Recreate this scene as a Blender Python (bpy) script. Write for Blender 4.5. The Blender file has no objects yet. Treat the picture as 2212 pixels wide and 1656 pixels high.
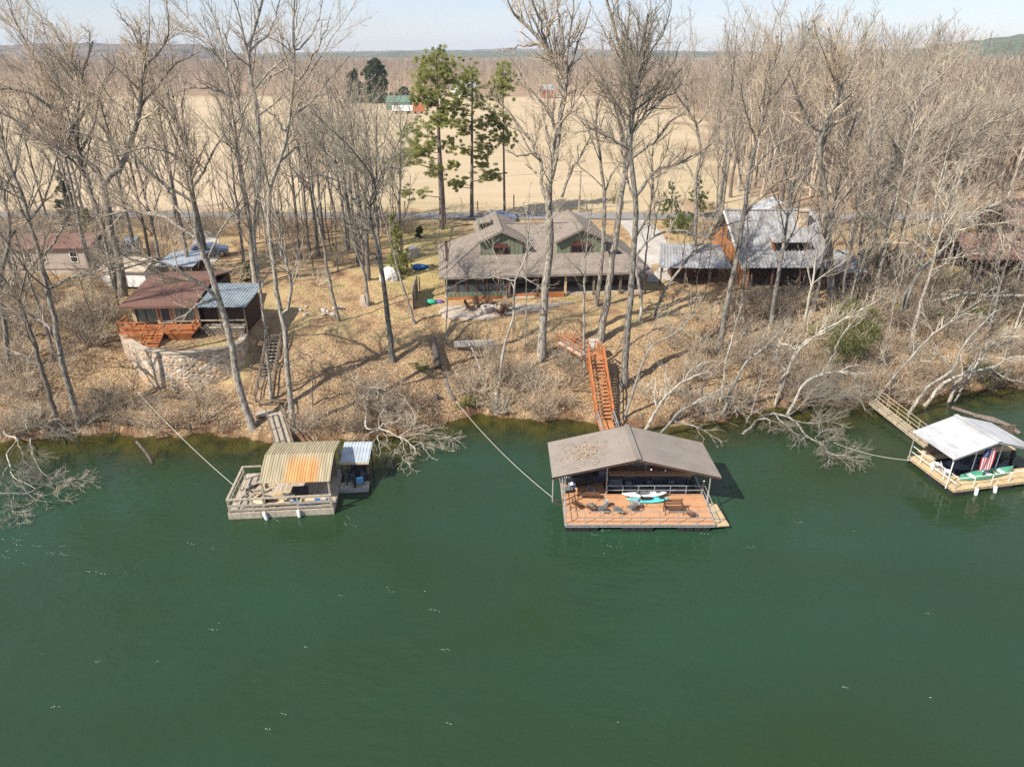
import bpy, math, random
import numpy as np
from mathutils import Vector, Matrix

scene = bpy.context.scene
COL = scene.collection
R = math.radians
# ------------------------------------------------------------------ camera, sky, sun, exposure
PITCH = 25.0
CAM_H = 28.0
FPX, CX, CY = 1533.7, 1106.0, 828.0          # focal length and centre in the photo's 2212 x 1656 pixel grid
cam_d = bpy.data.cameras.new("camera")
cam = bpy.data.objects.new("camera", cam_d)
COL.objects.link(cam)
cam.location = (0, 0, CAM_H)
cam.rotation_euler = (R(90 - PITCH), 0, 0)
cam_d.sensor_width = 36.0
cam_d.lens = 36.0 * FPX / 2212.0
cam_d.clip_start = 0.5
cam_d.clip_end = 20000
scene.camera = cam

SUN_EL = 43.0
SUN_DX, SUN_DY = 0.80, 0.60                  # the way the shadows fall on the ground
sun_dir = Vector((SUN_DX * math.cos(R(SUN_EL)), SUN_DY * math.cos(R(SUN_EL)), -math.sin(R(SUN_EL))))
world = bpy.data.worlds.new("World")
scene.world = world
world.use_nodes = True
wn, wl = world.node_tree.nodes, world.node_tree.links
bg = wn["Background"]
sky = wn.new("ShaderNodeTexSky")
sky.sky_type = 'NISHITA'
sky.sun_disc = False
sky.sun_elevation = R(SUN_EL)
sky.sun_rotation = math.atan2(-SUN_DX, -SUN_DY)
sky.altitude = 100
sky.air_density = 1.0
sky.dust_density = 0.15
sky.ozone_density = 1.0
# thin high cloud in the sky itself
tc = wn.new("ShaderNodeTexCoord")
mp = wn.new("ShaderNodeMapping"); mp.inputs["Scale"].default_value = (3, 3, 14)
nz = wn.new("ShaderNodeTexNoise"); nz.inputs["Scale"].default_value = 1.6; nz.inputs["Detail"].default_value = 6
rp = wn.new("ShaderNodeValToRGB")
rp.color_ramp.elements[0].position = 0.42; rp.color_ramp.elements[0].color = (0.25, 0.25, 0.25, 1)
rp.color_ramp.elements[1].position = 0.75; rp.color_ramp.elements[1].color = (0.85, 0.85, 0.85, 1)
mx = wn.new("ShaderNodeMix"); mx.data_type = 'RGBA'
mx.inputs[7].default_value = (7.3, 7.8, 7.0, 1)
wl.new(tc.outputs["Generated"], mp.inputs["Vector"]); wl.new(mp.outputs[0], nz.inputs["Vector"])
wl.new(nz.outputs["Fac"], rp.inputs[0]); wl.new(rp.outputs[0], mx.inputs[0])
wl.new(sky.outputs[0], mx.inputs[6]); tint = wn.new("ShaderNodeMix"); tint.data_type = 'RGBA'; tint.blend_type = 'MULTIPLY'; tint.inputs[0].default_value = 1.0; tint.inputs[7].default_value = (0.93, 0.95, 1.17, 1)
wl.new(mx.outputs[2], tint.inputs[6]); wl.new(tint.outputs[2], bg.inputs["Color"])
bg.inputs["Strength"].default_value = 0.082
sun_l = bpy.data.lights.new("sun", 'SUN')
sun_l.energy = 4.9
sun_l.angle = R(0.5)
sun_l.color = (1.0, 0.93, 0.82)
sun = bpy.data.objects.new("sun", sun_l)
COL.objects.link(sun)
sun.rotation_euler = sun_dir.to_track_quat('-Z', 'Y').to_euler()
sun.location = (-40, -30, 80)
vs = scene.view_settings
vs.view_transform = 'Standard'
vs.look = 'None'
vs.gamma = 1.0
vs.exposure = 0.56
scene.cycles.max_bounces = 6
scene.cycles.diffuse_bounces = 2
scene.cycles.glossy_bounces = 2
scene.cycles.transmission_bounces = 3
scene.cycles.transparent_max_bounces = 6
scene.cycles.volume_bounces = 0
scene.cycles.use_denoising = False
rng = np.random.default_rng(7)

# ------------------------------------------------------------------ helpers: pixels of the photo -> points of the place
CP, SP = math.cos(R(PITCH)), math.sin(R(PITCH))
def ray(x, y):
    a, b = (x - CX) / FPX, (y - CY) / FPX
    return Vector((a, CP - b * SP, -SP - b * CP))
def pz(x, y, z):
    d = ray(x, y); t = (z - CAM_H) / d.z
    return Vector((d.x * t, d.y * t, z))
def pY(x, y, Y):
    d = ray(x, y); t = Y / d.y
    return Vector((d.x * t, Y, CAM_H + d.z * t))
def lerp(a, b, t): return a + (b - a) * t

# shoreline (z = 0)
SHORE_V = [(-260, 972), (0, 955), (130, 940), (250, 934), (330, 945), (450, 934), (560, 950), (640, 958), (760, 948), (900, 938),
           (960, 908), (1040, 893), (1130, 905), (1260, 907), (1330, 917), (1420, 922), (1560, 905), (1660, 882), (1780, 874),
           (1900, 870), (1960, 878), (2010, 862), (2060, 846), (2212, 834), (2400, 828)]
_sh = [pz(x, y, 0) for x, y in SHORE_V]
SHX = np.array([p.x for p in _sh]); SHY = np.array([p.y for p in _sh])
def shore(x):
    x = np.asarray(x, float)
    return np.interp(x, SHX, SHY) + 0.22 * np.sin(x * 1.7) + 0.15 * np.sin(x * 4.1 + 1)
# the curved retaining wall in front of the cabin
WALL_V = [(262, 722), (275, 735.5), (307, 754.6), (350, 761.6), (394, 763), (446, 757), (495, 750), (522, 738), (530, 722)]
WALL_P = [pz(x, y, 5.25) for x, y in WALL_V]
WLX = np.array([p.x for p in WALL_P[1:-1]]); WLY = np.array([p.y for p in WALL_P[1:-1]])
T_KEY = [-60, -25, -10, -3, 0, 0.5, 3, 7, 11, 14, 25, 60]
Z_KEY = [-8, -6, -2.6, -0.7, 0, 0.5, 1.45, 3.1, 4.4, 5.0, 5.3, 6.0]
PADS = []      # (x0, x1, y0, y1, z, margin, rotation about centre)
PADS.append((-5.9, 6.0, 62.9, 69.5, 5.0, 0.7, 5.8))
PADS.append((-8.0, 15.5, 69.0, 84, 5.2, 1.2, 5.8))
PADS.append((23.0, 34, 70.5, 87, 5.5, 1.5, 0))
def H(x, y):
    x = np.asarray(x, float); y = np.asarray(y, float)
    t = y - shore(x)
    z = np.interp(t, T_KEY, Z_KEY)
    g = np.clip(t / 6, 0, 1) * (1 - 0.85 * np.clip((y - 84) / 12, 0, 1))
    z = z + g * (0.26 * np.sin(x * 0.31 - y * 0.22 + 1) * np.clip((14 - t) / 6, 0, 1) + 0.14 * np.sin(x * 0.63 + y * 0.31) + 0.10 * np.sin(x * 1.31 - y * 0.9 + 2) + 0.05 * np.sin(x * 2.9 + y * 2.3))
    for (x0, x1, y0, y1, pzv, m, rot) in PADS:
        cx, cy = (x0 + x1) / 2, (y0 + y1) / 2
        c, s = math.cos(R(rot)), math.sin(R(rot))
        u = (x - cx) * c + (y - cy) * s; w = -(x - cx) * s + (y - cy) * c
        d = np.maximum(np.abs(u) - (x1 - x0) / 2, np.abs(w) - (y1 - y0) / 2)
        k = np.clip(1 - d / m, 0, 1); k = k * k * (3 - 2 * k)
        z = z * (1 - k) + pzv * k
    wy = np.interp(x, WLX, WLY)
    inside = (x > WLX[0] - 0.1) & (x < WLX[-1] + 0.3) & (y > wy + 0.25) & (y < 74)
    edge = np.clip((y - wy - 0.25) / 0.05, 0, 1) * np.clip((74 - y) / 8, 0, 1)
    ex = np.clip((x - WLX[0] + 0.1) / 0.8, 0, 1) * np.clip((WLX[-1] + 0.3 - x) / 0.8, 0, 1)
    z = np.where(inside, z * (1 - edge * ex) + 5.12 * edge * ex, z)
    return z
def hz(x, y): return float(H(x, y))
def pg(x, y):
    d = ray(x, y); lo, t = 20.0, 20.0
    while t < 6000:
        p = Vector((d.x * t, d.y * t, CAM_H + d.z * t))
        if p.z <= max(hz(p.x, p.y), 0.0): break
        lo = t; t *= 1.01
    for _ in range(20):
        m = (lo + t) / 2
        if CAM_H + d.z * m <= max(hz(d.x * m, d.y * m), 0.0): t = m
        else: lo = m
    return Vector((d.x * t, d.y * t, CAM_H + d.z * t))

# ------------------------------------------------------------------ materials
def mat(name, base, rough=0.8, metal=0.0, var=0.0, scale=5.0, col2=None, bump=0.0, bscale=None, spec=0.3, detail=4, ramp=(0.35, 0.65), stretch=None):
    m = bpy.data.materials.new(name); m.use_nodes = True
    n, l = m.node_tree.nodes, m.node_tree.links
    b = n["Principled BSDF"]
    b.inputs["Roughness"].default_value = rough; b.inputs["Metallic"].default_value = metal
    b.inputs["Specular IOR Level"].default_value = spec
    if col2 is None and var > 0: col2 = tuple(max(0, c * (1 - var)) for c in base); base = tuple(min(1, c * (1 + var)) for c in base)
    b.inputs["Base Color"].default_value = (*base, 1)
    if col2 is not None or bump > 0:
        tcn = n.new("ShaderNodeTexCoord"); mpn = n.new("ShaderNodeMapping")
        l.new(tcn.outputs["Object"], mpn.inputs["Vector"])
        if stretch: mpn.inputs["Scale"].default_value = stretch
    if col2 is not None:
        t = n.new("ShaderNodeTexNoise"); t.inputs["Scale"].default_value = scale; t.inputs["Detail"].default_value = detail; t.inputs["Roughness"].default_value = 0.65
        r = n.new("ShaderNodeValToRGB")
        r.color_ramp.elements[0].position = ramp[0]; r.color_ramp.elements[0].color = (*base, 1)
        r.color_ramp.elements[1].position = ramp[1]; r.color_ramp.elements[1].color = (*col2, 1)
        l.new(mpn.outputs[0], t.inputs["Vector"]); l.new(t.outputs["Fac"], r.inputs[0]); l.new(r.outputs[0], b.inputs["Base Color"])
    if bump > 0:
        t2 = n.new("ShaderNodeTexNoise"); t2.inputs["Scale"].default_value = bscale or scale * 3; t2.inputs["Detail"].default_value = 3
        bp = n.new("ShaderNodeBump"); bp.inputs["Strength"].default_value = bump; bp.inputs["Distance"].default_value = 0.05
        l.new(mpn.outputs[0], t2.inputs["Vector"]); l.new(t2.outputs["Fac"], bp.inputs["Height"]); l.new(bp.outputs[0], b.inputs["Normal"])
    return m
def planks(name, c1, c2, width=0.14, axis='X', gap=(0.05, 0.03, 0.02), rough=0.75):
    """boards: tone per board, dark joints, running across AXIS"""
    m = bpy.data.materials.new(name); m.use_nodes = True
    n, l = m.node_tree.nodes, m.node_tree.links
    b = n["Principled BSDF"]; b.inputs["Roughness"].default_value = rough; b.inputs["Specular IOR Level"].default_value = 0.25
    tcn = n.new("ShaderNodeTexCoord"); sp = n.new("ShaderNodeSeparateXYZ"); l.new(tcn.outputs["Object"], sp.inputs[0])
    dv = n.new("ShaderNodeMath"); dv.operation = 'DIVIDE'; dv.inputs[1].default_value = width; l.new(sp.outputs[axis], dv.inputs[0])
    fl = n.new("ShaderNodeMath"); fl.operation = 'FLOOR'; l.new(dv.outputs[0], fl.inputs[0])
    fr = n.new("ShaderNodeMath"); fr.operation = 'FRACT'; l.new(dv.outputs[0], fr.inputs[0])
    wnn = n.new("ShaderNodeTexWhiteNoise"); wnn.noise_dimensions = '1D'; l.new(fl.outputs[0], wnn.inputs["W"])
    nzn = n.new("ShaderNodeTexNoise"); nzn.inputs["Scale"].default_value = 3; nzn.inputs["Detail"].default_value = 5; l.new(tcn.outputs["Object"], nzn.inputs["Vector"])
    ad = n.new("ShaderNodeMath"); ad.operation = 'MULTIPLY_ADD'; ad.inputs[1].default_value = 0.5; l.new(wnn.outputs["Value"], ad.inputs[0]); l.new(nzn.outputs["Fac"], ad.inputs[2])
    r = n.new("ShaderNodeValToRGB"); r.color_ramp.elements[0].position = 0.3; r.color_ramp.elements[1].position = 0.95
    r.color_ramp.elements[0].color = (*c1, 1); r.color_ramp.elements[1].color = (*c2, 1); l.new(ad.outputs[0], r.inputs[0])
    gt = n.new("ShaderNodeMath"); gt.operation = 'LESS_THAN'; gt.inputs[1].default_value = 0.08; l.new(fr.outputs[0], gt.inputs[0])
    mxn = n.new("ShaderNodeMix"); mxn.data_type = 'RGBA'; mxn.inputs[7].default_value = (*gap, 1)
    l.new(gt.outputs[0], mxn.inputs[0]); l.new(r.outputs[0], mxn.inputs[6]); l.new(mxn.outputs[2], b.inputs["Base Color"])
    return m
M = {}
M['bark_grey'] = mat('bark_grey', (0.43, 0.39, 0.33), 0.9, col2=(0.12, 0.105, 0.088), scale=3.0, stretch=(2.5, 2.5, 0.7), bump=0.8, bscale=9, ramp=(0.40, 0.62))
M['bark_pale'] = mat('bark_pale', (0.50, 0.47, 0.41), 0.85, col2=(0.20, 0.18, 0.145), scale=1.8, stretch=(1.5, 1.5, 0.7), ramp=(0.42, 0.64), bump=0.4, bscale=8)
M['bark_dark'] = mat('bark_dark', (0.20, 0.17, 0.145), 0.95, col2=(0.085, 0.07, 0.06), scale=3.0, stretch=(2.5, 2.5, 0.8), bump=0.6, bscale=9)
M['bark_pine'] = mat('bark_pine', (0.235, 0.19, 0.165), 0.95, col2=(0.12, 0.09, 0.08), scale=4.0, stretch=(2, 2, 0.8), bump=0.6, bscale=9)
M['twig'] = mat('twig', (0.56, 0.465, 0.355), 0.9, col2=(0.36, 0.29, 0.215), scale=0.8)
M['twig_pale'] = mat('twig_pale', (0.62, 0.55, 0.435), 0.9, col2=(0.42, 0.36, 0.275), scale=0.9)
M['twig_far'] = mat('twig_far', (0.42, 0.345, 0.275), 0.95, col2=(0.29, 0.235, 0.185), scale=0.05)
M['brush'] = mat('brush', (0.52, 0.40, 0.28), 0.95, col2=(0.32, 0.225, 0.15), scale=0.7)
M['needles'] = mat('needles', (0.44, 0.44, 0.14), 0.6, col2=(0.22, 0.25, 0.08), scale=0.9)
M['needles_dark'] = mat('needles_dark', (0.11, 0.14, 0.06), 0.8, col2=(0.055, 0.08, 0.035), scale=0.9)
M['leaf_green'] = mat('leaf_green', (0.27, 0.28, 0.065), 0.6, col2=(0.12, 0.145, 0.035), scale=1.2)
M['leaf_privet'] = mat('leaf_privet', (0.19, 0.22, 0.055), 0.6, col2=(0.08, 0.105, 0.028), scale=1.2)
def thin_leaf(k):
    m = M[k]; n, l = m.node_tree.nodes, m.node_tree.links; b = n["Principled BSDF"]
    t = n.new("ShaderNodeBsdfTranslucent"); x = n.new("ShaderNodeMixShader"); x.inputs[0].default_value = 0.42
    src = b.inputs["Base Color"].links[0].from_socket; l.new(src, t.inputs["Color"]); l.new(b.outputs[0], x.inputs[1]); l.new(t.outputs[0], x.inputs[2]); l.new(x.outputs[0], n["Material Output"].inputs["Surface"])
for k in ('needles', 'needles_dark', 'leaf_green', 'leaf_privet'): thin_leaf(k)
M['leaf_litter'] = mat('leaf_litter', (0.28, 0.17, 0.09), 0.9, col2=(0.55, 0.42, 0.275), scale=9, detail=2)
M['orange_wood'] = mat('orange_wood', (0.48, 0.175, 0.06), 0.75, col2=(0.29, 0.10, 0.038), scale=3)
M['orange_deck'] = planks('orange_deck', (0.43, 0.21, 0.105), (0.61, 0.335, 0.18), 0.16, 'Y')
M['orange_stair'] = planks('orange_stair', (0.38, 0.15, 0.06), (0.54, 0.24, 0.10), 0.14, 'Y')
M['grey_deck'] = planks('grey_deck', (0.33, 0.27, 0.21), (0.52, 0.45, 0.36), 0.16, 'X')
M['grey_wood'] = mat('grey_wood', (0.46, 0.40, 0.31), 0.85, col2=(0.27, 0.23, 0.175), scale=4)
M['old_wood'] = mat('old_wood', (0.23, 0.175, 0.125), 0.9, col2=(0.12, 0.09, 0.065), scale=4)
M['tan_deck'] = planks('tan_deck', (0.46, 0.33, 0.18), (0.64, 0.49, 0.29), 0.15, 'X')
M['tan_wood'] = mat('tan_wood', (0.60, 0.46, 0.28), 0.8, col2=(0.44, 0.33, 0.19), scale=3)
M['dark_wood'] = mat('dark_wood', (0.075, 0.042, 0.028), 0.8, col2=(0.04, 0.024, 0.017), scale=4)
M['brown_wood'] = mat('brown_wood', (0.15, 0.075, 0.045), 0.8, col2=(0.09, 0.045, 0.028), scale=4)
M['galv'] = mat('galv', (0.50, 0.50, 0.48), 0.5, 0.4, col2=(0.38, 0.37, 0.35), scale=3)
M['black_plastic'] = mat('black_plastic', (0.018, 0.018, 0.02), 0.5, col2=(0.035, 0.034, 0.032), scale=3)
M['taupe_metal'] = mat('taupe_metal', (0.275, 0.235, 0.20), 0.55, 0.0, col2=(0.225, 0.195, 0.165), scale=0.8, spec=0.4)
M['white_metal'] = mat('white_metal', (0.50, 0.505, 0.515), 0.5, 0.0, col2=(0.31, 0.305, 0.30), scale=1.2, spec=0.5, ramp=(0.45, 0.75), stretch=(1, 0.35, 1))
M['patchy_metal'] = mat('patchy_metal', (0.35, 0.35, 0.352), 0.55, 0.0, col2=(0.17, 0.16, 0.15), scale=0.9, spec=0.4, ramp=(0.42, 0.72), stretch=(1, 0.35, 1))
M['rust_metal'] = mat('rust_metal', (0.36, 0.30, 0.185), 0.7, 0.0, col2=(0.42, 0.36, 0.22), scale=1.5)
M['pale_metal'] = mat('pale_metal', (0.50, 0.55, 0.60), 0.45, 0.1, col2=(0.36, 0.40, 0.44), scale=1.5)
M['blue_metal'] = mat('blue_metal', (0.30, 0.35, 0.38), 0.5, 0.1, col2=(0.20, 0.24, 0.26), scale=1.3, ramp=(0.4, 0.7))
M['shingle_brown'] = mat('shingle_brown', (0.20, 0.105, 0.08), 0.9, col2=(0.135, 0.075, 0.058), scale=6, bump=0.4, bscale=12)
M['concrete'] = mat('concrete', (0.52, 0.44, 0.35), 0.9, col2=(0.40, 0.33, 0.255), scale=1.2)
M['concrete_pale'] = mat('concrete_pale', (0.50, 0.46, 0.41), 0.9, col2=(0.40, 0.365, 0.32), scale=1.2)
M['asphalt'] = mat('asphalt', (0.27, 0.26, 0.25), 0.95, col2=(0.20, 0.19, 0.18), scale=0.6)
M['glass_dark'] = mat('glass_dark', (0.012, 0.014, 0.016), 0.08, spec=0.6)
M['glass_green'] = mat('glass_green', (0.09, 0.14, 0.12), 0.08, spec=0.6, col2=(0.22, 0.27, 0.235), scale=2, stretch=(2.5, 1, .3))
M['screen'] = mat('screen', (0.045, 0.05, 0.055), 0.35, spec=0.4, col2=(0.09, 0.10, 0.105), scale=1.5)
M['green_board'] = mat('green_board', (0.185, 0.21, 0.14), 0.8, col2=(0.15, 0.175, 0.115), scale=2)
M['green_dark'] = mat('green_dark', (0.06, 0.085, 0.05), 0.8)
M['red_frame'] = mat('red_frame', (0.13, 0.035, 0.025), 0.7)
M['beige_siding'] = planks('beige_siding', (0.40, 0.33, 0.28), (0.46, 0.39, 0.33), 0.22, 'Z', gap=(0.24, 0.19, 0.16))
M['white_paint'] = mat('white_paint', (0.78, 0.77, 0.74), 0.6)
M['white_plastic'] = mat('white_plastic', (0.80, 0.80, 0.80), 0.35)
M['tarp_white'] = mat('tarp_white', (0.74, 0.73, 0.70), 0.7, col2=(0.56, 0.54, 0.51), scale=3)
M['blue_paint'] = mat('blue_paint', (0.03, 0.16, 0.42), 0.4)
M['blue_light'] = mat('blue_light', (0.10, 0.35, 0.62), 0.4)
M['boat_dark'] = mat('boat_dark', (0.028, 0.034, 0.055), 0.4, col2=(0.05, 0.055, 0.075), scale=2)
M['boat_floor'] = mat('boat_floor', (0.17, 0.19, 0.24), 0.7, col2=(0.10, 0.115, 0.15), scale=3)
M['black_cloth'] = mat('black_cloth', (0.012, 0.013, 0.018), 0.8)
M['grey_metal'] = mat('grey_metal', (0.20, 0.22, 0.22), 0.5, 0.2, col2=(0.13, 0.14, 0.14), scale=5)
M['turquoise'] = mat('turquoise', (0.10, 0.56, 0.58), 0.4)
M['canoe_green'] = mat('canoe_green', (0.10, 0.36, 0.24), 0.4, col2=(0.14, 0.44, 0.31), scale=1.0)
M['kayak_tan'] = mat('kayak_tan', (0.62, 0.50, 0.32), 0.5)
M['red_box'] = mat('red_box', (0.45, 0.06, 0.04), 0.6)
M['rope'] = mat('rope', (0.70, 0.66, 0.56), 0.8)
M['purple'] = mat('purple_bag', (0.16, 0.08, 0.32), 0.6)
M['teal'] = mat('teal_bag', (0.04, 0.34, 0.22), 0.6)
M['barn_green'] = mat('barn_green', (0.12, 0.22, 0.16), 0.7)
M['barn_red'] = mat('barn_red', (0.30, 0.065, 0.045), 0.8)
M['barn_rust'] = mat('barn_rust', (0.42, 0.14, 0.07), 0.8)
M['clothes_red'] = mat('clothes_red', (0.42, 0.04, 0.04), 0.8)

def vary(k, lo=0.5, hi=1.18, warm=0.035):
    m = M[k]; n, l = m.node_tree.nodes, m.node_tree.links; b = n["Principled BSDF"]; src = b.inputs["Base Color"].links[0].from_socket
    oi = n.new("ShaderNodeObjectInfo"); r = n.new("ShaderNodeValToRGB"); r.color_ramp.elements[0].color = (lo * (1 - warm), lo, lo * (1 + warm), 1); r.color_ramp.elements[1].color = (hi * (1 + warm * .4), hi, hi * (1 - warm), 1)
    e = r.color_ramp.elements.new(0.45); q = (lo + hi) / 2; e.color = (q * (1 + warm * .5), q, q * (1 - warm * .6), 1)
    x = n.new("ShaderNodeMix"); x.data_type = 'RGBA'; x.blend_type = 'MULTIPLY'; x.inputs[0].default_value = 1; l.new(oi.outputs["Random"], r.inputs[0]); l.new(src, x.inputs[6]); l.new(r.outputs[0], x.inputs[7]); l.new(x.outputs[2], b.inputs["Base Color"])
for k in ('bark_grey', 'bark_pale', 'bark_dark', 'twig', 'twig_pale', 'brush'): vary(k)
vary('twig_far', 0.6, 1.25, 0.06)
def mortar_stone():
    m = bpy.data.materials.new('field_stone'); m.use_nodes = True
    n, l = m.node_tree.nodes, m.node_tree.links; b = n["Principled BSDF"]; b.inputs["Roughness"].default_value = 0.9
    tcn = n.new("ShaderNodeTexCoord"); mpn = n.new("ShaderNodeMapping"); mpn.inputs["Scale"].default_value = (1, 1, 1.35); l.new(tcn.outputs["Object"], mpn.inputs["Vector"])
    v = n.new("ShaderNodeTexVoronoi"); v.inputs["Scale"].default_value = 2.3; v.feature = 'F1'; l.new(mpn.outputs[0], v.inputs["Vector"])
    e = n.new("ShaderNodeTexVoronoi"); e.inputs["Scale"].default_value = 2.3; e.feature = 'DISTANCE_TO_EDGE'; l.new(mpn.outputs[0], e.inputs["Vector"])
    sp = n.new("ShaderNodeSeparateColor"); l.new(v.outputs["Color"], sp.inputs[0])
    r = n.new("ShaderNodeValToRGB"); cr = r.color_ramp
    cr.elements[0].color = (0.30, 0.22, 0.15, 1); cr.elements[1].color = (0.62, 0.51, 0.37, 1); cr.elements[1].position = 1
    for p, c in ((0.2, (0.50, 0.38, 0.26, 1)), (0.45, (0.62, 0.52, 0.39, 1)), (0.62, (0.56, 0.33, 0.17, 1)), (0.74, (0.42, 0.33, 0.25, 1))):
        x = cr.elements.new(p); x.color = c
    cr.interpolation = 'CONSTANT'
    l.new(sp.outputs[0], r.inputs[0])
    ls = n.new("ShaderNodeMath"); ls.operation = 'LESS_THAN'; ls.inputs[1].default_value = 0.045; l.new(e.outputs["Distance"], ls.inputs[0])
    mxn = n.new("ShaderNodeMix"); mxn.data_type = 'RGBA'; mxn.inputs[7].default_value = (0.48, 0.41, 0.32, 1)
    l.new(ls.outputs[0], mxn.inputs[0]); l.new(r.outputs[0], mxn.inputs[6]); l.new(mxn.outputs[2], b.inputs["Base Color"])
    bp = n.new("ShaderNodeBump"); bp.inputs["Strength"].default_value = 1.0; bp.inputs["Distance"].default_value = 0.16
    l.new(e.outputs["Distance"], bp.inputs["Height"]); l.new(bp.outputs[0], b.inputs["Normal"])
    return m
M['stone'] = mortar_stone()
def shingles(name, c1, c2, course=0.2):
    m = bpy.data.materials.new(name); m.use_nodes = True
    n, l = m.node_tree.nodes, m.node_tree.links; b = n["Principled BSDF"]; b.inputs["Roughness"].default_value = 0.95; b.inputs["Specular IOR Level"].default_value = 0.15
    tcn = n.new("ShaderNodeTexCoord")
    a = n.new("ShaderNodeTexNoise"); a.inputs["Scale"].default_value = 0.7; a.inputs["Detail"].default_value = 6; l.new(tcn.outputs["Object"], a.inputs["Vector"])
    f = n.new("ShaderNodeTexVoronoi"); f.inputs["Scale"].default_value = 4.5; l.new(tcn.outputs["Object"], f.inputs["Vector"])
    s = n.new("ShaderNodeSeparateColor"); l.new(f.outputs["Color"], s.inputs[0])
    ad = n.new("ShaderNodeMath"); ad.operation = 'MULTIPLY_ADD'; ad.inputs[1].default_value = 0.45; l.new(s.outputs[0], ad.inputs[0]); l.new(a.outputs["Fac"], ad.inputs[2])
    r = n.new("ShaderNodeValToRGB"); r.color_ramp.elements[0].position = 0.35; r.color_ramp.elements[1].position = 0.95
    r.color_ramp.elements[0].color = (*c1, 1); r.color_ramp.elements[1].color = (*c2, 1); l.new(ad.outputs[0], r.inputs[0])
    sp = n.new("ShaderNodeSeparateXYZ"); l.new(tcn.outputs["Object"], sp.inputs[0])
    dv = n.new("ShaderNodeMath"); dv.operation = 'DIVIDE'; dv.inputs[1].default_value = course * 0.55; l.new(sp.outputs['Z'], dv.inputs[0])
    fr = n.new("ShaderNodeMath"); fr.operation = 'FRACT'; l.new(dv.outputs[0], fr.inputs[0])
    gt = n.new("ShaderNodeMath"); gt.operation = 'LESS_THAN'; gt.inputs[1].default_value = 0.22; l.new(fr.outputs[0], gt.inputs[0])
    mu = n.new("ShaderNodeMix"); mu.data_type = 'RGBA'; mu.blend_type = 'MULTIPLY'; mu.inputs[7].default_value = (0.72, 0.70, 0.68, 1)
    l.new(gt.outputs[0], mu.inputs[0]); l.new(r.outputs[0], mu.inputs[6]); l.new(mu.outputs[2], b.inputs["Base Color"])
    return m
M['shingle_grey'] = shingles('shingle_grey', (0.20, 0.165, 0.135), (0.30, 0.255, 0.215))
M['shingle_red'] = shingles('shingle_red', (0.15, 0.088, 0.072), (0.23, 0.135, 0.108))

# ------------------------------------------------------------------ helpers: meshes and objects
def mesh_np(name, verts, quads, m, smooth=False):
    me = bpy.data.meshes.new(name)
    verts = np.asarray(verts, np.float32).reshape(-1, 3); quads = np.asarray(quads, np.int32)
    k = quads.shape[1]
    me.vertices.add(len(verts)); me.vertices.foreach_set("co", verts.ravel())
    me.loops.add(quads.size); me.loops.foreach_set("vertex_index", quads.ravel())
    me.polygons.add(len(quads)); me.polygons.foreach_set("loop_start", np.arange(0, quads.size, k, dtype=np.int32))
    me.polygons.foreach_set("loop_total", np.full(len(quads), k, np.int32))
    if smooth: me.polygons.foreach_set("use_smooth", np.ones(len(quads), bool))
    me.update(calc_edges=True)
    me.materials.append(m)
    return me
def link(name, me, parent=None, loc=None):
    o = bpy.data.objects.new(name, me); COL.objects.link(o)
    if parent is not None: o.parent = parent
    if loc is not None: o.location = loc
    return o
def tag(o, label=None, cat=None, group=None, kind=None):
    if label: o["label"] = label
    if cat: o["category"] = cat
    if group: o["group"] = group
    if kind: o["kind"] = kind
    return o
def thing(name, label, cat, loc=(0, 0, 0), rz=0.0, group=None):
    o = bpy.data.objects.new(name, None); COL.objects.link(o)
    o.empty_display_size = 0.3
    o.location = loc; o.rotation_euler = (0, 0, rz)
    return tag(o, label, cat, group)
KIDS = {}
def kids(o):
    return list(o.children)
def copy_tree(o, parent=None):
    c = o.copy(); COL.objects.link(c)
    if parent is not None: c.parent = parent
    for ch in kids(o): copy_tree(ch, c)
    return c
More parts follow.
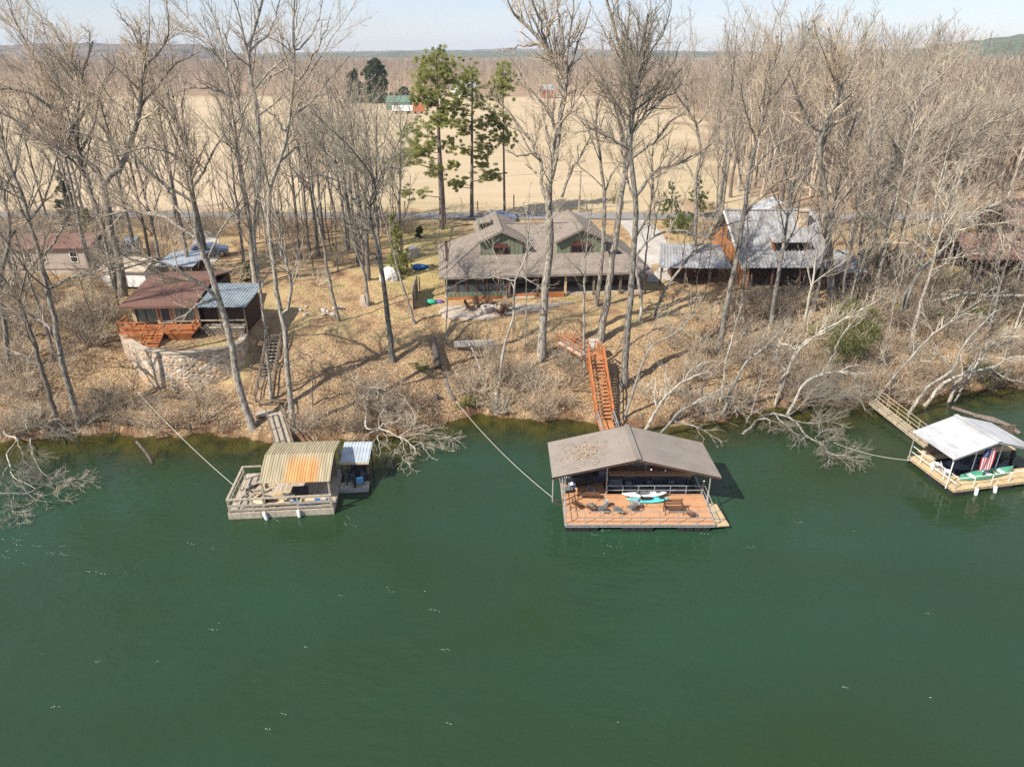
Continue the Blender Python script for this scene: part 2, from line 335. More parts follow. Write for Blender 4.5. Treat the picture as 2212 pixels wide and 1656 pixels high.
class MB:
    def __init__(self): self.v = []; self.f = []
    def add(self, vs_, fs_):
        k = len(self.v); self.v += [tuple(p) for p in vs_]; self.f += [tuple(i + k for i in f) for f in fs_]; return self
    def box(self, c, s, rz=0.0, rx=0.0, ry=0.0):
        m = Matrix.Rotation(rz, 3, 'Z') @ Matrix.Rotation(ry, 3, 'Y') @ Matrix.Rotation(rx, 3, 'X')
        c = Vector(c)
        p = [c + m @ Vector((x * s[0] / 2, y * s[1] / 2, z * s[2] / 2)) for x in (-1, 1) for y in (-1, 1) for z in (-1, 1)]
        return self.add(p, [(0, 1, 3, 2), (4, 6, 7, 5), (0, 4, 5, 1), (2, 3, 7, 6), (0, 2, 6, 4), (1, 5, 7, 3)])
    def bb(self, x0, x1, y0, y1, z0, z1): return self.box(((x0 + x1) / 2, (y0 + y1) / 2, (z0 + z1) / 2), (x1 - x0, y1 - y0, z1 - z0))
    def bar(self, p, q, w, h=None, up=(0, 0, 1)):
        p, q = Vector(p), Vector(q); h = h or w; d = q - p
        if d.length < 1e-6: return self
        d.normalize(); up = Vector(up)
        if abs(d.dot(up)) > 0.97: up = Vector((0, 1, 0)) if abs(d.y) < 0.9 else Vector((1, 0, 0))
        s = d.cross(up).normalized(); u = s.cross(d)
        r = [a * s * w / 2 + b * u * h / 2 for a, b in ((-1, -1), (1, -1), (1, 1), (-1, 1))]
        return self.add([p + x for x in r] + [q + x for x in r], [(3, 2, 1, 0), (4, 5, 6, 7)] + [(i, (i + 1) % 4, 4 + (i + 1) % 4, 4 + i) for i in range(4)])
    def tube(self, pts, r, n=6, caps=True):
        pts = [Vector(p) for p in pts]; m = len(pts)
        rs = r if isinstance(r, (list, tuple)) else [r] * m
        vs_, ref = [], None
        for i, p in enumerate(pts):
            d = (pts[min(i + 1, m - 1)] - pts[max(i - 1, 0)]).normalized()
            a = Vector((0, 0, 1)) if abs(d.z) < 0.9 else Vector((1, 0, 0))
            s = d.cross(a).normalized(); u = s.cross(d)
            if ref is not None and s.dot(ref) < 0: s, u = -s, -u
            ref = s
            for k in range(n):
                an = 2 * math.pi * k / n; vs_.append(p + (s * math.cos(an) + u * math.sin(an)) * rs[i])
        fs_ = [(i * n + k, i * n + (k + 1) % n, (i + 1) * n + (k + 1) % n, (i + 1) * n + k) for i in range(m - 1) for k in range(n)]
        if caps: fs_ += [tuple(range(n - 1, -1, -1)), tuple((m - 1) * n + k for k in range(n))]
        return self.add(vs_, fs_)
    def slab(self, pts, th):
        """a flat polygon given by its top corners, made th thick along its own normal"""
        pts = [Vector(p) for p in pts]; n = (pts[1] - pts[0]).cross(pts[-1] - pts[0]).normalized(); k = len(pts)
        low = [p - n * th for p in pts]
        return self.add(pts + low, [tuple(range(k)), tuple(range(2 * k - 1, k - 1, -1))] + [(k + i, k + (i + 1) % k, (i + 1) % k, i) for i in range(k)])
    def corr(self, a, b, c, d, n, h=0.03, th=0.02):
        """ribbed sheet: a->b along the eave, d->c along the ridge, n ribs running up from eave to ridge"""
        a, b, c, d = map(Vector, (a, b, c, d)); nr = (b - a).cross(d - a).normalized()
        prof = [(0, 0), (0.3, 0), (0.42, 1), (0.58, 1), (0.7, 0)]
        ts = [((i + t) / n, hh) for i in range(n) for t, hh in prof] + [(1, 0)]
        top = []; 
        for t, hh in ts: top += [a.lerp(b, t) + nr * h * hh, d.lerp(c, t) + nr * h * hh]
        low = [p - nr * th for p in top]; m = len(ts); o = 2 * m
        fs_ = [(2 * i, 2 * i + 2, 2 * i + 3, 2 * i + 1) for i in range(m - 1)] + [(o + 2 * i + 1, o + 2 * i + 3, o + 2 * i + 2, o + 2 * i) for i in range(m - 1)]
        fs_ += [(o + 2 * i, o + 2 * i + 2, 2 * i + 2, 2 * i) for i in range(m - 1)] + [(2 * i + 1, 2 * i + 3, o + 2 * i + 3, o + 2 * i + 1) for i in range(m - 1)]
        fs_ += [(0, 1, o + 1, o), (2 * m - 1, 2 * m - 2, o + 2 * m - 2, o + 2 * m - 1)]
        return self.add(top + low, fs_)
    def loft(self, rings, caps=True):
        n = len(rings[0]); vs_ = [p for r in rings for p in r]
        fs_ = [(i * n + k, i * n + (k + 1) % n, (i + 1) * n + (k + 1) % n, (i + 1) * n + k) for i in range(len(rings) - 1) for k in range(n)]
        if caps: fs_ += [tuple(range(n - 1, -1, -1)), tuple((len(rings) - 1) * n + k for k in range(n))]
        return self.add(vs_, fs_)
    def ball(self, c, r, n=8, m=5):
        c = Vector(c); r = Vector(r if isinstance(r, (tuple, list)) else (r, r, r)); rings = []
        for i in range(m + 1):
            ph = math.pi * (i / m) * 0.98 + 0.03
            rings.append([c + Vector((r.x * math.sin(ph) * math.cos(2 * math.pi * k / n), r.y * math.sin(ph) * math.sin(2 * math.pi * k / n), -r.z * math.cos(ph))) for k in range(n)])
        return self.loft(rings)
    def build(self, name, m, parent=None, smooth=False):
        me = bpy.data.meshes.new(name); me.from_pydata(self.v, [], self.f); me.update()
        me.materials.append(m)
        if smooth: me.polygons.foreach_set("use_smooth", np.ones(len(me.polygons), bool))
        return link(name, me, parent)
# ------------------------------------------------------------------ the ground
def axis(segs):
    out = []
    for a, b, st in segs: out += list(np.arange(a, b, st))
    return np.array(out + [segs[-1][1]])
xs = np.concatenate([-np.geomspace(6500, 140, 24), axis([(-130, -62, 4), (-62, 78, 0.45), (78, 140, 4)]), np.geomspace(160, 6500, 24)])
yl = np.concatenate([axis([(-400, 20, 60), (20, 44, 3), (44, 76, 0.38), (76, 125, 1.6), (125, 460, 12)]), np.geomspace(500, 7000, 22)])
GX, GY = np.meshgrid(xs, yl)
GZ = H(GX, GY)
nx, ny = len(xs), len(yl)
idx = np.arange(nx * ny).reshape(ny, nx)
quads = np.stack([idx[:-1, :-1], idx[:-1, 1:], idx[1:, 1:], idx[1:, :-1]], -1).reshape(-1, 4)
def ground_mat():
    m = bpy.data.materials.new('ground'); m.use_nodes = True
    n, l = m.node_tree.nodes, m.node_tree.links; b = n["Principled BSDF"]; b.inputs["Roughness"].default_value = 0.95; b.inputs["Specular IOR Level"].default_value = 0.1
    g = n.new("ShaderNodeNewGeometry")
    def noise(s, d=4, vec=None):
        t = n.new("ShaderNodeTexNoise"); t.inputs["Scale"].default_value = s; t.inputs["Detail"].default_value = d
        l.new(vec or g.outputs["Position"], t.inputs["Vector"]); return t.outputs["Fac"]
    def ramp(f, stops):
        r = n.new("ShaderNodeValToRGB"); cr = r.color_ramp
        cr.elements[0].position, cr.elements[0].color = stops[0][0], (*stops[0][1], 1)
        cr.elements[1].position, cr.elements[1].color = stops[-1][0], (*stops[-1][1], 1)
        for p, c in stops[1:-1]:
            e = cr.elements.new(p); e.color = (*c, 1)
        l.new(f, r.inputs[0]); return r.outputs[0]
    def mixc(f, a, c):
        x = n.new("ShaderNodeMix"); x.data_type = 'RGBA'; l.new(f, x.inputs[0]); l.new(a, x.inputs[6]); l.new(c, x.inputs[7]); return x.outputs[2]
    def attr(nm):
        a = n.new("ShaderNodeAttribute"); a.attribute_name = nm; return a.outputs["Fac"]
    # leaf litter: leaf-sized cells of many browns over broad patches
    vo = n.new("ShaderNodeTexVoronoi"); vo.inputs["Scale"].default_value = 9; l.new(g.outputs["Position"], vo.inputs["Vector"])
    sp = n.new("ShaderNodeSeparateColor"); l.new(vo.outputs["Color"], sp.inputs[0])
    leaf = ramp(sp.outputs[0], [(0, (0.085, 0.055, 0.032)), (0.3, (0.22, 0.135, 0.07)), (0.6, (0.34, 0.22, 0.12)), (0.85, (0.44, 0.32, 0.19)), (1, (0.55, 0.46, 0.33))])
    pt = ramp(noise(0.42, 7), [(0.32, (0.095, 0.064, 0.042)), (0.47, (0.28, 0.19, 0.108)), (0.7, (0.37, 0.285, 0.165))])  # darker litter and soil patches, deepened to paint in shade the thin twigs lack
    mm = n.new("ShaderNodeMix"); mm.data_type = 'RGBA'; mm.inputs[0].default_value = 0.55; l.new(pt, mm.inputs[6]); l.new(leaf, mm.inputs[7])
    litter = mm.outputs[2]
    # yard: thinner leaves on yellow winter grass
    yard = ramp(noise(0.5, 6), [(0.3, (0.20, 0.125, 0.07)), (0.45, (0.39, 0.255, 0.14)), (0.58, (0.42, 0.315, 0.165)), (0.75, (0.33, 0.275, 0.12))])
    grass = ramp(noise(1.3, 6), [(0.3, (0.42, 0.31, 0.155)), (0.6, (0.39, 0.315, 0.135)), (0.8, (0.27, 0.235, 0.10))])
    # field: pale dry hay with faint mowing lines and green patches
    mp_ = n.new("ShaderNodeMapping"); mp_.inputs["Scale"].default_value = (0.25, 1, 1); l.new(g.outputs["Position"], mp_.inputs["Vector"])
    f1 = ramp(noise(0.22, 6, mp_.outputs[0]), [(0.3, (0.43, 0.315, 0.195)), (0.5, (0.52, 0.395, 0.26)), (0.7, (0.55, 0.435, 0.295))])
    f2 = ramp(noise(0.02, 6), [(0.3, (0.36, 0.33, 0.17)), (0.6, (0.54, 0.43, 0.29))])
    mf = n.new("ShaderNodeMix"); mf.data_type = 'RGBA'; mf.inputs[0].default_value = 0.45; l.new(f1, mf.inputs[6]); l.new(f2, mf.inputs[7])
    wood = ramp(noise(0.06, 6), [(0.3, (0.26, 0.175, 0.11)), (0.7, (0.42, 0.30, 0.20))])
    mud = ramp(noise(1.1, 6), [(0.3, (0.07, 0.045, 0.028)), (0.5, (0.16, 0.09, 0.05)), (0.7, (0.23, 0.15, 0.085))])
    bed = ramp(noise(0.8, 5), [(0.35, (0.06, 0.045, 0.015)), (0.6, (0.20, 0.13, 0.035)), (0.8, (0.10, 0.085, 0.03))])
    c = mixc(attr("yard"), litter, yard)
    c = mixc(attr("grass"), c, grass)
    c = mixc(attr("field"), c, mf.outputs[2])
    c = mixc(attr("wood"), c, wood)
    c = mixc(attr("mud"), c, mud)
    c = mixc(attr("bed"), c, bed)
    l.new(c, b.inputs["Base Color"])
    bp = n.new("ShaderNodeBump"); bp.inputs["Strength"].default_value = 0.7; bp.inputs["Distance"].default_value = 0.12
    vb = n.new("ShaderNodeTexVoronoi"); vb.inputs["Scale"].default_value = 5; l.new(g.outputs["Position"], vb.inputs["Vector"])
    l.new(vb.outputs["Distance"], bp.inputs["Height"]); l.new(bp.outputs[0], b.inputs["Normal"])
    return m
M['ground'] = ground_mat()
me = mesh_np('ground', np.stack([GX, GY, GZ], -1), quads, M['ground'], True)
T = GY - shore(GX)
def sm(v, a, b):
    k = np.clip((v - a) / (b - a), 0, 1); return k * k * (3 - 2 * k)
def wood_edge(y): return np.interp(y, [100, 108, 140, 220, 312, 420, 425], [30, 33, 44, 60, 74, 66, -9000])
wob = 3 * np.sin(GX * 0.21 + GY * 0.13) + 2 * np.sin(GX * 0.47)
a_yard = sm(T, 8, 13)
a_field = sm(GY + 0.4 * wob, 108.5, 110.5)
a_wood = sm(GX + 3 * wob - wood_edge(GY), -2, 3) * sm(GY, 96, 104)
a_grass = sm(GX, -17, -13) * (1 - sm(GX, -8.5, -6)) * sm(GY + wob, 71, 75) * (1 - sm(GY, 98, 103))
a_grass = np.maximum(a_grass, sm(GX, -27.5, -26.5) * (1 - sm(GX, -23.2, -22.6)) * sm(GY, 55, 55.4) * (1 - sm(GY, 57.6, 58.4)) * 0.85)
a_mud = 1 - sm(T + 0.45 * np.sin(GX * 2.3) + 0.3 * np.sin(GX * 0.9 + 1) + 0.25 * np.sin(GX * 5.1), 0.1, 0.6)
a_bed = 1 - sm(T, -0.8, 0.0)
for nm, a in (("yard", a_yard), ("field", a_field), ("wood", a_wood), ("grass", a_grass), ("mud", a_mud), ("bed", a_bed)):
    at = me.attributes.new(nm, 'FLOAT', 'POINT'); at.data.foreach_set("value", a.ravel().astype(np.float32))
tag(link('ground', me), kind='structure')

# ------------------------------------------------------------------ the river
def water_mat():
    m = bpy.data.materials.new('river_water'); m.use_nodes = True
    n, l = m.node_tree.nodes, m.node_tree.links
    b = n["Principled BSDF"]; b.inputs["Roughness"].default_value = 0.06; b.inputs["IOR"].default_value = 1.33
    g = n.new("ShaderNodeNewGeometry")
    mp_ = n.new("ShaderNodeMapping"); mp_.inputs["Rotation"].default_value = (0, 0, R(-18)); mp_.inputs["Scale"].default_value = (0.45, 1.0, 1); l.new(g.outputs["Position"], mp_.inputs["Vector"])
    t = n.new("ShaderNodeTexNoise"); t.inputs["Scale"].default_value = 0.09; t.inputs["Detail"].default_value = 6; l.new(mp_.outputs[0], t.inputs["Vector"])
    r = n.new("ShaderNodeValToRGB"); r.color_ramp.elements[0].position = 0.3; r.color_ramp.elements[0].color = (0.023, 0.042, 0.0165, 1)
    r.color_ramp.elements[1].position = 0.7; r.color_ramp.elements[1].color = (0.0195, 0.058, 0.030, 1)
    l.new(t.outputs["Fac"], r.inputs[0]); l.new(r.outputs[0], b.inputs["Base Color"])
    w1 = n.new("ShaderNodeTexNoise"); w1.inputs["Scale"].default_value = 2.6; w1.inputs["Detail"].default_value = 3; l.new(mp_.outputs[0], w1.inputs["Vector"])
    w2 = n.new("ShaderNodeTexNoise"); w2.inputs["Scale"].default_value = 0.5; w2.inputs["Detail"].default_value = 2; l.new(mp_.outputs[0], w2.inputs["Vector"])
    ad = n.new("ShaderNodeMath"); ad.operation = 'MULTIPLY_ADD'; ad.inputs[1].default_value = 2.0; l.new(w2.outputs["Fac"], ad.inputs[0]); l.new(w1.outputs["Fac"], ad.inputs[2])
    bp = n.new("ShaderNodeBump"); bp.inputs["Distance"].default_value = 0.12
    pt = n.new("ShaderNodeTexNoise"); pt.inputs["Scale"].default_value = 0.11; pt.inputs["Detail"].default_value = 3; l.new(mp_.outputs[0], pt.inputs["Vector"])
    pr = n.new("ShaderNodeMapRange"); pr.inputs[1].default_value = 0.35; pr.inputs[2].default_value = 0.68; pr.inputs[3].default_value = 0.16; pr.inputs[4].default_value = 0.75; l.new(pt.outputs["Fac"], pr.inputs[0]); l.new(pr.outputs[0], bp.inputs["Strength"])
    l.new(ad.outputs[0], bp.inputs["Height"]); l.new(bp.outputs[0], b.inputs["Normal"])
    # shallow water lets the river bed show through
    clear = n.new("ShaderNodeBsdfTransparent"); clear.inputs[0].default_value = (0.72, 0.80, 0.55, 1)
    gl = n.new("ShaderNodeBsdfGlossy"); gl.inputs["Roughness"].default_value = 0.06; l.new(bp.outputs[0], gl.inputs["Normal"])
    fz = n.new("ShaderNodeFresnel"); fz.inputs["IOR"].default_value = 1.33
    m1 = n.new("ShaderNodeMixShader"); l.new(fz.outputs[0], m1.inputs[0]); l.new(clear.outputs[0], m1.inputs[1]); l.new(gl.outputs[0], m1.inputs[2])
    at = n.new("ShaderNodeAttribute"); at.attribute_name = "depth"
    m2 = n.new("ShaderNodeMixShader"); l.new(at.outputs["Fac"], m2.inputs[0]); l.new(m1.outputs[0], m2.inputs[1]); l.new(b.outputs[0], m2.inputs[2])
    l.new(m2.outputs[0], n["Material Output"].inputs["Surface"])
    return m
M['water'] = water_mat()
wx = np.concatenate([-np.geomspace(1500, 140, 10), axis([(-130, -66, 4), (-66, 80, 0.9), (80, 140, 4)]), np.geomspace(160, 1500, 10)])
wy_ = axis([(-400, 0, 50), (0, 36, 4), (36, 64, 0.5), (64, 70, 3)])
WX, WY = np.meshgrid(wx, wy_)
nx, ny = len(wx), len(wy_)
idx = np.arange(nx * ny).reshape(ny, nx)
quads = np.stack([idx[:-1, :-1], idx[:-1, 1:], idx[1:, 1:], idx[1:, :-1]], -1).reshape(-1, 4)
me = mesh_np('river', np.stack([WX, WY, WX * 0], -1), quads, M['water'])
dep = sm(shore(WX) - WY, 0.3, 7.5)
at = me.attributes.new("depth", 'FLOAT', 'POINT'); at.data.foreach_set("value", (0.12 + 0.88 * dep).ravel().astype(np.float32))
tag(link('river', me), kind='structure')

# ------------------------------------------------------------------ road, drives, far hills
def ground_strip(name, pts, width, m, dz=0.03):
    vs_, fs_ = [], []
    P = []
    for (a, b_) in zip(pts[:-1], pts[1:]):
        a, b_ = np.array(a, float), np.array(b_, float); k = max(2, int(np.linalg.norm(b_ - a) / 1.5))
        P += [a + (b_ - a) * i / k for i in range(k)]
    P.append(np.array(pts[-1], float))
    for i, p in enumerate(P):
        d = P[min(i + 1, len(P) - 1)] - P[max(i - 1, 0)]; d /= np.linalg.norm(d); nn = np.array([-d[1], d[0]])
        for s in (-0.5, -0.17, 0.17, 0.5):
            q = p + nn * width * s; vs_.append((q[0], q[1], hz(q[0], q[1]) + dz))
    for i in range(len(P) - 1):
        for k in range(3): fs_.append((i * 4 + k, i * 4 + k + 1, i * 4 + 5 + k, i * 4 + 4 + k))
    me = bpy.data.meshes.new(name); me.from_pydata(vs_, [], fs_); me.materials.append(m)
    return tag(link(name, me), kind='structure')
ground_strip('road', [(-160, 107.5), (-60, 106.6), (-20, 106), (40, 106.2), (150, 108)], 4.2, M['asphalt'], 0.12)
ground_strip('driveway', [(-46, 104.6), (-44, 98), (-40, 92), (-37, 84), (-36, 78)], 3.2, M['concrete_pale'], 0.06)
ground_strip('drive', [(17.6, 103.8), (18.2, 96), (17.5, 86), (16.6, 79), (16.8, 75)], 4.5, M['concrete_pale'], 0.06)

def hill_mat(name, c1, c2, c3):
    m = bpy.data.materials.new(name); m.use_nodes = True
    n, l = m.node_tree.nodes, m.node_tree.links; b = n["Principled BSDF"]; b.inputs["Roughness"].default_value = 1; b.inputs["Specular IOR Level"].default_value = 0
    g = n.new("ShaderNodeNewGeometry")
    t = n.new("ShaderNodeTexNoise"); t.inputs["Scale"].default_value = 0.012; t.inputs["Detail"].default_value = 8; t.inputs["Roughness"].default_value = 0.7; l.new(g.outputs["Position"], t.inputs["Vector"])
    r = n.new("ShaderNodeValToRGB"); r.color_ramp.elements[0].position = 0.38; r.color_ramp.elements[0].color = (*c1, 1)
    r.color_ramp.elements[1].position = 0.66; r.color_ramp.elements[1].color = (*c3, 1)
    e = r.color_ramp.elements.new(0.5); e.color = (*c2, 1)
    l.new(t.outputs["Fac"], r.inputs[0]); l.new(r.outputs[0], b.inputs["Base Color"])
    t2 = n.new("ShaderNodeTexNoise"); t2.inputs["Scale"].default_value = 0.07; t2.inputs["Detail"].default_value = 5; l.new(g.outputs["Position"], t2.inputs["Vector"])
    bp = n.new("ShaderNodeBump"); bp.inputs["Strength"].default_value = 1; bp.inputs["Distance"].default_value = 14; l.new(t2.outputs["Fac"], bp.inputs["Height"]); l.new(bp.outputs[0], b.inputs["Normal"])
    return m
M['hill'] = hill_mat('hill_woods', (0.06, 0.075, 0.04), (0.17, 0.13, 0.10), (0.20, 0.16, 0.125))
M['hill_green'] = hill_mat('hill_pines', (0.05, 0.085, 0.03), (0.09, 0.12, 0.05), (0.19, 0.155, 0.11))
def hill(name, prof_v, Y, depth, m, seed):
    """a ridge whose crest runs through the given points of the skyline, at distance Y, with real depth"""
    rg = np.random.default_rng(seed)
    P = [pY(x, y, Y) for x, y in prof_v]
    px_, pz_ = [p.x for p in P], [p.z for p in P]
    X = np.linspace(px_[0], px_[-1], 260); crest = np.interp(X, px_, pz_) - 6
    J = np.linspace(-1, 1, 40); vs_ = []
    ph = rg.uniform(0, 6, 6)
    for j in J:
        prof = math.cos(j * math.pi / 2) ** 0.9
        z = 4 + np.maximum(crest - 4, 0) * prof
        z = z + (2.2 * np.sin(X / 31 + ph[0] + j * 9) + 1.6 * np.sin(X / 13 + ph[1] - j * 17) + rg.normal(0, 1.1, len(X))) * max(0.0, 1 - abs(j))
        vs_.append(np.stack([X, np.full_like(X, Y + j * depth), z], -1))
    V = np.array(vs_); a, c = V.shape[:2]; ii = np.arange(a * c).reshape(a, c)
    q = np.stack([ii[:-1, :-1], ii[:-1, 1:], ii[1:, 1:], ii[1:, :-1]], -1).reshape(-1, 4)
    tag(link(name, mesh_np(name, V, q, m)), kind='structure')
hill('hill_left', [(-500, 118), (-200, 104), (0, 97), (60, 93), (150, 91.5), (260, 92), (350, 91), (400, 93), (440, 100), (462, 110), (480, 121)], 3000, 500, M['hill'], 1)
hill('hills_far', [(200, 118), (440, 117), (520, 115), (600, 113), (680, 111), (800, 109), (900, 107), (1000, 107), (1060, 105), (1090, 102), (1130, 104), (1240, 104), (1330, 107), (1500, 109), (1700, 110), (1950, 104), (2150, 100), (2500, 108)], 5200, 900, M['hill'], 2)
hill('hills_middle', [(300, 124), (520, 120), (640, 116), (760, 112), (880, 109.5), (1000, 109), (1200, 110), (1500, 112), (1900, 115), (2300, 118)], 3600, 500, M['hill_green'], 4)
hill('hill_right', [(1990, 112), (2060, 92), (2110, 84), (2150, 82), (2180, 76), (2230, 71), (2400, 68), (2800, 84)], 2400, 420, M['hill_green'], 3)
# ================================================================== BUILDINGS
def window(parent, c, w, h, nrm='-y', frame=None, glass=None, bars=(1, 1), fw=0.07, label=None):
    """a framed window in a wall facing -y (or -x): frame part with its pane as sub-part"""
    f = MB(); c = Vector(c)
    def P(a, b, d): return c + (Vector((a, d, b)) if nrm == '-y' else Vector((d, -a, b)))
    for s in (-1, 1):
        f.bar(P(-w / 2, s * h / 2, -0.03), P(w / 2, s * h / 2, -0.03), fw); f.bar(P(s * w / 2, -h / 2, -0.028), P(s * w / 2, h / 2, -0.028), fw)
    for i in range(1, bars[0]): f.bar(P(-w / 2 + w * i / bars[0], -h / 2, -0.028), P(-w / 2 + w * i / bars[0], h / 2, -0.028), fw * 0.7)
    for i in range(1, bars[1]): f.bar(P(-w / 2, -h / 2 + h * i / bars[1], -0.028), P(w / 2, -h / 2 + h * i / bars[1], -0.028), fw * 0.7)
    fo = f.build('window', frame or M['white_paint'], parent)
    if label: fo["label"] = label
    g = MB(); g.add([P(-w / 2, -h / 2, -0.012), P(w / 2, -h / 2, -0.012), P(w / 2, h / 2, -0.012), P(-w / 2, h / 2, -0.012)], [(0, 1, 2, 3)])
    g.build('pane', glass or M['glass_dark'], fo)
    return fo
def gable_roof(mb, x0, x1, y0, y1, ze, zr, th=0.16, along='x', over=0.0):
    if along == 'x':
        ym = (y0 + y1) / 2
        mb.slab([(x0, y0, ze), (x1, y0, ze), (x1, ym, zr), (x0, ym, zr)], th)
        mb.slab([(x1, y1, ze), (x0, y1, ze), (x0, ym + 0.002, zr + 0.002), (x1, ym + 0.002, zr + 0.002)], th)
    else:
        xm = (x0 + x1) / 2
        mb.slab([(x0, y1, ze), (x0, y0, ze), (xm, y0, zr), (xm, y1, zr)], th)
        mb.slab([(x1, y0, ze), (x1, y1, ze), (xm + 0.002, y1, zr + 0.002), (xm + 0.002, y0, zr + 0.002)], th)
    return mb
def gable_wall(mb, x0, x1, y, z0, ze, zr, t=0.15, along='x'):
    p = [(x0, z0), (x1, z0), (x1, ze), ((x0 + x1) / 2, zr), (x0, ze)]
    if along == 'x': mb.slab([(a, y, b) for a, b in p], t)
    else: mb.slab([(y, a, b) for a, b in reversed(p)], t)

# ---------------- the main house: grey hip roof, two cross gables, porch towards the river
HX, HY, HZ, HR = -7.25, 68.6, 5.2, R(5.8)
house = thing('house', 'long house with grey shingle hip roof, two green gables and dark river porch', 'house', (HX, HY, HZ), HR)
W_, D_, E_, RZ = 21.9, 13.3, 2.45, 6.2
b = MB()
A, B_, C_, D2 = (0, 0, E_), (W_, 0, E_), (W_, D_, E_), (0, D_, E_)
R1, R2 = (6.65, 6.65, RZ), (15.25, 6.65, RZ)
b.slab([A, B_, R2, R1], 0.15); b.slab([C_, D2, R1, R2], 0.15); b.slab([D2, A, R1], 0.15); b.slab([B_, C_, R2], 0.15)
for p, q in ((A, B_), (B_, C_), (C_, D2), (D2, A)):
    b.bar((p[0], p[1], E_ - 0.12), (q[0], q[1], E_ - 0.12), 0.06, 0.24)
roof = b.build('roof', M['shingle_grey'], house)
c = MB(); c.bar((0.1, 0.05, E_ + 0.02), (6.65, 6.65, RZ + 0.02), 0.22, 0.05); c.bar((15.25, 6.65, RZ + 0.02), (W_ - 0.1, 0.05, E_ + 0.02), 0.22, 0.05); c.bar((6.65, 6.65, RZ + 0.02), (15.25, 6.65, RZ + 0.02), 0.22, 0.05)
c.build('ridge_cap', M['shingle_grey'], roof)
s = MB(); s.bb(17.6, 18.9, 2.2, 2.9, 3.55, 3.72); sk = s.build('skylight', M['glass_dark'], roof)
sk.matrix_local = Matrix.Translation(Vector((0, 0, 0.3)))
for (u, w) in ((9.6, 4.2), (12.9, 5.6)): MB().tube([(u, w, E_ + 0.57 * min(w, 13.3 - w)), (u, w, E_ + 0.57 * min(w, 13.3 - w) + 0.55)], 0.09, 8).build('vent_pipe', M['galv'], roof)
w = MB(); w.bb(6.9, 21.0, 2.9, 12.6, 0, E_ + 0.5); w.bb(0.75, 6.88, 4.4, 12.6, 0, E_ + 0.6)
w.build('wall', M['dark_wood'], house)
fl = MB(); fl.bb(0.5, 6.9, 0.35, 4.38, -0.35, 0.22); fl.bb(6.92, 21.2, 0.6, 2.88, -0.35, 0.20); fl.build('porch_floor', M['concrete'], house)
ft = MB(); ft.bb(0.55, 6.8, 0.22, 0.34, -0.5, -0.06); ft.build('foundation', M['stone'], house)
pb = MB(); pb.bb(0.5, 6.85, 0.14, 0.32, -0.05, 0.24); pb.bb(10.1, 12.7, 0.1, 0.58, -0.1, 0.42); pb.bb(7.6, 9.9, 0.5, 0.58, 0.05, 0.33); pb.build('porch_beam', M['orange_wood'], house)
gp = MB(); gp.bb(0.6, 6.8, 0.30, 0.40, 0.26, 0.74)
for i in range(15): gp.bb(0.6 + i * 0.43, 0.66 + i * 0.43, 0.27, 0.298, 0.26, 0.74)
gp.build('board_panel', M['green_board'], house)
for i in range(7):
    u = 0.65 + i * 1.03
    p = MB(); p.bb(u - 0.09, u + 0.09, 0.32, 0.5, 0.745, E_ - 0.05); p.build('porch_post', M['brown_wood'], house)
    if i < 6:
        g = MB(); g.bb(u + 0.1, u + 0.93, 0.40, 0.43, 0.76, 1.58); g.build('window_screen', M['screen'], house)
        g = MB(); g.bb(u + 0.1, u + 0.93, 0.44, 0.46, 1.60, E_ - 0.06); g.build('window_glass', M['glass_dark'], house)
for u in (7.05, 9.95, 12.85, 15.8, 18.6, 21.3):
    p = MB(); p.bb(u - 0.11, u + 0.11, 0.34, 0.56, -0.3, E_ - 0.05); p.build('porch_post', M['old_wood'] if u != 12.85 else M['tan_wood'], house)
for u in (8.2, 11.2, 14.2, 17.2, 19.6): window(house, (u, 2.9, 1.25), 1.5, 1.7, frame=M['brown_wood'], bars=(2, 1))
for i in range(4):
    t = MB(); t.bb(7.4, 9.7, -0.9 + i * 0.35, -0.55 + i * 0.35, -0.5, -0.32 + i * 0.13); t.build('porch_step', M['concrete'], house)
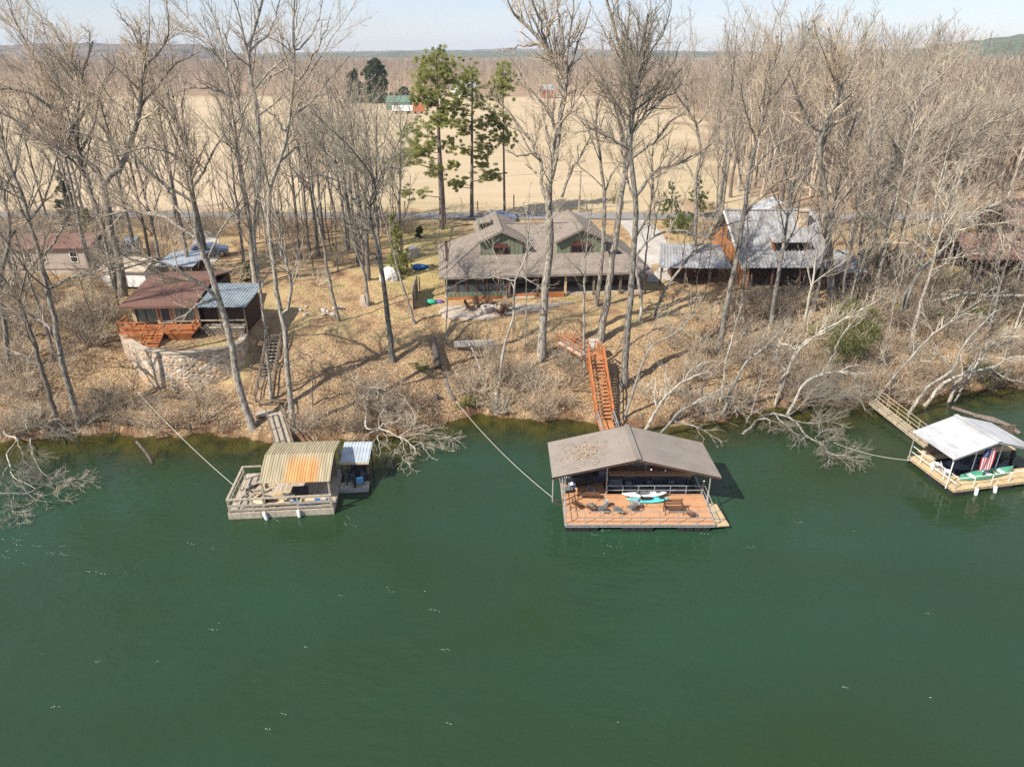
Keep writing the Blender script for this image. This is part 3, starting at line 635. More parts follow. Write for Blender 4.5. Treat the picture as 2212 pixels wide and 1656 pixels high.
for (u0, half, dor) in ((6.48, 2.5, True), (14.8, 2.9, False)):
    y0 = 2.6; y1 = 11.6; ze = 5.35 if dor else 5.2; zr = ze + half * 0.46
    g = MB(); gable_roof(g, u0 - half, u0 + half, y0 - 0.45, y1, ze, zr, 0.14, 'y')
    g.bar((u0 - half, y0 - 0.43, ze - 0.1), (u0, y0 - 0.43, zr - 0.1), 0.05, 0.22); g.bar((u0 + half, y0 - 0.43, ze - 0.1), (u0, y0 - 0.43, zr - 0.1), 0.05, 0.22)
    gr = g.build('gable_roof', M['shingle_grey'], house)
    q = MB(); q.bar((u0, y0 - 0.4, zr + 0.03), (u0, y1, zr + 0.03), 0.22, 0.05); q.build('ridge_cap', M['shingle_grey'], gr)
    hw = half - 0.35
    g = MB(); gable_wall(g, u0 - hw, u0 + hw, y0, 3.6, ze + 0.02, zr - 0.16, 0.14)
    g.bb(u0 - hw, u0 - hw + 0.14, y0 + 0.142, y1 - 0.4, 3.2, ze + 0.02); g.bb(u0 + hw - 0.14, u0 + hw, y0 + 0.142, y1 - 0.4, 3.2, ze + 0.02)
    n = int(hw * 2 / 0.42)
    for i in range(n + 1):
        x = u0 - hw + 0.03 + i * (2 * hw - 0.06) / n; top = ze + (1 - abs(x - u0) / hw) * (zr - 0.25 - ze)
        g.bb(x - 0.03, x + 0.03, y0 - 0.03, y0 - 0.002, 3.75, top)
    g.build('gable_wall', M['green_board'], house)
    # arched dark red window group
    ww = 0.85 if dor else 1.15
    f = MB(); pts = [(-ww, 0), (ww, 0), (ww, 0.75), (ww * 0.62, 1.12), (-ww * 0.62, 1.12), (-ww, 0.75)]
    zb = 3.95
    f.slab([(u0 + a, y0 - 0.05, zb + b2) for a, b2 in pts], 0.04)
    fo = f.build('gable_window', M['red_frame'], house)
    for i in range(3):
        x0 = u0 - ww + 0.08 + i * (2 * ww - 0.08) / 3; x1 = x0 + (2 * ww - 0.08) / 3 - 0.08
        g = MB(); g.bb(x0, x1, y0 - 0.075, y0 - 0.055, zb + 0.12, zb + 0.72); g.build('pane', M['glass_dark'], fo)
    if dor:
        d = MB(); d.bb(u0 - 2.05, u0 - 1.05, 6.4, 8.4, 5.2, 6.42); dm = d.build('small_dormer', M['green_board'], house)
        r_ = MB(); r_.slab([(u0 - 2.25, 6.1, 6.36), (u0 - 0.8, 6.1, 6.62), (u0 - 0.8, 8.7, 6.62), (u0 - 2.25, 8.7, 6.36)], 0.1); r_.build('dormer_roof', M['shingle_grey'], dm)
        window(house, (u0 - 1.55, 6.39, 6.0), 0.55, 0.5, frame=M['green_dark'])

# ---------------- patio in front of the house
def hz_local(u, w):
    c_, s_ = math.cos(HR), math.sin(HR)
    return Vector((HX + u * c_ - w * s_, HY + u * s_ + w * c_, 0))
def patio():
    pts = [hz_local(u, w) for u, w in ((0.4, -0.95), (-0.2, -3.0), (0.8, -5.0), (4.5, -5.5), (7.2, -4.0), (10.0, -3.4), (12.4, -1.9), (15.2, -0.9), (12.5, -0.2), (7.5, -0.35))]
    b = MB(); b.slab([(p.x, p.y, 5.10) for p in pts], 0.35)
    return tag(b.build('patio', M['concrete']), kind='structure')
patio()
def pt(u, w, z=5.10): p = hz_local(u, w); p.z = z; return p
fp = thing('fire_pit', 'round pale stone fire pit ringed by wooden chairs on the patio', 'fire pit', pt(4.55, -3.3))
def ring(mb, r0, r1, z0, z1, n=18):
    v = []
    for k in range(n):
        a = 2 * math.pi * k / n
        for r_, z in ((r0, z0), (r1, z0), (r1, z1), (r0, z1)): v.append((r_ * math.cos(a), r_ * math.sin(a), z))
    f = [(4 * k + j, 4 * k + (j + 1) % 4, 4 * ((k + 1) % n) + (j + 1) % 4, 4 * ((k + 1) % n) + j) for k in range(n) for j in range(4)]
    return mb.add(v, f)
ring(MB(), 0.42, 0.62, 0, 0.2).build('stone_course', M['concrete'], fp); ring(MB(), 0.44, 0.64, 0.205, 0.40).build('stone_course', M['concrete'], fp); ring(MB(), 0.42, 0.70, 0.405, 0.50).build('rim', M['concrete_pale'], fp)
MB().tube([(0, 0, 0.02), (0, 0, 0.12)], 0.4, 12).build('ash_bed', M['black_plastic'], fp)
def patio_chair(name, label, m, loc, rz, group):
    t = thing(name, label, 'chair', loc, rz, group)
    MB().slab([(-0.28, -0.30, 0.38), (0.28, -0.30, 0.38), (0.28, 0.28, 0.26), (-0.28, 0.28, 0.26)], 0.03).build('seat', m, t)
    b = MB()
    for i in range(5): 
        x = -0.25 + i * 0.125; hh = 1.02 - abs(i - 2) * 0.04
        b.slab([(x - 0.055, 0.24, 0.28), (x + 0.055, 0.24, 0.28), (x + 0.055, 0.58, hh), (x - 0.055, 0.58, hh)], 0.022)
    b.build('backrest', m, t)
    for s in (-1, 1):
        MB().box((s * 0.33, 0.02, 0.55), (0.13, 0.78, 0.03)).build('armrest', m, t)
        MB().bar((s * 0.30, -0.30, 0), (s * 0.30, -0.30, 0.53), 0.04, 0.09).build('leg', m, t)
        MB().bar((s * 0.30, 0.62, 0), (s * 0.30, -0.3, 0.36), 0.04, 0.09).build('leg', m, t)
    return t
seats = [(0.15, -1.75, 'brown slatted garden chair behind the fire pit, left of two tall backs', 1), (-0.9 + 1.9, -1.35, None, 1)]
pcx, pcy = 4.55, -3.3
angs = [(118, 'brown slatted chair behind the fire pit near the porch post, left one'), (82, 'brown slatted chair directly behind the fire pit'), (160, 'brown slatted chair at the river-left side of the fire pit'),
        (35, 'orange-brown slatted chair at the right of the fire pit by the steps'), (-5, 'brown slatted chair on the right rim of the fire pit group'), (-50, 'dark slatted chair on the river side of the fire pit, seen from behind')]
for i, (an, lb) in enumerate(angs):
    p = pt(pcx + 1.75 * math.cos(R(an)), pcy + 1.6 * math.sin(R(an)))
    patio_chair('garden_chair', lb, M['brown_wood'] if i != 3 else M['old_wood'], p, R(an - 90) + HR, 'garden chairs round the fire pit')
sw = thing('retaining_wall', 'low pale block wall holding up the patio edge above leaves', 'wall', pt(4.0, -6.15, 4.3), HR)
for i in range(6): MB().box((-1.7 + i * 0.72, 0.02 * (i % 2), 0.22), (0.68, 0.3, 0.62 + 0.05 * (i % 3))).build('stone_block', M['concrete'] if i % 2 else M['concrete_pale'], sw)
sw2 = thing('retaining_wall', 'short grey block wall lower down the leafy slope below the patio', 'wall', pt(3.0, -8.2, 3.55), HR)
for i in range(6): MB().box((-1.6 + i * 0.62, 0, 0.2), (0.58, 0.28, 0.5 + 0.04 * (i % 2))).build('stone_block', M['concrete_pale'], sw2)
bag = [('green plastic bundle lying beside the porch corner', 'teal', -0.9, -0.6, 0.5), ('purple bundle lying next to the green one at the porch corner', 'purple', -0.05, -0.5, 0.36)]
for lb, mm_, u, w, r_ in bag:
    o = MB(); o.ball((0, 0, r_ * 0.5), (r_ * 1.2, r_ * 0.75, r_ * 0.6), 9, 5); o.ball((r_ * 0.6, 0.1, r_ * 0.4), (r_ * 0.7, r_ * 0.6, r_ * 0.5), 8, 5)
    oo = o.build('bundle', M[mm_], None, True); oo.location = pt(u, w, 5.1); tag(oo, lb, 'bundle')
pf = thing('plank_fence', 'old grey plank fence standing edge-on beside the house', 'fence', pY(893, 672, 66.5), 0)
pf.location.z = hz(pf.location.x, pf.location.y)
for i in range(9):
    MB().box((-0.02 * i, i * 0.62, 0.9 + 0.05 * (i % 3)), (0.05, 0.58, 2.0 + 0.1 * (i % 3))).build('plank', M['grey_wood'], pf)
for i in (0, 4, 8): MB().box((0.08, i * 0.62, 0.9), (0.1, 0.1, 1.9)).build('post', M['old_wood'], pf)

M['cedar_board'] = planks('cedar_board', (0.26, 0.10, 0.04), (0.46, 0.20, 0.075), 0.2, 'Z', gap=(0.10, 0.04, 0.02))
# ---------------- white-roofed house on the right
wh = thing('white_roof_house', 'house with white ribbed metal roof, orange gable end and stone chimney', 'house', (24.0, 71.0, 5.5))
b = MB(); b.corr((-0.3, 0, 2.45), (8.9, 0, 2.45), (8.9, 7, 6.9), (-0.9, 7, 6.9), 24, 0.10, 0.03); b.corr((8.9, 14, 2.45), (-0.3, 14, 2.45), (-0.9, 7.01, 6.9), (8.9, 7.01, 6.9), 30, 0.05)
rf = b.build('roof', M['patchy_metal'], wh)
MB().corr((8.95, -0.3, 2.05), (12.6, -0.1, 2.0), (12.4, 4.6, 3.1), (8.95, 4.6, 3.2), 10, 0.08).build('side_roof', M['patchy_metal'], wh)
for x, y in ((12.3, 0.2), (12.2, 4.2)): MB().bb(x - .08, x + .08, y - .08, y + .08, -.5, 2.0 + .2 * y).build('porch_post', M['brown_wood'], wh)
MB().bar((-0.9, 7, 6.98), (8.9, 7, 6.98), 0.35, 0.06).build('ridge_cap', M['patchy_metal'], rf)
MB().bar((-0.36, 0, 2.40), (-0.96, 7, 6.85), 0.08, 0.26).build('barge_board', M['white_paint'], rf)
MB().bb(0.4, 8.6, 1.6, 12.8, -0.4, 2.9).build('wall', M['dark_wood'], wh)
b = MB(); gable_wall(b, 0.5, 13.4, 0.05, 0, 2.6, 6.75, 0.16, 'y'); b.build('gable_wall', M['cedar_board'], wh)
for y, z in ((4.6, 1.4), (8.4, 1.4), (7.0, 4.3)): window(wh, (0.04, y, z), 1.3, 1.2, '-x', M['brown_wood'], bars=(2, 1))
b = MB(); b.bb(3.2, 6.6, 2.0, 4.4, 3.1, 4.75); dm = b.build('dormer', M['cedar_board'], wh)
MB().corr((2.9, 1.5, 4.72), (6.9, 1.5, 4.72), (6.9, 4.9, 5.72), (2.9, 4.9, 5.72), 12, 0.04).build('dormer_roof', M['patchy_metal'], dm)
window(wh, (4.9, 1.99, 4.1), 2.9, 0.9, frame=M['brown_wood'], bars=(3, 1))
b = MB(); b.box((7.0, 5.2, 5.9), (1.0, 0.9, 2.6)); ch = b.build('chimney', M['stone'], wh); MB().box((7.0, 5.2, 7.28), (1.2, 1.1, 0.14)).build('chimney_cap', M['concrete'], ch)
for x in (0.4, 3.0, 5.8, 8.4): MB().bb(x - 0.1, x + 0.1, 0.3, 0.5, -0.5, 2.5).build('porch_post', M['brown_wood'] if x != 0.4 else M['orange_wood'], wh)
MB().bb(0.3, 8.6, 0.3, 1.58, -0.45, 0.12).build('porch_floor', M['old_wood'], wh)
b = MB(); gable_roof(b, 3.2, 8.2, 8, 11.5, 6.4, 7.55, 0.1, 'y'); b.build('rear_gable_roof', M['white_metal'], wh)
b = MB(); b.corr((-8.4, 2.6, 1.75), (-0.55, 2.2, 1.75), (-0.62, 8.0, 2.9), (-7.2, 8.6, 2.9), 22, 0.05); b.build('carport_roof', M['patchy_metal'], wh)
for x, y in ((-8.0, 3.0), (-5.4, 2.9), (-2.8, 2.8), (-6.8, 8.0), (-3.5, 8.0)): MB().bb(x - 0.08, x + 0.08, y - 0.08, y + 0.08, -0.6, 1.75 if y < 5 else 2.7).build('carport_post', M['old_wood'], wh)
MB().bb(-6.3, -1.2, 5.4, 7.6, -0.5, 1.7).build('store_wall', M['brown_wood'], wh)

# ---------------- cabin on the left with its deck, lean-to and stone wall
CBX, CBY, CBZ = -34.2, 59.0, 5.12
cb = thing('cabin', 'small cabin with brown shingle roof, tall windows and orange front deck', 'cabin', (CBX, CBY, CBZ), R(2))
b = MB(); b.slab([(-0.2, 0, 2.75), (6.35, 0, 2.75), (6.35, 6.2, 3.75), (0.2, 6.2, 3.75)], 0.14); b.slab([(6.35, 10.5, 2.9), (0.2, 10.5, 2.9), (0.2, 6.2, 3.752), (6.35, 6.2, 3.752)], 0.14)
b.bar((-0.2, -0.03, 2.66), (6.35, -0.03, 2.66), 0.05, 0.2)
b.build('roof', M['shingle_brown'], cb)
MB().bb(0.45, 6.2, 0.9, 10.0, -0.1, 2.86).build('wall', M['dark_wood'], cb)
b = MB()
for x0, x1 in ((0.45, 0.75), (2.55, 2.75), (3.95, 4.15), (5.9, 6.2)): b.bb(x0, x1, 0.8, 0.898, 0.85, 2.8)
b.build('wall_post', M['tan_wood'], cb)
window(cb, (1.65, 0.88, 1.75), 1.7, 1.5, frame=M['dark_wood'], glass=M['glass_green'], bars=(2, 1), fw=0.1)
window(cb, (5.0, 0.88, 1.75), 1.55, 1.4, frame=M['grey_wood'], glass=M['glass_green'], bars=(2, 1), fw=0.1)
d = MB(); d.bb(2.85, 3.85, 0.84, 0.895, 0.86, 2.45); dr = d.build('door', M['tan_wood'], cb); MB().bb(3.0, 3.7, 0.81, 0.838, 1.0, 2.3).build('pane', M['screen'], dr)
d = MB(); d.bar((2.78, 0.8, 0.85), (2.78, 0.8, 2.52), 0.12); d.bar((3.92, 0.8, 0.85), (3.92, 0.8, 2.52), 0.12); d.build('door_frame', M['orange_wood'], cb)
def rail(mb, p, q, h=0.9, n=4, w=0.07, mids=1):
    p, q = Vector(p), Vector(q)
    for i in range(n + 1):
        a = p.lerp(q, i / n); mb.bar(a, a + Vector((0, 0, h)), w)
    mb.bar(p + Vector((0, 0, h)), q + Vector((0, 0, h)), w * 1.4, w * 0.6)
    for k in range(mids):
        zz = h * (k + 1) / (mids + 1); mb.bar(p + Vector((0, 0, zz)), q + Vector((0, 0, zz)), w * 0.6, w * 0.9)
    return mb
dk = thing('porch_deck', 'bright orange timber deck with lattice skirt and steps before the cabin', 'deck', (CBX, CBY, CBZ), R(2))
b = MB(); b.bb(-0.1, 6.4, -1.15, 0.78, 0.62, 0.80); b.build('deck_boards', M['orange_wood'], dk)
b = MB(); rail(b, (-0.05, -1.1, 0.8), (2.35, -1.1, 0.8), 0.85, 2, 0.1); rail(b, (3.85, -1.1, 0.8), (6.35, -1.1, 0.8), 0.55, 2, 0.1); rail(b, (-0.05, -1.1, 0.8), (-0.05, 0.7, 0.8), 0.85, 2, 0.1); rail(b, (6.35, -1.1, 0.8), (6.35, 0.7, 0.8), 0.7, 2, 0.1); b.build('railing', M['orange_wood'], dk)
b = MB()
for x0, x1 in ((0.0, 2.35), (3.9, 6.3)):
    k = 0
    for i in range(int((x1 - x0 + 0.6) / 0.16)):
        a0 = x0 + i * 0.16; 
        for sgn in (1, -1):
            xa = a0 if sgn > 0 else a0; xb = xa - sgn * 0.6
            pa, pb_ = Vector((xa, -1.16 - 0.01 * sgn, 0.62)), Vector((xb, -1.16 - 0.01 * sgn, 0.02))
            lo_, hi_ = x0, x1
            if min(pa.x, pb_.x) < lo_ - 0.01 or max(pa.x, pb_.x) > hi_ + 0.01: continue
            b.bar(pa, pb_, 0.015, 0.04)
b.build('lattice', M['orange_wood'], dk)
b = MB()
for i in range(5): b.bb(2.5, 3.75, -2.7 + i * 0.3, -2.38 + i * 0.3, 0.06 + i * 0.14, 0.12 + i * 0.14)
for x in (2.45, 3.8):
    b.bar((x, -2.75, 0.0), (x, -1.15, 0.72), 0.06, 0.2)
    b.bar((x, -2.6, 0), (x, -2.6, 1.0), 0.09); b.bar((x, -2.6, 0.98), (x, -1.12, 1.6), 0.07, 0.09)
b.bar((2.45, -2.6, 0.55), (3.8, -2.6, 0.55), 0.06); b.build('steps', M['orange_wood'], dk)
ln = thing('lean_to', 'lean-to shed with pale blue-grey metal roof beside the cabin', 'shed', (CBX + 6.45, CBY + 0.1, CBZ), R(2))
MB().corr((0, 0, 2.65), (4.35, 0.1, 2.6), (4.6, 5.2, 3.2), (0.05, 5.2, 3.25), 16, 0.04).build('roof', M['blue_metal'], ln)
MB().bb(0.1, 4.0, 1.3, 5.0, 0, 2.6).build('wall', M['dark_wood'], ln)
b = MB(); 
for x in (0.1, 1.9, 4.1): b.bar((x, 0.3, 0), (x, 0.3, 2.62), 0.12)
b.build('post', M['old_wood'], ln)
MB().bb(0.2, 3.9, 0.28, 1.28, 0.55, 0.68).build('porch_floor', M['grey_wood'], ln)
b = MB(); b.bar((0.2, 0.24, 1.35), (4.0, 0.24, 1.35), 0.06, 0.12); b.build('railing', M['grey_wood'], ln)
b = MB()
for i in range(26):
    x = 0.2 + i * 0.15
    for sgn in (1, -1):
        xb = x + sgn * 0.5
        if 0.15 < xb < 4.05: b.bar((x, 0.2 + 0.012 * sgn, 0.52), (xb, 0.2 + 0.012 * sgn, 0.02), 0.012, 0.035)
b.build('lattice', M['grey_wood'], ln)
# the retaining wall itself: a curved sheet of field stone with a coping
def curved_wall():
    P = []
    for a, c_ in zip(WALL_P[:-1], WALL_P[1:]):
        for i in range(5): P.append(a.lerp(c_, i / 5))
    P.append(WALL_P[-1])
    for _ in range(3): P = [P[0]] + [(P[i - 1] + P[i] * 2 + P[i + 1]) / 4 for i in range(1, len(P) - 1)] + [P[-1]]
    t = thing('stone_wall', 'tall curved retaining wall of pale mortared field stones below the cabin', 'wall', (P[12].x, P[12].y, 2.5))
    o = Vector((P[12].x, P[12].y, 2.5)); n = len(P); v = []; cp = []
    for i, p in enumerate(P):
        d = (P[min(i + 1, n - 1)] - P[max(i - 1, 0)]); d.z = 0; d.normalize(); nn = Vector((d.y, -d.x, 0))
        zb = min(hz(p.x + nn.x * 0.9, p.y + nn.y * 0.9), 4.8) - 0.8
        for s, z in ((0.22, zb), (0.12, 5.22), (-0.33, 5.22), (-0.33, zb)):
            q = p + nn * s; v.append((q.x - o.x, q.y - o.y, z - o.z))
        for s, z in ((0.2, 5.222), (0.2, 5.32), (-0.38, 5.32), (-0.38, 5.222)):
            q = p + nn * s; cp.append((q.x - o.x, q.y - o.y, z - o.z))
    f = [(4 * i + j, 4 * i + 4 + j, 4 * i + 4 + (j + 1) % 4, 4 * i + (j + 1) % 4) for i in range(n - 1) for j in range(4)] + [(0, 1, 2, 3), (4 * n - 1, 4 * n - 2, 4 * n - 3, 4 * n - 4)]
    MB().add(v, f).build('stonework', M['stone'], t); MB().add(cp, f).build('coping', M['concrete'], t)
curved_wall()
# ---------------- mobile home and sheds at the far left
mh = thing('mobile_home', 'beige-sided mobile home with low brown roof at the left edge', 'house', (-64, 77.2, 5.55), R(3))
MB().bb(0, 16.6, 0, 6.5, 0.35, 2.75).build('wall', M['beige_siding'], mh)
MB().bb(0.1, 16.5, 0.1, 6.4, -0.3, 0.345).build('skirting', M['concrete_pale'], mh)
b = MB(); gable_roof(b, -0.3, 16.9, -0.35, 6.85, 2.75, 3.65); b.build('roof', M['shingle_red'], mh)
for x in (3.0, 6.5, 10.0, 11.6, 15.0): window(mh, (x, 0, 1.7), 0.75, 1.15, bars=(1, 2))
sh = thing('open_shed', 'open shed with flat grey metal roof behind the cabin', 'shed', (pz(330, 573, 7.6).x, pz(330, 573, 7.6).y, 5.5), R(-2))
MB().corr((0, 0, 2.0), (4.3, 0, 2.0), (4.2, 4.6, 2.5), (0.2, 4.6, 2.5), 16, 0.04).build('roof', M['pale_metal'], sh)
for x, y in ((0.2, 0.2), (2.1, 0.2), (4.0, 0.2), (0.3, 4.2), (4.0, 4.2)): MB().bar((x, y, 0), (x, y, 2.0 + (0.4 if y > 1 else 0)), 0.12).build('post', M['old_wood'], sh)
MB().bb(0.3, 4.0, 3.2, 4.1, 0, 1.6).build('back_wall', M['dark_wood'], sh)
s2 = thing('garden_shed', 'low garden shed with tan shingle roof and white wall behind big forked trees', 'shed', (pz(218, 618, 5.6).x, pz(218, 618, 5.6).y, 5.5), R(-4))
MB().bb(0.2, 4.9, 0.3, 5.0, 0, 1.75).build('wall', M['white_paint'], s2)
b = MB(); gable_roof(b, 0, 5.1, 0, 5.3, 1.75, 2.6); b.build('roof', M['concrete'], s2)
MB().bb(1.8, 2.8, 0.26, 0.298, 0.02, 1.6).build('door', M['grey_wood'], s2)
# ---------------- low house at the far right and farm buildings beyond the field
fr = thing('low_house', 'low house with rusty red-brown roof and open dark carport in the right-hand wood', 'house', (48.5, 73.5, 5.7), R(-3))
b = MB(); gable_roof(b, 0, 13, 0, 9, 2.5, 4.3); b.build('roof', M['shingle_red'], fr)
MB().bb(5.2, 12.6, 1.2, 8.4, 0, 2.55).build('wall', M['brown_wood'], fr)
for x in (0.3, 2.6, 5.0): MB().bb(x - 0.1, x + 0.1, 0.3, 0.5, 0, 2.5).build('carport_post', M['old_wood'], fr)
MB().bb(0.3, 5.1, 7.6, 7.8, 0, 2.5).build('carport_wall', M['dark_wood'], fr)
for x in (7, 10): window(fr, (x, 1.2, 1.5), 1.1, 1.1, bars=(2, 1))
f2 = thing('brown_roof_house', 'house with faded pink-brown roof at the right edge behind trees', 'house', (62, 88, 5.8), R(-8))
b = MB(); gable_roof(b, 0, 12, 0, 10, 2.7, 5.2); b.build('roof', M['shingle_red'], f2); MB().bb(0.5, 11.5, 0.6, 9.4, 0, 2.75).build('wall', M['dark_wood'], f2)
for x in (3, 8): window(f2, (x, 0.6, 1.6), 1.2, 1.2, bars=(2, 1))
def barn(name, label, vx0, vx1, vy, hgt, dep_, rr, wm, rm, cat='barn', rz=0.0, opening=True):
    p = pg(vx0, vy); q = pg(vx1, vy); Lx = abs(q.x - p.x)
    t = thing(name, label, cat, (p.x, p.y, hz(p.x, p.y)), rz)
    w = MB(); w.bb(0.2, Lx - 0.2, 0.2, dep_ - 0.2, 0, hgt + 0.1); w.build('wall', wm, t)
    b = MB(); gable_roof(b, 0, Lx, 0, dep_, hgt, hgt + rr, 0.15); b.build('roof', rm, t)
    if opening: MB().bb(Lx * 0.3, Lx * 0.55, 0.12, 0.19, 0.05, hgt * 0.8).build('door', M['dark_wood'], t)
    return t
barn('green_barn', 'green metal barn standing beyond the tan field', 834, 886, 238, 3.0, 10, 2.4, M['barn_green'], M['barn_green'])
barn('rusty_shed', 'rusty red shed right of the green barn', 891, 912, 241, 2.4, 5, 0.9, M['barn_rust'], M['barn_rust'], 'shed')
barn('farmhouse', 'white farmhouse behind the pines beyond the field', 972, 1028, 212, 4.2, 14, 4.2, M['white_paint'], M['white_metal'], 'house', opening=False)
barn('red_barn', 'small dark red barn before the far woods', 1172, 1196, 213, 4.0, 12, 2.6, M['barn_red'], M['galv'])
barn('white_shed', 'tiny white shed beside the tallest pine, beyond the field', 908, 915, 206, 3.2, 4, 0.9, M['white_paint'], M['white_paint'], 'shed', opening=False)
p = pg(848, 246)
tr = thing('stock_trailer', 'white and orange farm trailer parked before the green barn', 'trailer', (p.x, p.y, hz(p.x, p.y)))
MB().bb(0, 8.0, 0, 2.4, 1.0, 3.0).build('box_body', M['white_paint'], tr); MB().bb(8.05, 12.5, 0.1, 2.3, 0.8, 2.9).build('rear_body', M['barn_rust'], tr); MB().bb(-0.2, 12.3, 0.3, 2.1, 0.7, 0.98).build('chassis', M['dark_wood'], tr)
for x in (1.4, 6.4, 9.0, 11.4): MB().tube([(x, 0.15, 0.45), (x, 0.5, 0.45)], 0.45, 12).build('wheel', M['black_plastic'], tr)
# ================================================================== DOCKS, STAIRS, BOATS
def floats(parent, xs_, y, w=0.72, z0=-0.28, z1=0.3, d=0.7, name='float'):
    for x in xs_:
        MB().bb(x, x + w - 0.05, y, y + d, z0, z1).build(name, M['black_plastic'], parent)
def metal_rail(parent, p, q, h, n, r=0.024, mids=1, name='railing', m=None):
    b = MB(); p, q = Vector(p), Vector(q)
    for i in range(n + 1):
        a = p.lerp(q, i / n); b.tube([a, a + Vector((0, 0, h))], r, 6)
    for k in range(mids + 1):
        z = Vector((0, 0, h * (k + 1) / (mids + 1))); b.tube([p + z, q + z], r, 6)
    return b.build(name, m or M['galv'], parent)
# ---------------- middle dock: orange deck, taupe gable roof
D2X, D2Y = 3.45, 37.56
d2 = thing('floating_dock', 'large floating dock with orange deck, metal rails and taupe gable roof', 'dock', (D2X, D2Y, 0))
DW = 9.62
b = MB(); b.bb(0, DW, 0, 3.45, 0.42, 0.5); b.bb(0, 2.95, 3.452, 6.6, 0.42, 0.5); b.bb(2.952, DW, 5.75, 6.6, 0.42, 0.5)
b.build('deck', M['orange_deck'], d2)
b = MB(); b.bb(-0.05, DW + 0.05, -0.06, 0, 0.44, 0.51); b.bb(-0.06, 0, 0.0, 6.6, 0.34, 0.51); b.bb(DW, DW + 0.06, 0, 6.6, 0.34, 0.51); b.bb(0, DW, -0.05, 0.01, 0.30, 0.35)
for i in range(18): b.bb(0.02 + i * 0.56, 0.07 + i * 0.56, -0.05, 0.0, 0.35, 0.44)
b.build('frame', M['galv'], d2)
floats(d2, [0.03 + i * 0.52 for i in range(4)] + [3.6 + i * 0.52 for i in range(4)] + [7.2 + i * 0.54 for i in range(4)], -0.09, 0.52)
floats(d2, [0.1, 1.5, 8.2], 2.6, 1.2); floats(d2, [0.1, 1.5, 3.4, 5.5, 7.5], 5.85, 1.2)
b = MB(); b.add([(DW + 0.07, 0.0, 0.36), (DW + 0.95, 0.1, 0.36), (DW + 0.75, 2.5, 0.36), (DW + 0.07, 2.5, 0.36), (DW + 0.07, 0.0, 0.28), (DW + 0.95, 0.1, 0.28), (DW + 0.75, 2.5, 0.28), (DW + 0.07, 2.5, 0.28)], [(0, 1, 2, 3), (7, 6, 5, 4), (0, 4, 5, 1), (1, 5, 6, 2), (2, 6, 7, 3), (3, 7, 4, 0)])
b.build('side_platform', M['tan_deck'], d2)
metal_rail(d2, (0.03, 0.04, 0.5), (DW - 0.03, 0.04, 0.5), 0.95, 8)
metal_rail(d2, (0.03, 0.06, 0.5), (0.03, 6.5, 0.5), 0.95, 5)
metal_rail(d2, (DW - 0.03, 0.06, 0.5), (DW - 0.03, 3.4, 0.5), 0.95, 3)
metal_rail(d2, (3.05, 3.38, 0.5), (DW - 0.08, 3.38, 0.5), 0.72, 6)
# roof: eaves at 2.9 m, ridge running away from the river
ox, oy = D2X, D2Y
LF, LB, RF, RB = (2.62 - ox, 39.34 - oy, 2.9), (2.53 - ox, 43.9 - oy, 2.9), (13.66 - ox, 39.34 - oy, 2.9), (13.5 - ox, 43.9 - oy, 2.9)
RG0, RG1 = (8.15 - ox, 39.3 - oy, 4.27), (8.03 - ox, 43.9 - oy, 4.27)
b = MB(); b.corr(LB, LF, RG0, RG1, 16, 0.035); b.corr(RF, RB, (RG1[0] + 0.01, RG1[1], RG1[2]), (RG0[0] + 0.01, RG0[1], RG0[2]), 16, 0.035)
rf = b.build('roof', M['taupe_metal'], d2)
b = MB(); b.bar((RG0[0], RG0[1] - 0.02, 4.33), (RG1[0], RG1[1], 4.33), 0.34, 0.05); b.build('ridge_cap', M['taupe_metal'], rf)
b = MB()
for (p, q) in ((LF, RG0), (RF, RG0), (LB, RG1), (RB, RG1)): b.bar((p[0], p[1] + 0.1, p[2] - 0.12), (q[0], q[1] + 0.1, q[2] - 0.12), 0.06, 0.16)
for (p, q) in ((LF, LB), (RF, RB)): b.bar((p[0] + 0.05 * (1 if p[0] < 3 else -1), p[1], p[2] - 0.1), (q[0] + 0.05 * (1 if p[0] < 3 else -1), q[1], q[2] - 0.1), 0.05, 0.14)
b.build('roof_frame', M['brown_wood'], rf)
for (x, y) in ((0.05, 2.0), (3.0, 3.45), (DW - 0.05, 2.0), (0.05, 6.3), (3.0, 6.3), (DW - 0.05, 6.3), (6.2, 6.3), (-0.75, 2.0)):
    zt = 2.85 + 1.37 * max(0, 1 - abs(x - 4.65) / 5.5); b = MB(); b.tube([(x, y, 0.35 if x > -.5 else 0.85), (x, y, zt)], 0.045, 8); b.build('post', M['galv'], d2)
b = MB(); b.bar((3.0, 3.45, 2.75), (3.0, 6.3, 2.75), 0.06, 0.1); b.bar((3.0, 6.3, 2.75), (DW, 6.3, 2.75), 0.06, 0.1); b.bar((-0.75, 2.0, 0.9), (0, 2.0, 0.5), 0.05); b.bar((-0.75, 2, 1.0), (0.0, 2, 1.0), 0.04); b.bar((3.0, 6.3, 0.8), (DW, 6.3, 0.8), 0.06, 0.5); b.build('brace', M['brown_wood'], d2)
sl = thing('string_lights', 'string of small round bulbs under the taupe dock roof', 'string lights', (D2X + 4.7, D2Y + 2.0, 3.2))
pts = [Vector((0, 0, 0.35)), Vector((1.0, 0.3, 0.05)), Vector((2.0, 0.6, -0.2)), Vector((3.0, 1.0, -0.35)), Vector((3.9, 1.3, -0.75)), Vector((4.6, 0.4, -0.9))]
MB().tube(pts, 0.012, 4).build('cable', M['black_plastic'], sl)
for p in pts[1:]: MB().ball(p - Vector((0, 0, 0.07)), 0.06, 7, 5).build('bulb', M['white_plastic'], sl, True)
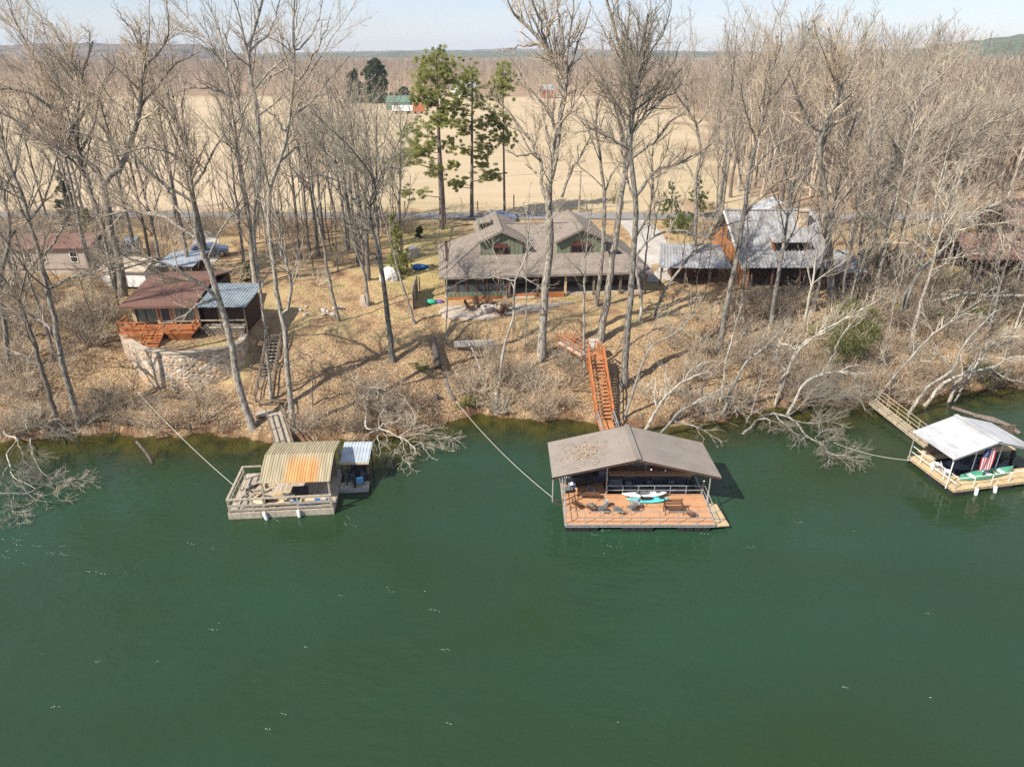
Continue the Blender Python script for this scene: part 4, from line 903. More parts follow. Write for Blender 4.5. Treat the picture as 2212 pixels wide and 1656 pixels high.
# hulls
def hull(L, W, Hh, bow=0.25, stern=0.8, n=15, open_=True, rock=0.1, flat=0.7):
    """closed or open boat shell along x, bow at +x; returns rings"""
    rings = []
    for i in range(n):
        s = i / (n - 1); x = (s - 0.5) * L
        if s < 0.5: w = stern + (1 - stern) * min(1, s / 0.35) ** 0.7 if s < 0.35 else 1.0
        else: w = 1 - (1 - bow) * ((s - 0.5) / 0.5) ** 2.2
        w *= W / 2; z0 = rock * max(0, (s - 0.6) / 0.4) ** 2 + rock * 0.3 * max(0, (0.2 - s) / 0.2) ** 2
        zt = Hh + rock * 1.1 * max(0, (s - 0.5) / 0.5) ** 2
        fw = w * flat
        out = [(x, -w, zt), (x, -fw, z0), (x, fw, z0), (x, w, zt)]
        if open_:
            t = min(0.05, w * 0.25)
            inn = [(x, w - t, zt), (x, fw - t, z0 + 0.09), (x, -fw + t, z0 + 0.09), (x, -w + t, zt)]
            rings.append([Vector(p) for p in out + inn])
        else: rings.append([Vector(p) for p in out])
    return rings
def kayak_rings(L, W, Hh, n=17, m=10, rock=0.12):
    rings = []
    for i in range(n):
        s = 2 * i / (n - 1) - 1; w = W / 2 * max(0.04, (1 - abs(s) ** 2.4)) ** 0.75; hh = Hh / 2 * max(0.12, (1 - abs(s) ** 3)) ** 0.6
        zc = Hh / 2 + rock * abs(s) ** 2.5
        rings.append([Vector((s * L / 2, w * math.cos(2 * math.pi * k / m), zc + hh * math.sin(2 * math.pi * k / m) * (0.75 if k < m / 2 else 1))) for k in range(m)])
    return rings
def kayak(name, label, cat, m, m2, L, W, loc, rz, group=None, cockpit=True):
    t = thing(name, label, cat, loc, rz, group)
    MB().loft(kayak_rings(L, W, 0.3)).build('hull', m, t, True)
    if cockpit:
        v = [(0.48 * math.cos(2 * math.pi * k / 14) * 1.1 - 0.1, W * 0.33 * math.sin(2 * math.pi * k / 14), 0.285) for k in range(14)]
        MB().slab(v, 0.03).build('cockpit', m2, t)
        MB().box((-0.45, 0, 0.36), (0.06, W * 0.45, 0.22), 0, 0, -0.2).build('seat', m2, t)
        MB().box((0.95, 0, 0.285), (0.35, W * 0.3, 0.03)).build('hatch', m2, t)
    return t
def motor(parent, x, z):
    b = MB(); b.loft([[Vector((x - 0.18 + a * (0.17 - 0.03 * j), b_ * (0.15 - 0.02 * j), z + 0.3 + 0.16 * j)) for a, b_ in ((-1, -0.7), (-0.7, -1), (0.7, -1), (1, -0.7), (1, 0.7), (0.7, 1), (-0.7, 1), (-1, 0.7))] for j in range(4)])
    b.bar((x - 0.2, 0, z + 0.3), (x - 0.22, 0, z - 0.45), 0.12, 0.2); b.bar((x, 0, z + 0.35), (x + 0.5, 0.1, z + 0.45), 0.04)
    return b.build('motor', M['black_plastic'], parent, False)
def jon_boat(name, label, loc, rz, L=5.4, W=1.5, m='boat_dark', seats=3, mot=True):
    t = thing(name, label, 'boat', loc, rz)
    MB().loft(hull(L, W, 0.52, 0.62, 0.95, 13, True, 0.16, 0.82)).build('hull', M[m], t)
    MB().bb(-L * 0.46, L * 0.30, -W * 0.37, W * 0.37, 0.095, 0.13).build('floor', M['boat_floor'], t)
    for i in range(seats):
        x = -L * 0.30 + i * L * 0.26
        MB().bb(x - 0.22, x + 0.22, -W * 0.40, W * 0.40, 0.135, 0.37).build('bench', M['boat_floor'], t)
        if i < 2:
            s = MB(); s.box((x, 0, 0.46), (0.4, 0.42, 0.09)); s.box((x - 0.2, 0, 0.66), (0.07, 0.42, 0.36)); s.build('seat', M['black_plastic'], t)
    MB().slab([(L * 0.30, -W * 0.40, 0.52), (L * 0.47, -W * 0.27, 0.62), (L * 0.47, W * 0.27, 0.62), (L * 0.30, W * 0.40, 0.52)], 0.04).build('bow_deck', M['boat_floor'], t)
    if mot: motor(t, -L * 0.5, 0.45)
    return t
def fix(o, f): o.location = f; return o
jb = jon_boat('jon_boat', 'long dark blue jon boat lying in the slip of the taupe-roofed dock', (D2X + 6.1, D2Y + 4.6, 0.02), R(180), 5.9, 1.75)
jon_boat('jon_boat', 'dark boat with pointed bow moored left, under the taupe dock roof', (D2X + 1.65, D2Y + 5.05, 0.62), R(0), 3.4, 1.2, 'boat_dark', 2, False)
kayak('kayak', 'white and grey kayak lying along the slip rail, behind the turquoise one', 'kayak', M['white_plastic'], M['grey_metal'], 3.1, 0.62, (D2X + 5.55, D2Y + 3.0, 0.62), R(3))
kayak('kayak', 'turquoise kayak with black patches lying on the orange deck', 'kayak', M['turquoise'], M['black_plastic'], 2.9, 0.62, (D2X + 5.7, D2Y + 2.52, 0.505), R(1))
# furniture of the middle dock
def wire_chair(name, label, loc, rz, group, m='grey_metal', s=1.0, round_=True):
    t = thing(name, label, 'chair', loc, rz, group)
    n = 14
    MB().slab([(0.26 * s * math.cos(2 * math.pi * k / n), 0.25 * s * math.sin(2 * math.pi * k / n), 0.44) for k in range(n)], 0.03).build('seat', M[m], t)
    b = MB(); 
    arc = [Vector((0.27 * s * math.cos(a), 0.22 + 0.08 * math.sin(a), 0.44 + 0.46 * math.sin(a))) for a in [math.pi * k / 10 for k in range(11)]]
    b.tube(arc, 0.018, 5)
    for k in range(1, 10): b.tube([Vector((arc[k].x * 0.8, 0.22, 0.44)), arc[k]], 0.011, 4, False)
    for z in (0.56, 0.7): b.tube([Vector((-0.24 * s, 0.26, z)), Vector((0, 0.31, z)), Vector((0.24 * s, 0.26, z))], 0.011, 4, False)
    b.build('backrest', M[m], t)
    for sx in (-1, 1):
        MB().tube([(sx * 0.27 * s, 0.24, 0.66), (sx * 0.3 * s, -0.1, 0.66), (sx * 0.27 * s, -0.22, 0.44)], 0.017, 5).build('armrest', M[m], t)
        for sy in (-1, 1): MB().tube([(sx * 0.2 * s, sy * 0.19 * s, 0.43), (sx * 0.27 * s, sy * 0.26 * s, 0.0)], 0.018, 5).build('leg', M[m], t)
    return t
def dz(zx, zy, z=0.5):      # place on the middle dock from the close-up crop of the photo
    return pz((1600 + zx / 3.403) * 0.72, (1250 + zy / 3.403) * 0.72, z)
CH = 'wire chairs on the orange dock deck'
wire_chair('wire_chair', 'tall grey wire chair beside the small white bin on the orange deck', dz(700, 985), R(200), CH, s=1.15)
wire_chair('wire_chair', 'low grey wire chair by the front rail, third from the left', dz(860, 1000), R(150), CH)
wire_chair('wire_chair', 'grey wire chair left of the large open wire chair, mid-deck', dz(1000, 975), R(215), CH)
wire_chair('wire_chair', 'large open round wire chair casting a lacy shadow, mid-deck', dz(1040, 935), R(30), CH, 'galv', 1.2)
wire_chair('wire_chair', 'wire chair near the left deck rail beside the antler-like driftwood', dz(440, 940), R(120), CH, 'brown_wood')
wire_chair('wire_chair', 'grey chair with pale cushion next to the dark grill', dz(590, 790), R(160), CH, 'grey_metal')
t = thing('bench', 'dark slatted metal bench near the right of the orange deck', 'bench', dz(1430, 985), R(2))
b = MB()
for i in range(4): b.bb(-0.62, 0.62, -0.2 + i * 0.12, -0.11 + i * 0.12, 0.42, 0.45)
b.build('seat', M['brown_wood'], t); b = MB()
for i in range(4): b.bb(-0.62, 0.62, 0.27 + i * 0.02, 0.30 + i * 0.02, 0.5 + i * 0.1, 0.57 + i * 0.1)
b.build('backrest', M['brown_wood'], t)
for x in (-0.6, 0.6):
    MB().bar((x, -0.2, 0), (x, -0.2, 0.63), 0.04).build('leg', M['black_plastic'], t); MB().bar((x, 0.26, 0), (x, 0.34, 0.9), 0.04).build('leg', M['black_plastic'], t); MB().bar((x, -0.2, 0.62), (x, 0.3, 0.62), 0.04).build('armrest', M['black_plastic'], t)
def round_table(label, loc, m, r=0.4, h=0.42, cat='table'):
    t = thing('round_table', label, cat, loc)
    MB().slab([(r * math.cos(2 * math.pi * k / 18), r * math.sin(2 * math.pi * k / 18), h) for k in range(18)], 0.03).build('table_top', M[m], t)
    for k in range(3):
        a = 2 * math.pi * k / 3; MB().bar((0.3 * r * math.cos(a), 0.3 * r * math.sin(a), h - 0.03), (0.8 * r * math.cos(a), 0.8 * r * math.sin(a), 0), 0.03).build('leg', M[m], t)
    return t
round_table('small round brown table by the driftwood on the orange deck', dz(590, 965), 'brown_wood', 0.36)
round_table('small low round table right of the bench by the front rail', dz(1605, 1025), 'brown_wood', 0.3, 0.35)
t = thing('long_table', 'low brown slatted table below the grill on the orange deck', 'table', dz(560, 835), R(-3))
b = MB(); [b.bb(-0.75, 0.75, -0.22 + i * 0.15, -0.1 + i * 0.15, 0.4, 0.43) for i in range(3)]; b.build('table_top', M['brown_wood'], t)
for x in (-0.7, 0.7):
    for y in (-0.18, 0.18): MB().bar((x, y, 0), (x, y, 0.4), 0.05).build('leg', M['brown_wood'], t)
t = thing('driftwood', 'pale antler-like driftwood piece on the small brown table', 'driftwood', dz(590, 915, 0.9))
b = MB()
for a, l_ in ((20, .45), (70, .35), (120, .5), (165, .4), (215, .45), (300, .5)):
    b.tube([(0, 0, 0), (l_ * .5 * math.cos(R(a)), l_ * .5 * math.sin(R(a)), 0.12), (l_ * math.cos(R(a)), l_ * math.sin(R(a)), 0.08 + 0.1 * (a % 3))], [0.05, 0.035, 0.012], 5)
b.build('branch', M['bark_pale'], t)
t = thing('waste_bin', 'pale grey cylindrical bin behind the tall wire chair on deck', 'bin', dz(738, 920))
MB().tube([(0, 0, 0), (0, 0, 0.5)], [0.15, 0.18], 12).build('bin_body', M['galv'], t); ring(MB(), 0.16, 0.2, 0.5, 0.54).build('rim', M['galv'], t)
t = thing('grill', 'dark grill under a black cover at the back left of the orange deck', 'grill', dz(520, 690))
b = MB(); b.loft([[Vector((a * (0.62 - 0.1 * j), b_ * (0.36 - 0.07 * j), 0.75 + 0.14 * j)) for a, b_ in ((-1, -.6), (-.8, -1), (.8, -1), (1, -.6), (1, .6), (.8, 1), (-.8, 1), (-1, .6))] for j in range(4)]); b.build('lid', M['black_cloth'], t)
MB().bb(-0.55, 0.55, -0.3, 0.3, 0.1, 0.74).build('body', M['black_plastic'], t)
for x in (-0.5, 0.5):
    for y in (-0.26, 0.26): MB().bar((x, y, 0), (x, y, 0.1), 0.05).build('leg', M['black_plastic'], t)
def cooler(label, loc, m, m2, s=(0.62, 0.4, 0.38), rz=0.0, cat='cooler'):
    t = thing('cooler', label, cat, loc, rz)
    b = MB(); b.loft([[Vector((a * s[0] / 2 * k, c_ * s[1] / 2 * k, z)) for a, c_ in ((-1, -1), (1, -1), (1, 1), (-1, 1))] for k, z in ((0.92, 0), (1.0, s[2] * 0.8))]); b.build('cooler_body', M[m], t)
    MB().box((0, 0, s[2] * 0.9), (s[0] * 1.04, s[1] * 1.06, s[2] * 0.2)).build('lid', M[m2], t)
    MB().bar((-s[0] * 0.4, -s[1] * 0.56, s[2] * 0.7), (s[0] * 0.4, -s[1] * 0.56, s[2] * 0.7), 0.03).build('handle', M['black_plastic'], t)
    return t
cooler('white cooler against the left rail of the orange dock', dz(345, 660), 'white_plastic', 'white_plastic', rz=R(80))
cooler('white cooler with pale lid at the rail corner under the roof', dz(330, 620), 'tarp_white', 'white_plastic', (0.7, 0.42, 0.42), R(70))
cooler('small blue cooler beside the grill', dz(395, 720), 'blue_light', 'white_plastic', (0.4, 0.3, 0.34), R(20))
cooler('dark crate on the deck just left of the grill', dz(350, 765), 'black_plastic', 'grey_metal', (0.6, 0.4, 0.3), R(10), 'crate')
# fenders
def fender(label, loc, r=0.13, L=0.6, tilt=(0.15, 0.1), group=None):
    t = thing('fender', label, 'fender', loc, 0, group)
    d = Vector((tilt[0], tilt[1], -1)).normalized() * L
    MB().tube([Vector((0, 0, 0)) + d * k for k in (0, 0.06, 0.2, 0.8, 0.94, 1.0)], [0.04, r * 0.8, r, r, r * 0.8, 0.04], 10).build('fender_body', M['white_plastic'], t, True)
    MB().tube([Vector((0, 0, 0.45)), Vector((0, 0, 0))], 0.012, 4).build('rope', M['rope'], t)
    return t

# ---------------- left dock: weathered wood, rusty shed roof
A_ = pz(494.6, 1108.6, 0.45); B1 = pz(719, 1097, 0.45); rz1 = math.atan2(B1.y - A_.y, B1.x - A_.x)
d1 = thing('wooden_dock', 'old weathered wooden dock with rust-streaked tan roof and plank rails', 'dock', (A_.x, A_.y, 0), rz1)
L1 = (B1 - A_).length
b = MB(); b.bb(0, L1, 0, 4.9, 0.36, 0.45); b.build('deck', M['grey_deck'], d1)
b = MB(); b.bb(-0.05, L1 + 0.05, -0.08, -0.002, 0.02, 0.45); b.bb(-0.08, -0.002, 0, 4.9, 0.05, 0.45); b.bb(L1 + 0.002, L1 + 0.08, 0, 4.9, 0.05, 0.45); b.bb(0, L1, 0.1, 4.8, -0.25, 0.2); b.build('frame', M['grey_wood'], d1)
b = MB()
for x in (0.05, 1.6, 2.3, 4.5, L1 - 0.06): b.bar((x, 0.04, 0.45), (x, 0.04, 1.45), 0.1)
b.bar((0, 0.03, 1.48), (L1, 0.03, 1.48), 0.16, 0.06); b.bar((0, 0.0, 1.0), (L1, 0.0, 1.0), 0.05, 0.16); b.bar((0, 0.0, 0.68), (L1, 0.0, 0.68), 0.05, 0.14)
for y in (1.3, 2.7, 4.1): b.bar((0.05, y, 0.45), (0.05, y, 1.45), 0.1)
b.bar((0.03, 0, 1.485), (0.03, 4.2, 1.485), 0.16, 0.06); b.bar((0.0, 0, 1.0), (0.0, 4.2, 1.0), 0.05, 0.14); b.bar((0.03, 4.15, 1.48), (1.3, 4.15, 1.48), 0.14, 0.06); b.bar((1.3, 4.15, 0.45), (1.3, 4.15, 1.45), 0.1)
b.build('railing', M['grey_wood'], d1)
def loc1(p):
    q = p - Vector((A_.x, A_.y, 0)); c_, s_ = math.cos(-rz1), math.sin(-rz1)
    return Vector((q.x * c_ - q.y * s_, q.x * s_ + q.y * c_, q.z))
e0, e1 = loc1(pz(559, 1044, 2.4)), loc1(pz(712, 1039.6, 2.4)); g0, g1 = loc1(pz(572, 982, 3.2)), loc1(pz(722, 977, 3.2)); k0, k1 = loc1(pz(591, 957, 2.9)), loc1(pz(735, 951, 2.9))
b = MB(); n = 34
def slope(a, c_, bb_, dd): return [a.lerp(c_, t) + Vector((0, 0, 0.10 * math.sin(math.pi * t))) for t in bb_]
prof0 = [e0.lerp(g0, t) + Vector((0, 0, 0.05 * math.sin(math.pi * t))) for t in (0, .25, .5, .75, 1)] + [g0.lerp(k0, t) + Vector((0, 0, 0.02 * math.sin(math.pi * t))) for t in (.33, .66, 1)]
prof1 = [e1.lerp(g1, t) + Vector((0, 0, 0.05 * math.sin(math.pi * t))) for t in (0, .25, .5, .75, 1)] + [g1.lerp(k1, t) + Vector((0, 0, 0.02 * math.sin(math.pi * t))) for t in (.33, .66, 1)]
for i in range(7): b.corr(prof0[i], prof1[i], prof1[i + 1], prof0[i + 1], 26, 0.03, 0.015)
def rust_mat():
    m = bpy.data.materials.new('rusty_roof'); m.use_nodes = True
    n_, l = m.node_tree.nodes, m.node_tree.links; bs = n_["Principled BSDF"]; bs.inputs["Roughness"].default_value = 0.75
    tcn = n_.new("ShaderNodeTexCoord"); sp = n_.new("ShaderNodeSeparateXYZ"); l.new(tcn.outputs["Object"], sp.inputs[0])
    mpn = n_.new("ShaderNodeMapping"); mpn.inputs["Scale"].default_value = (3.2, 0.35, 0.6); l.new(tcn.outputs["Object"], mpn.inputs["Vector"])
    t = n_.new("ShaderNodeTexNoise"); t.inputs["Scale"].default_value = 1.4; t.inputs["Detail"].default_value = 6; l.new(mpn.outputs[0], t.inputs["Vector"])
    r = n_.new("ShaderNodeValToRGB"); r.color_ramp.elements[0].position = .3; r.color_ramp.elements[0].color = (0.30, 0.25, 0.155, 1); r.color_ramp.elements[1].position = .7; r.color_ramp.elements[1].color = (0.45, 0.385, 0.25, 1); l.new(t.outputs["Fac"], r.inputs[0])
    r2 = n_.new("ShaderNodeValToRGB"); r2.color_ramp.elements[0].position = .3; r2.color_ramp.elements[0].color = (0.50, 0.20, 0.055, 1); r2.color_ramp.elements[1].position = .7; r2.color_ramp.elements[1].color = (0.55, 0.34, 0.14, 1); l.new(t.outputs["Fac"], r2.inputs[0])
    def band(o, a, c_, d_, e_):
        mr = n_.new("ShaderNodeMapRange"); mr.interpolation_type = 'SMOOTHSTEP'; mr.inputs[1].default_value = a; mr.inputs[2].default_value = c_; l.new(o, mr.inputs[0])
        m2 = n_.new("ShaderNodeMapRange"); m2.interpolation_type = 'SMOOTHSTEP'; m2.inputs[1].default_value = d_; m2.inputs[2].default_value = e_; m2.inputs[3].default_value = 1; m2.inputs[4].default_value = 0; l.new(o, m2.inputs[0])
        mu = n_.new("ShaderNodeMath"); mu.operation = 'MULTIPLY'; l.new(mr.outputs[0], mu.inputs[0]); l.new(m2.outputs[0], mu.inputs[1]); return mu.outputs[0]
    bx_ = band(sp.outputs['X'], e0.x + 1.3, e0.x + 2.0, e0.x + 3.3, e0.x + 4.1); by_ = band(sp.outputs['Y'], -1, 0, g0.y - 1.2, g0.y + 0.1)
    mu = n_.new("ShaderNodeMath"); mu.operation = 'MULTIPLY'; l.new(bx_, mu.inputs[0]); l.new(by_, mu.inputs[1])
    mxn = n_.new("ShaderNodeMix"); mxn.data_type = 'RGBA'; l.new(mu.outputs[0], mxn.inputs[0]); l.new(r.outputs[0], mxn.inputs[6]); l.new(r2.outputs[0], mxn.inputs[7]); l.new(mxn.outputs[2], bs.inputs["Base Color"])
    return m
b.build('roof', rust_mat(), d1)
for p in (e0, e1):
    MB().bar((p.x + (0.12 if p is e0 else -0.12), p.y + 0.15, 0.4), (p.x + (0.12 if p is e0 else -0.12), p.y + 0.15, 2.42), 0.12).build('post', M['grey_wood'], d1)
for p in (k0, k1): MB().bar((p.x + (0.12 if p is k0 else -0.12), p.y - 0.15, 0.4), (p.x + (0.12 if p is k0 else -0.12), p.y - 0.15, 2.85), 0.12).build('post', M['grey_wood'], d1)
MB().bb(e0.x + 0.5, e1.x - 0.2, 4.0, 4.1, 0.46, 2.2).build('back_wall', M['old_wood'], d1)
def w1(x, y, z): 
    c_, s_ = math.cos(rz1), math.sin(rz1); return Vector((A_.x + x * c_ - y * s_, A_.y + x * s_ + y * c_, z))
FG = 'white fenders hanging on the dock fronts'
fender('left of two white fenders on the old wooden dock front', w1(2.28, -0.2, 0.55), 0.12, 0.65, (0.3, -0.1), FG)
fender('right of two white fenders on the old wooden dock front', w1(4.52, -0.2, 0.6), 0.12, 0.6, (0.1, -0.1), FG)
kayak('kayak', 'tan kayak lying behind the front rail of the old wooden dock', 'kayak', M['kayak_tan'], M['dark_wood'], 2.9, 0.6, w1(2.7, 0.75, 0.5), rz1 + R(-6))
kayak('kayak', 'bright blue and cream kayak inside the rail at the wooden dock right end', 'kayak', M['blue_paint'], M['kayak_tan'], 2.6, 0.6, w1(5.1, 0.62, 0.5), rz1 + R(2))
def plank_pile(label, loc, rz, n, L, m, group=None):
    t = thing('plank', label, 'plank', loc, rz, group)
    return t
PG = 'loose planks lying on the old wooden dock'
for i in range(14):
    x = 0.55 + rng.uniform(0, 1.7); y = 1.0 + rng.uniform(0, 2.4); lv = i % 4
    o = MB(); o.box((0, 0, 0.03), (rng.uniform(0.9, 1.7), rng.uniform(0.14, 0.24), 0.05)); oo = o.build('plank', M['grey_wood'] if i % 3 else M['tan_wood'])
    oo.location = w1(x, y, 0.455 + lv * 0.062); oo.rotation_euler = (0, 0, rng.uniform(-0.7, 1.9)); tag(oo, 'loose grey plank in the jumble of boards on the old wooden dock', 'plank', PG)
for i in range(5):
    o = MB(); o.box((0, 0, 0.03), (1.5 - 0.1 * i, 0.22, 0.055)); oo = o.build('plank', M['tan_wood']); oo.location = w1(3.0 + 0.05 * i, 1.55 + 0.04 * i, 0.46 + i * 0.065); oo.rotation_euler = (0, 0, rz1); tag(oo, 'sawn tan board in the neat stack under the rusty roof', 'plank', 'tan boards stacked under the rusty dock roof')
t = thing('storage_chest', 'dark storage chest under the front edge of the rusty roof', 'chest', w1(4.35, 1.7, 0.45), rz1)
MB().bb(-0.5, 0.5, -0.28, 0.28, 0, 0.5).build('body', M['dark_wood'], t); MB().bb(-0.54, 0.54, -0.31, 0.31, 0.502, 0.58).build('lid', M['boat_dark'], t)
t = thing('tyre', 'old tyre lying on the wooden dock behind the tan kayak', 'tyre', w1(2.2, 1.25, 0.46)); ring(MB(), 0.16, 0.36, 0, 0.2, 16).build('tread', M['black_plastic'], t); ring(MB(), 0.15, 0.25, 0.201, 0.22, 16).build('sidewall', M['grey_metal'], t)
t = thing('folding_chair', 'empty folding chair on the wooden dock behind the kayaks', 'chair', w1(3.75, 1.15, 0.45), R(160)); MB().slab([(-.25, -.22, .42), (.25, -.22, .42), (.25, .22, .40), (-.25, .22, .40)], .03).build('seat', M['grey_metal'], t); MB().slab([(-.25, .22, .45), (.25, .22, .45), (.25, .36, .85), (-.25, .36, .85)], .025).build('backrest', M['grey_metal'], t)
for x in (-.24, .24): MB().bar((x, -.25, 0), (x, .25, .45), .03).build('leg', M['galv'], t); MB().bar((x, .25, 0), (x, -.2, .42), .03).build('leg', M['galv'], t)
# the side platform with its own little pale roof and the boat beneath
sp_ = thing('boat_slip', 'small side platform with pale sloping metal roof right of the wooden dock', 'dock', w1(L1 + 0.12, 3.0, 0), rz1)
MB().bb(0, 2.0, -0.6, 0.2, 0.15, 0.4).build('deck', M['grey_deck'], sp_); MB().bb(0, 2.0, -0.66, -0.602, 0.05, 0.42).build('frame', M['galv'], sp_)
MB().corr((0, 0.5, 1.85), (2.05, 0.35, 1.85), (2.15, 2.75, 2.15), (0.1, 2.9, 2.15), 9, 0.03).build('roof', M['pale_metal'], sp_)
MB().bar((0, 0.46, 1.78), (2.05, 0.31, 1.78), 0.05, 0.12).build('fascia', M['tan_wood'], sp_)
for x, y in ((0.1, 0.6), (1.95, 0.5), (0.15, 2.7), (2.0, 2.6)): MB().bar((x, y, 0.1), (x, y, 1.82), 0.08).build('post', M['dark_wood'], sp_)
t = thing('folding_chair', 'blue folding chair on the shaded side platform', 'chair', w1(L1 + 1.5, 2.65, 0.4), R(200))
MB().slab([(-.24, -.22, .42), (.24, -.22, .42), (.24, .22, .38), (-.24, .22, .38)], .03).build('seat', M['blue_light'], t); MB().slab([(-.24, .22, .42), (.24, .22, .42), (.24, .34, .88), (-.24, .34, .88)], .03).build('backrest', M['blue_light'], t)
for x in (-.23, .23): MB().bar((x, -.22, 0), (x, .25, .42), .025).build('leg', M['galv'], t); MB().bar((x, .25, 0), (x, -.2, .42), .025).build('leg', M['galv'], t)
jon_boat('jon_boat', 'small dark boat half hidden under the pale side roof of the wooden dock', w1(L1 + 1.2, 4.3, 0.02), rz1 + R(90), 3.2, 1.3, 'boat_dark', 2, True)

# ---------------- right dock: tan deck, white roof
F0 = pz(2062, 1057.6, 0.5); rz3 = R(11.5)
d3 = thing('floating_dock', 'floating dock with tan deck and white ribbed gable roof at the right edge', 'dock', (F0.x, F0.y, 0), rz3)
def w3(x, y, z): c_, s_ = math.cos(rz3), math.sin(rz3); return Vector((F0.x + x * c_ - y * s_, F0.y + x * s_ + y * c_, z))
def loc3(p):
    q = p - Vector((F0.x, F0.y, 0)); c_, s_ = math.cos(-rz3), math.sin(-rz3); return Vector((q.x * c_ - q.y * s_, q.x * s_ + q.y * c_, q.z))
W3, DP3 = 8.8, 4.6
b = MB(); b.bb(0, W3, 0, 1.5, 0.42, 0.5); b.bb(0, 1.3, 1.502, DP3, 0.42, 0.5); b.bb(1.302, W3, 3.9, DP3 + 0.6, 0.42, 0.5); b.build('deck', M['tan_deck'], d3)
b = MB(); b.bb(-0.05, W3, -0.06, -0.002, 0.43, 0.51); b.bb(-0.06, -0.002, 0, DP3, 0.43, 0.51)
for i in range(16): b.bb(0.02 + i * 0.56, 0.1 + i * 0.56, -0.055, 0, 0.35, 0.43)
for i in range(8): b.bb(-0.055, 0, 0.02 + i * 0.6, 0.1 + i * 0.6, 0.35, 0.43)
b.bb(0, W3, -0.05, 0.0, 0.30, 0.35); b.bb(-0.05, 0, 0, DP3, 0.30, 0.35); b.build('frame', M['tan_wood'], d3)
floats(d3, [0.05 + i * 0.9 for i in range(2)] + [3.0, 3.9, 6.2, 7.1], -0.08, 0.9); floats(d3, [-0.09], 0.9, 0.9, d=1.9); floats(d3, [0.1, 3, 6], 4.0, 1.1)
metal_rail(d3, (0.04, 0.05, 0.5), (W3, 0.05, 0.5), 0.85, 6, 0.026, 0, m=M['white_paint']); metal_rail(d3, (0.04, 0.05, 0.5), (0.04, DP3, 0.5), 0.95, 4, 0.026, m=M['white_paint'])
e0_, e1_ = loc3(pz(2057, 990.6, 2.7)), loc3(pz(1969, 930.6, 2.7)); r0_ = loc3(pz(2164, 956.7, 3.7)); r1_ = loc3(pz(2065, 897.6, 3.7))
r1_.x = r0_.x; e1_.x = e0_.x; e0_.y = r0_.y = (e0_.y + r0_.y) / 2; e1_.y = r1_.y = (e1_.y + r1_.y) / 2
xr = 2 * r0_.x - e0_.x
b = MB(); b.corr(e1_, e0_, r0_, r1_, 26, 0.035); b.corr((xr, e0_.y, 2.7), (xr, e1_.y, 2.7), (r1_.x + .01, r1_.y, 3.7), (r0_.x + .01, r0_.y, 3.7), 26, 0.035); rf = b.build('roof', M['white_metal'], d3)
MB().bar((r0_.x, r0_.y - .02, 3.76), (r1_.x, r1_.y, 3.76), .3, .05).build('ridge_cap', M['white_metal'], rf)
b = MB(); b.bar((e0_.x, e0_.y + .06, 2.6), (r0_.x, r0_.y + .06, 3.6), .05, .14); b.bar((xr, e0_.y + .06, 2.6), (r0_.x, r0_.y + .06, 3.6), .05, .14); b.build('roof_frame', M['galv'], rf)
for x, y in ((e0_.x + .15, e0_.y + .1), (e0_.x + .15, e1_.y - .2), (2.6, 1.5), (4.6, 1.5), (xr - .2, e0_.y + .1), (xr - .2, e1_.y - .2)):
    MB().tube([(x, y, .3), (x, y, 2.68 + 1.0 * max(0, 1 - abs(x - r0_.x) / (r0_.x - e0_.x)))], .04, 8).build('post', M['white_paint'] if y < 2 else M['galv'], d3)
MB().bb(1.4, W3, 4.5, 4.56, .5, 2.3).build('back_wall', M['old_wood'], d3)
jon_boat('jon_boat', 'dark blue boat with outboard motor in the slip of the white-roofed dock', w3(4.3, 2.65, 0.02), rz3 + R(180), 5.4, 1.7)
t = thing('canoe', 'green canoe with pale seats lying along the tan deck edge', 'canoe', w3(3.4, 1.0, 0.5), rz3 + R(3))
rings = []
for i in range(17):
    s_ = 2 * i / 16 - 1; w_ = 0.42 * max(0.03, 1 - abs(s_) ** 2.3); zt = 0.36 + 0.22 * abs(s_) ** 4; z0 = 0.10 * abs(s_) ** 4; tt = min(.03, w_ * .4)
    rings.append([Vector((s_ * 2.3, y, z)) for y, z in ((-w_, zt), (-w_ * .85, z0 + .1), (-w_ * .4, z0), (w_ * .4, z0), (w_ * .85, z0 + .1), (w_, zt), (w_ - tt, zt), (w_ * .8 - tt, z0 + .14), (0, z0 + .06), (-w_ * .8 + tt, z0 + .14), (-w_ + tt, zt))])
MB().loft(rings).build('hull', M['canoe_green'], t)
for x in (-1.3, 0.1, 1.2): MB().box((x, 0, 0.30), (0.35, 0.62, 0.04)).build('seat', M['white_plastic'] if x else M['tan_wood'], t)
MB().bar((0.6, -.36, .36), (0.6, .36, .36), .05).build('thwart', M['tan_wood'], t)
cl = thing('deck_chair', 'white folding chair in the left aisle of the white-roofed dock', 'chair', w3(0.75, 1.75, 0.5), rz3 + R(60))
MB().slab([(-.25, -.25, .4), (.25, -.25, .4), (.25, .25, .36), (-.25, .25, .36)], .03).build('seat', M['white_plastic'], cl); MB().slab([(-.25, .25, .38), (.25, .25, .38), (.25, .45, .95), (-.25, .45, .95)], .03).build('backrest', M['white_plastic'], cl)
for x in (-.24, .24): MB().bar((x, -.24, 0), (x, .2, .38), .03).build('leg', M['galv'], cl); MB().bar((x, .3, 0), (x, -.2, .4), .03).build('leg', M['galv'], cl)
cooler('white cooler standing beside the folding chair on the right dock', w3(0.7, 2.7, 0.5), 'white_plastic', 'tarp_white', (0.6, 0.4, 0.4), rz3)
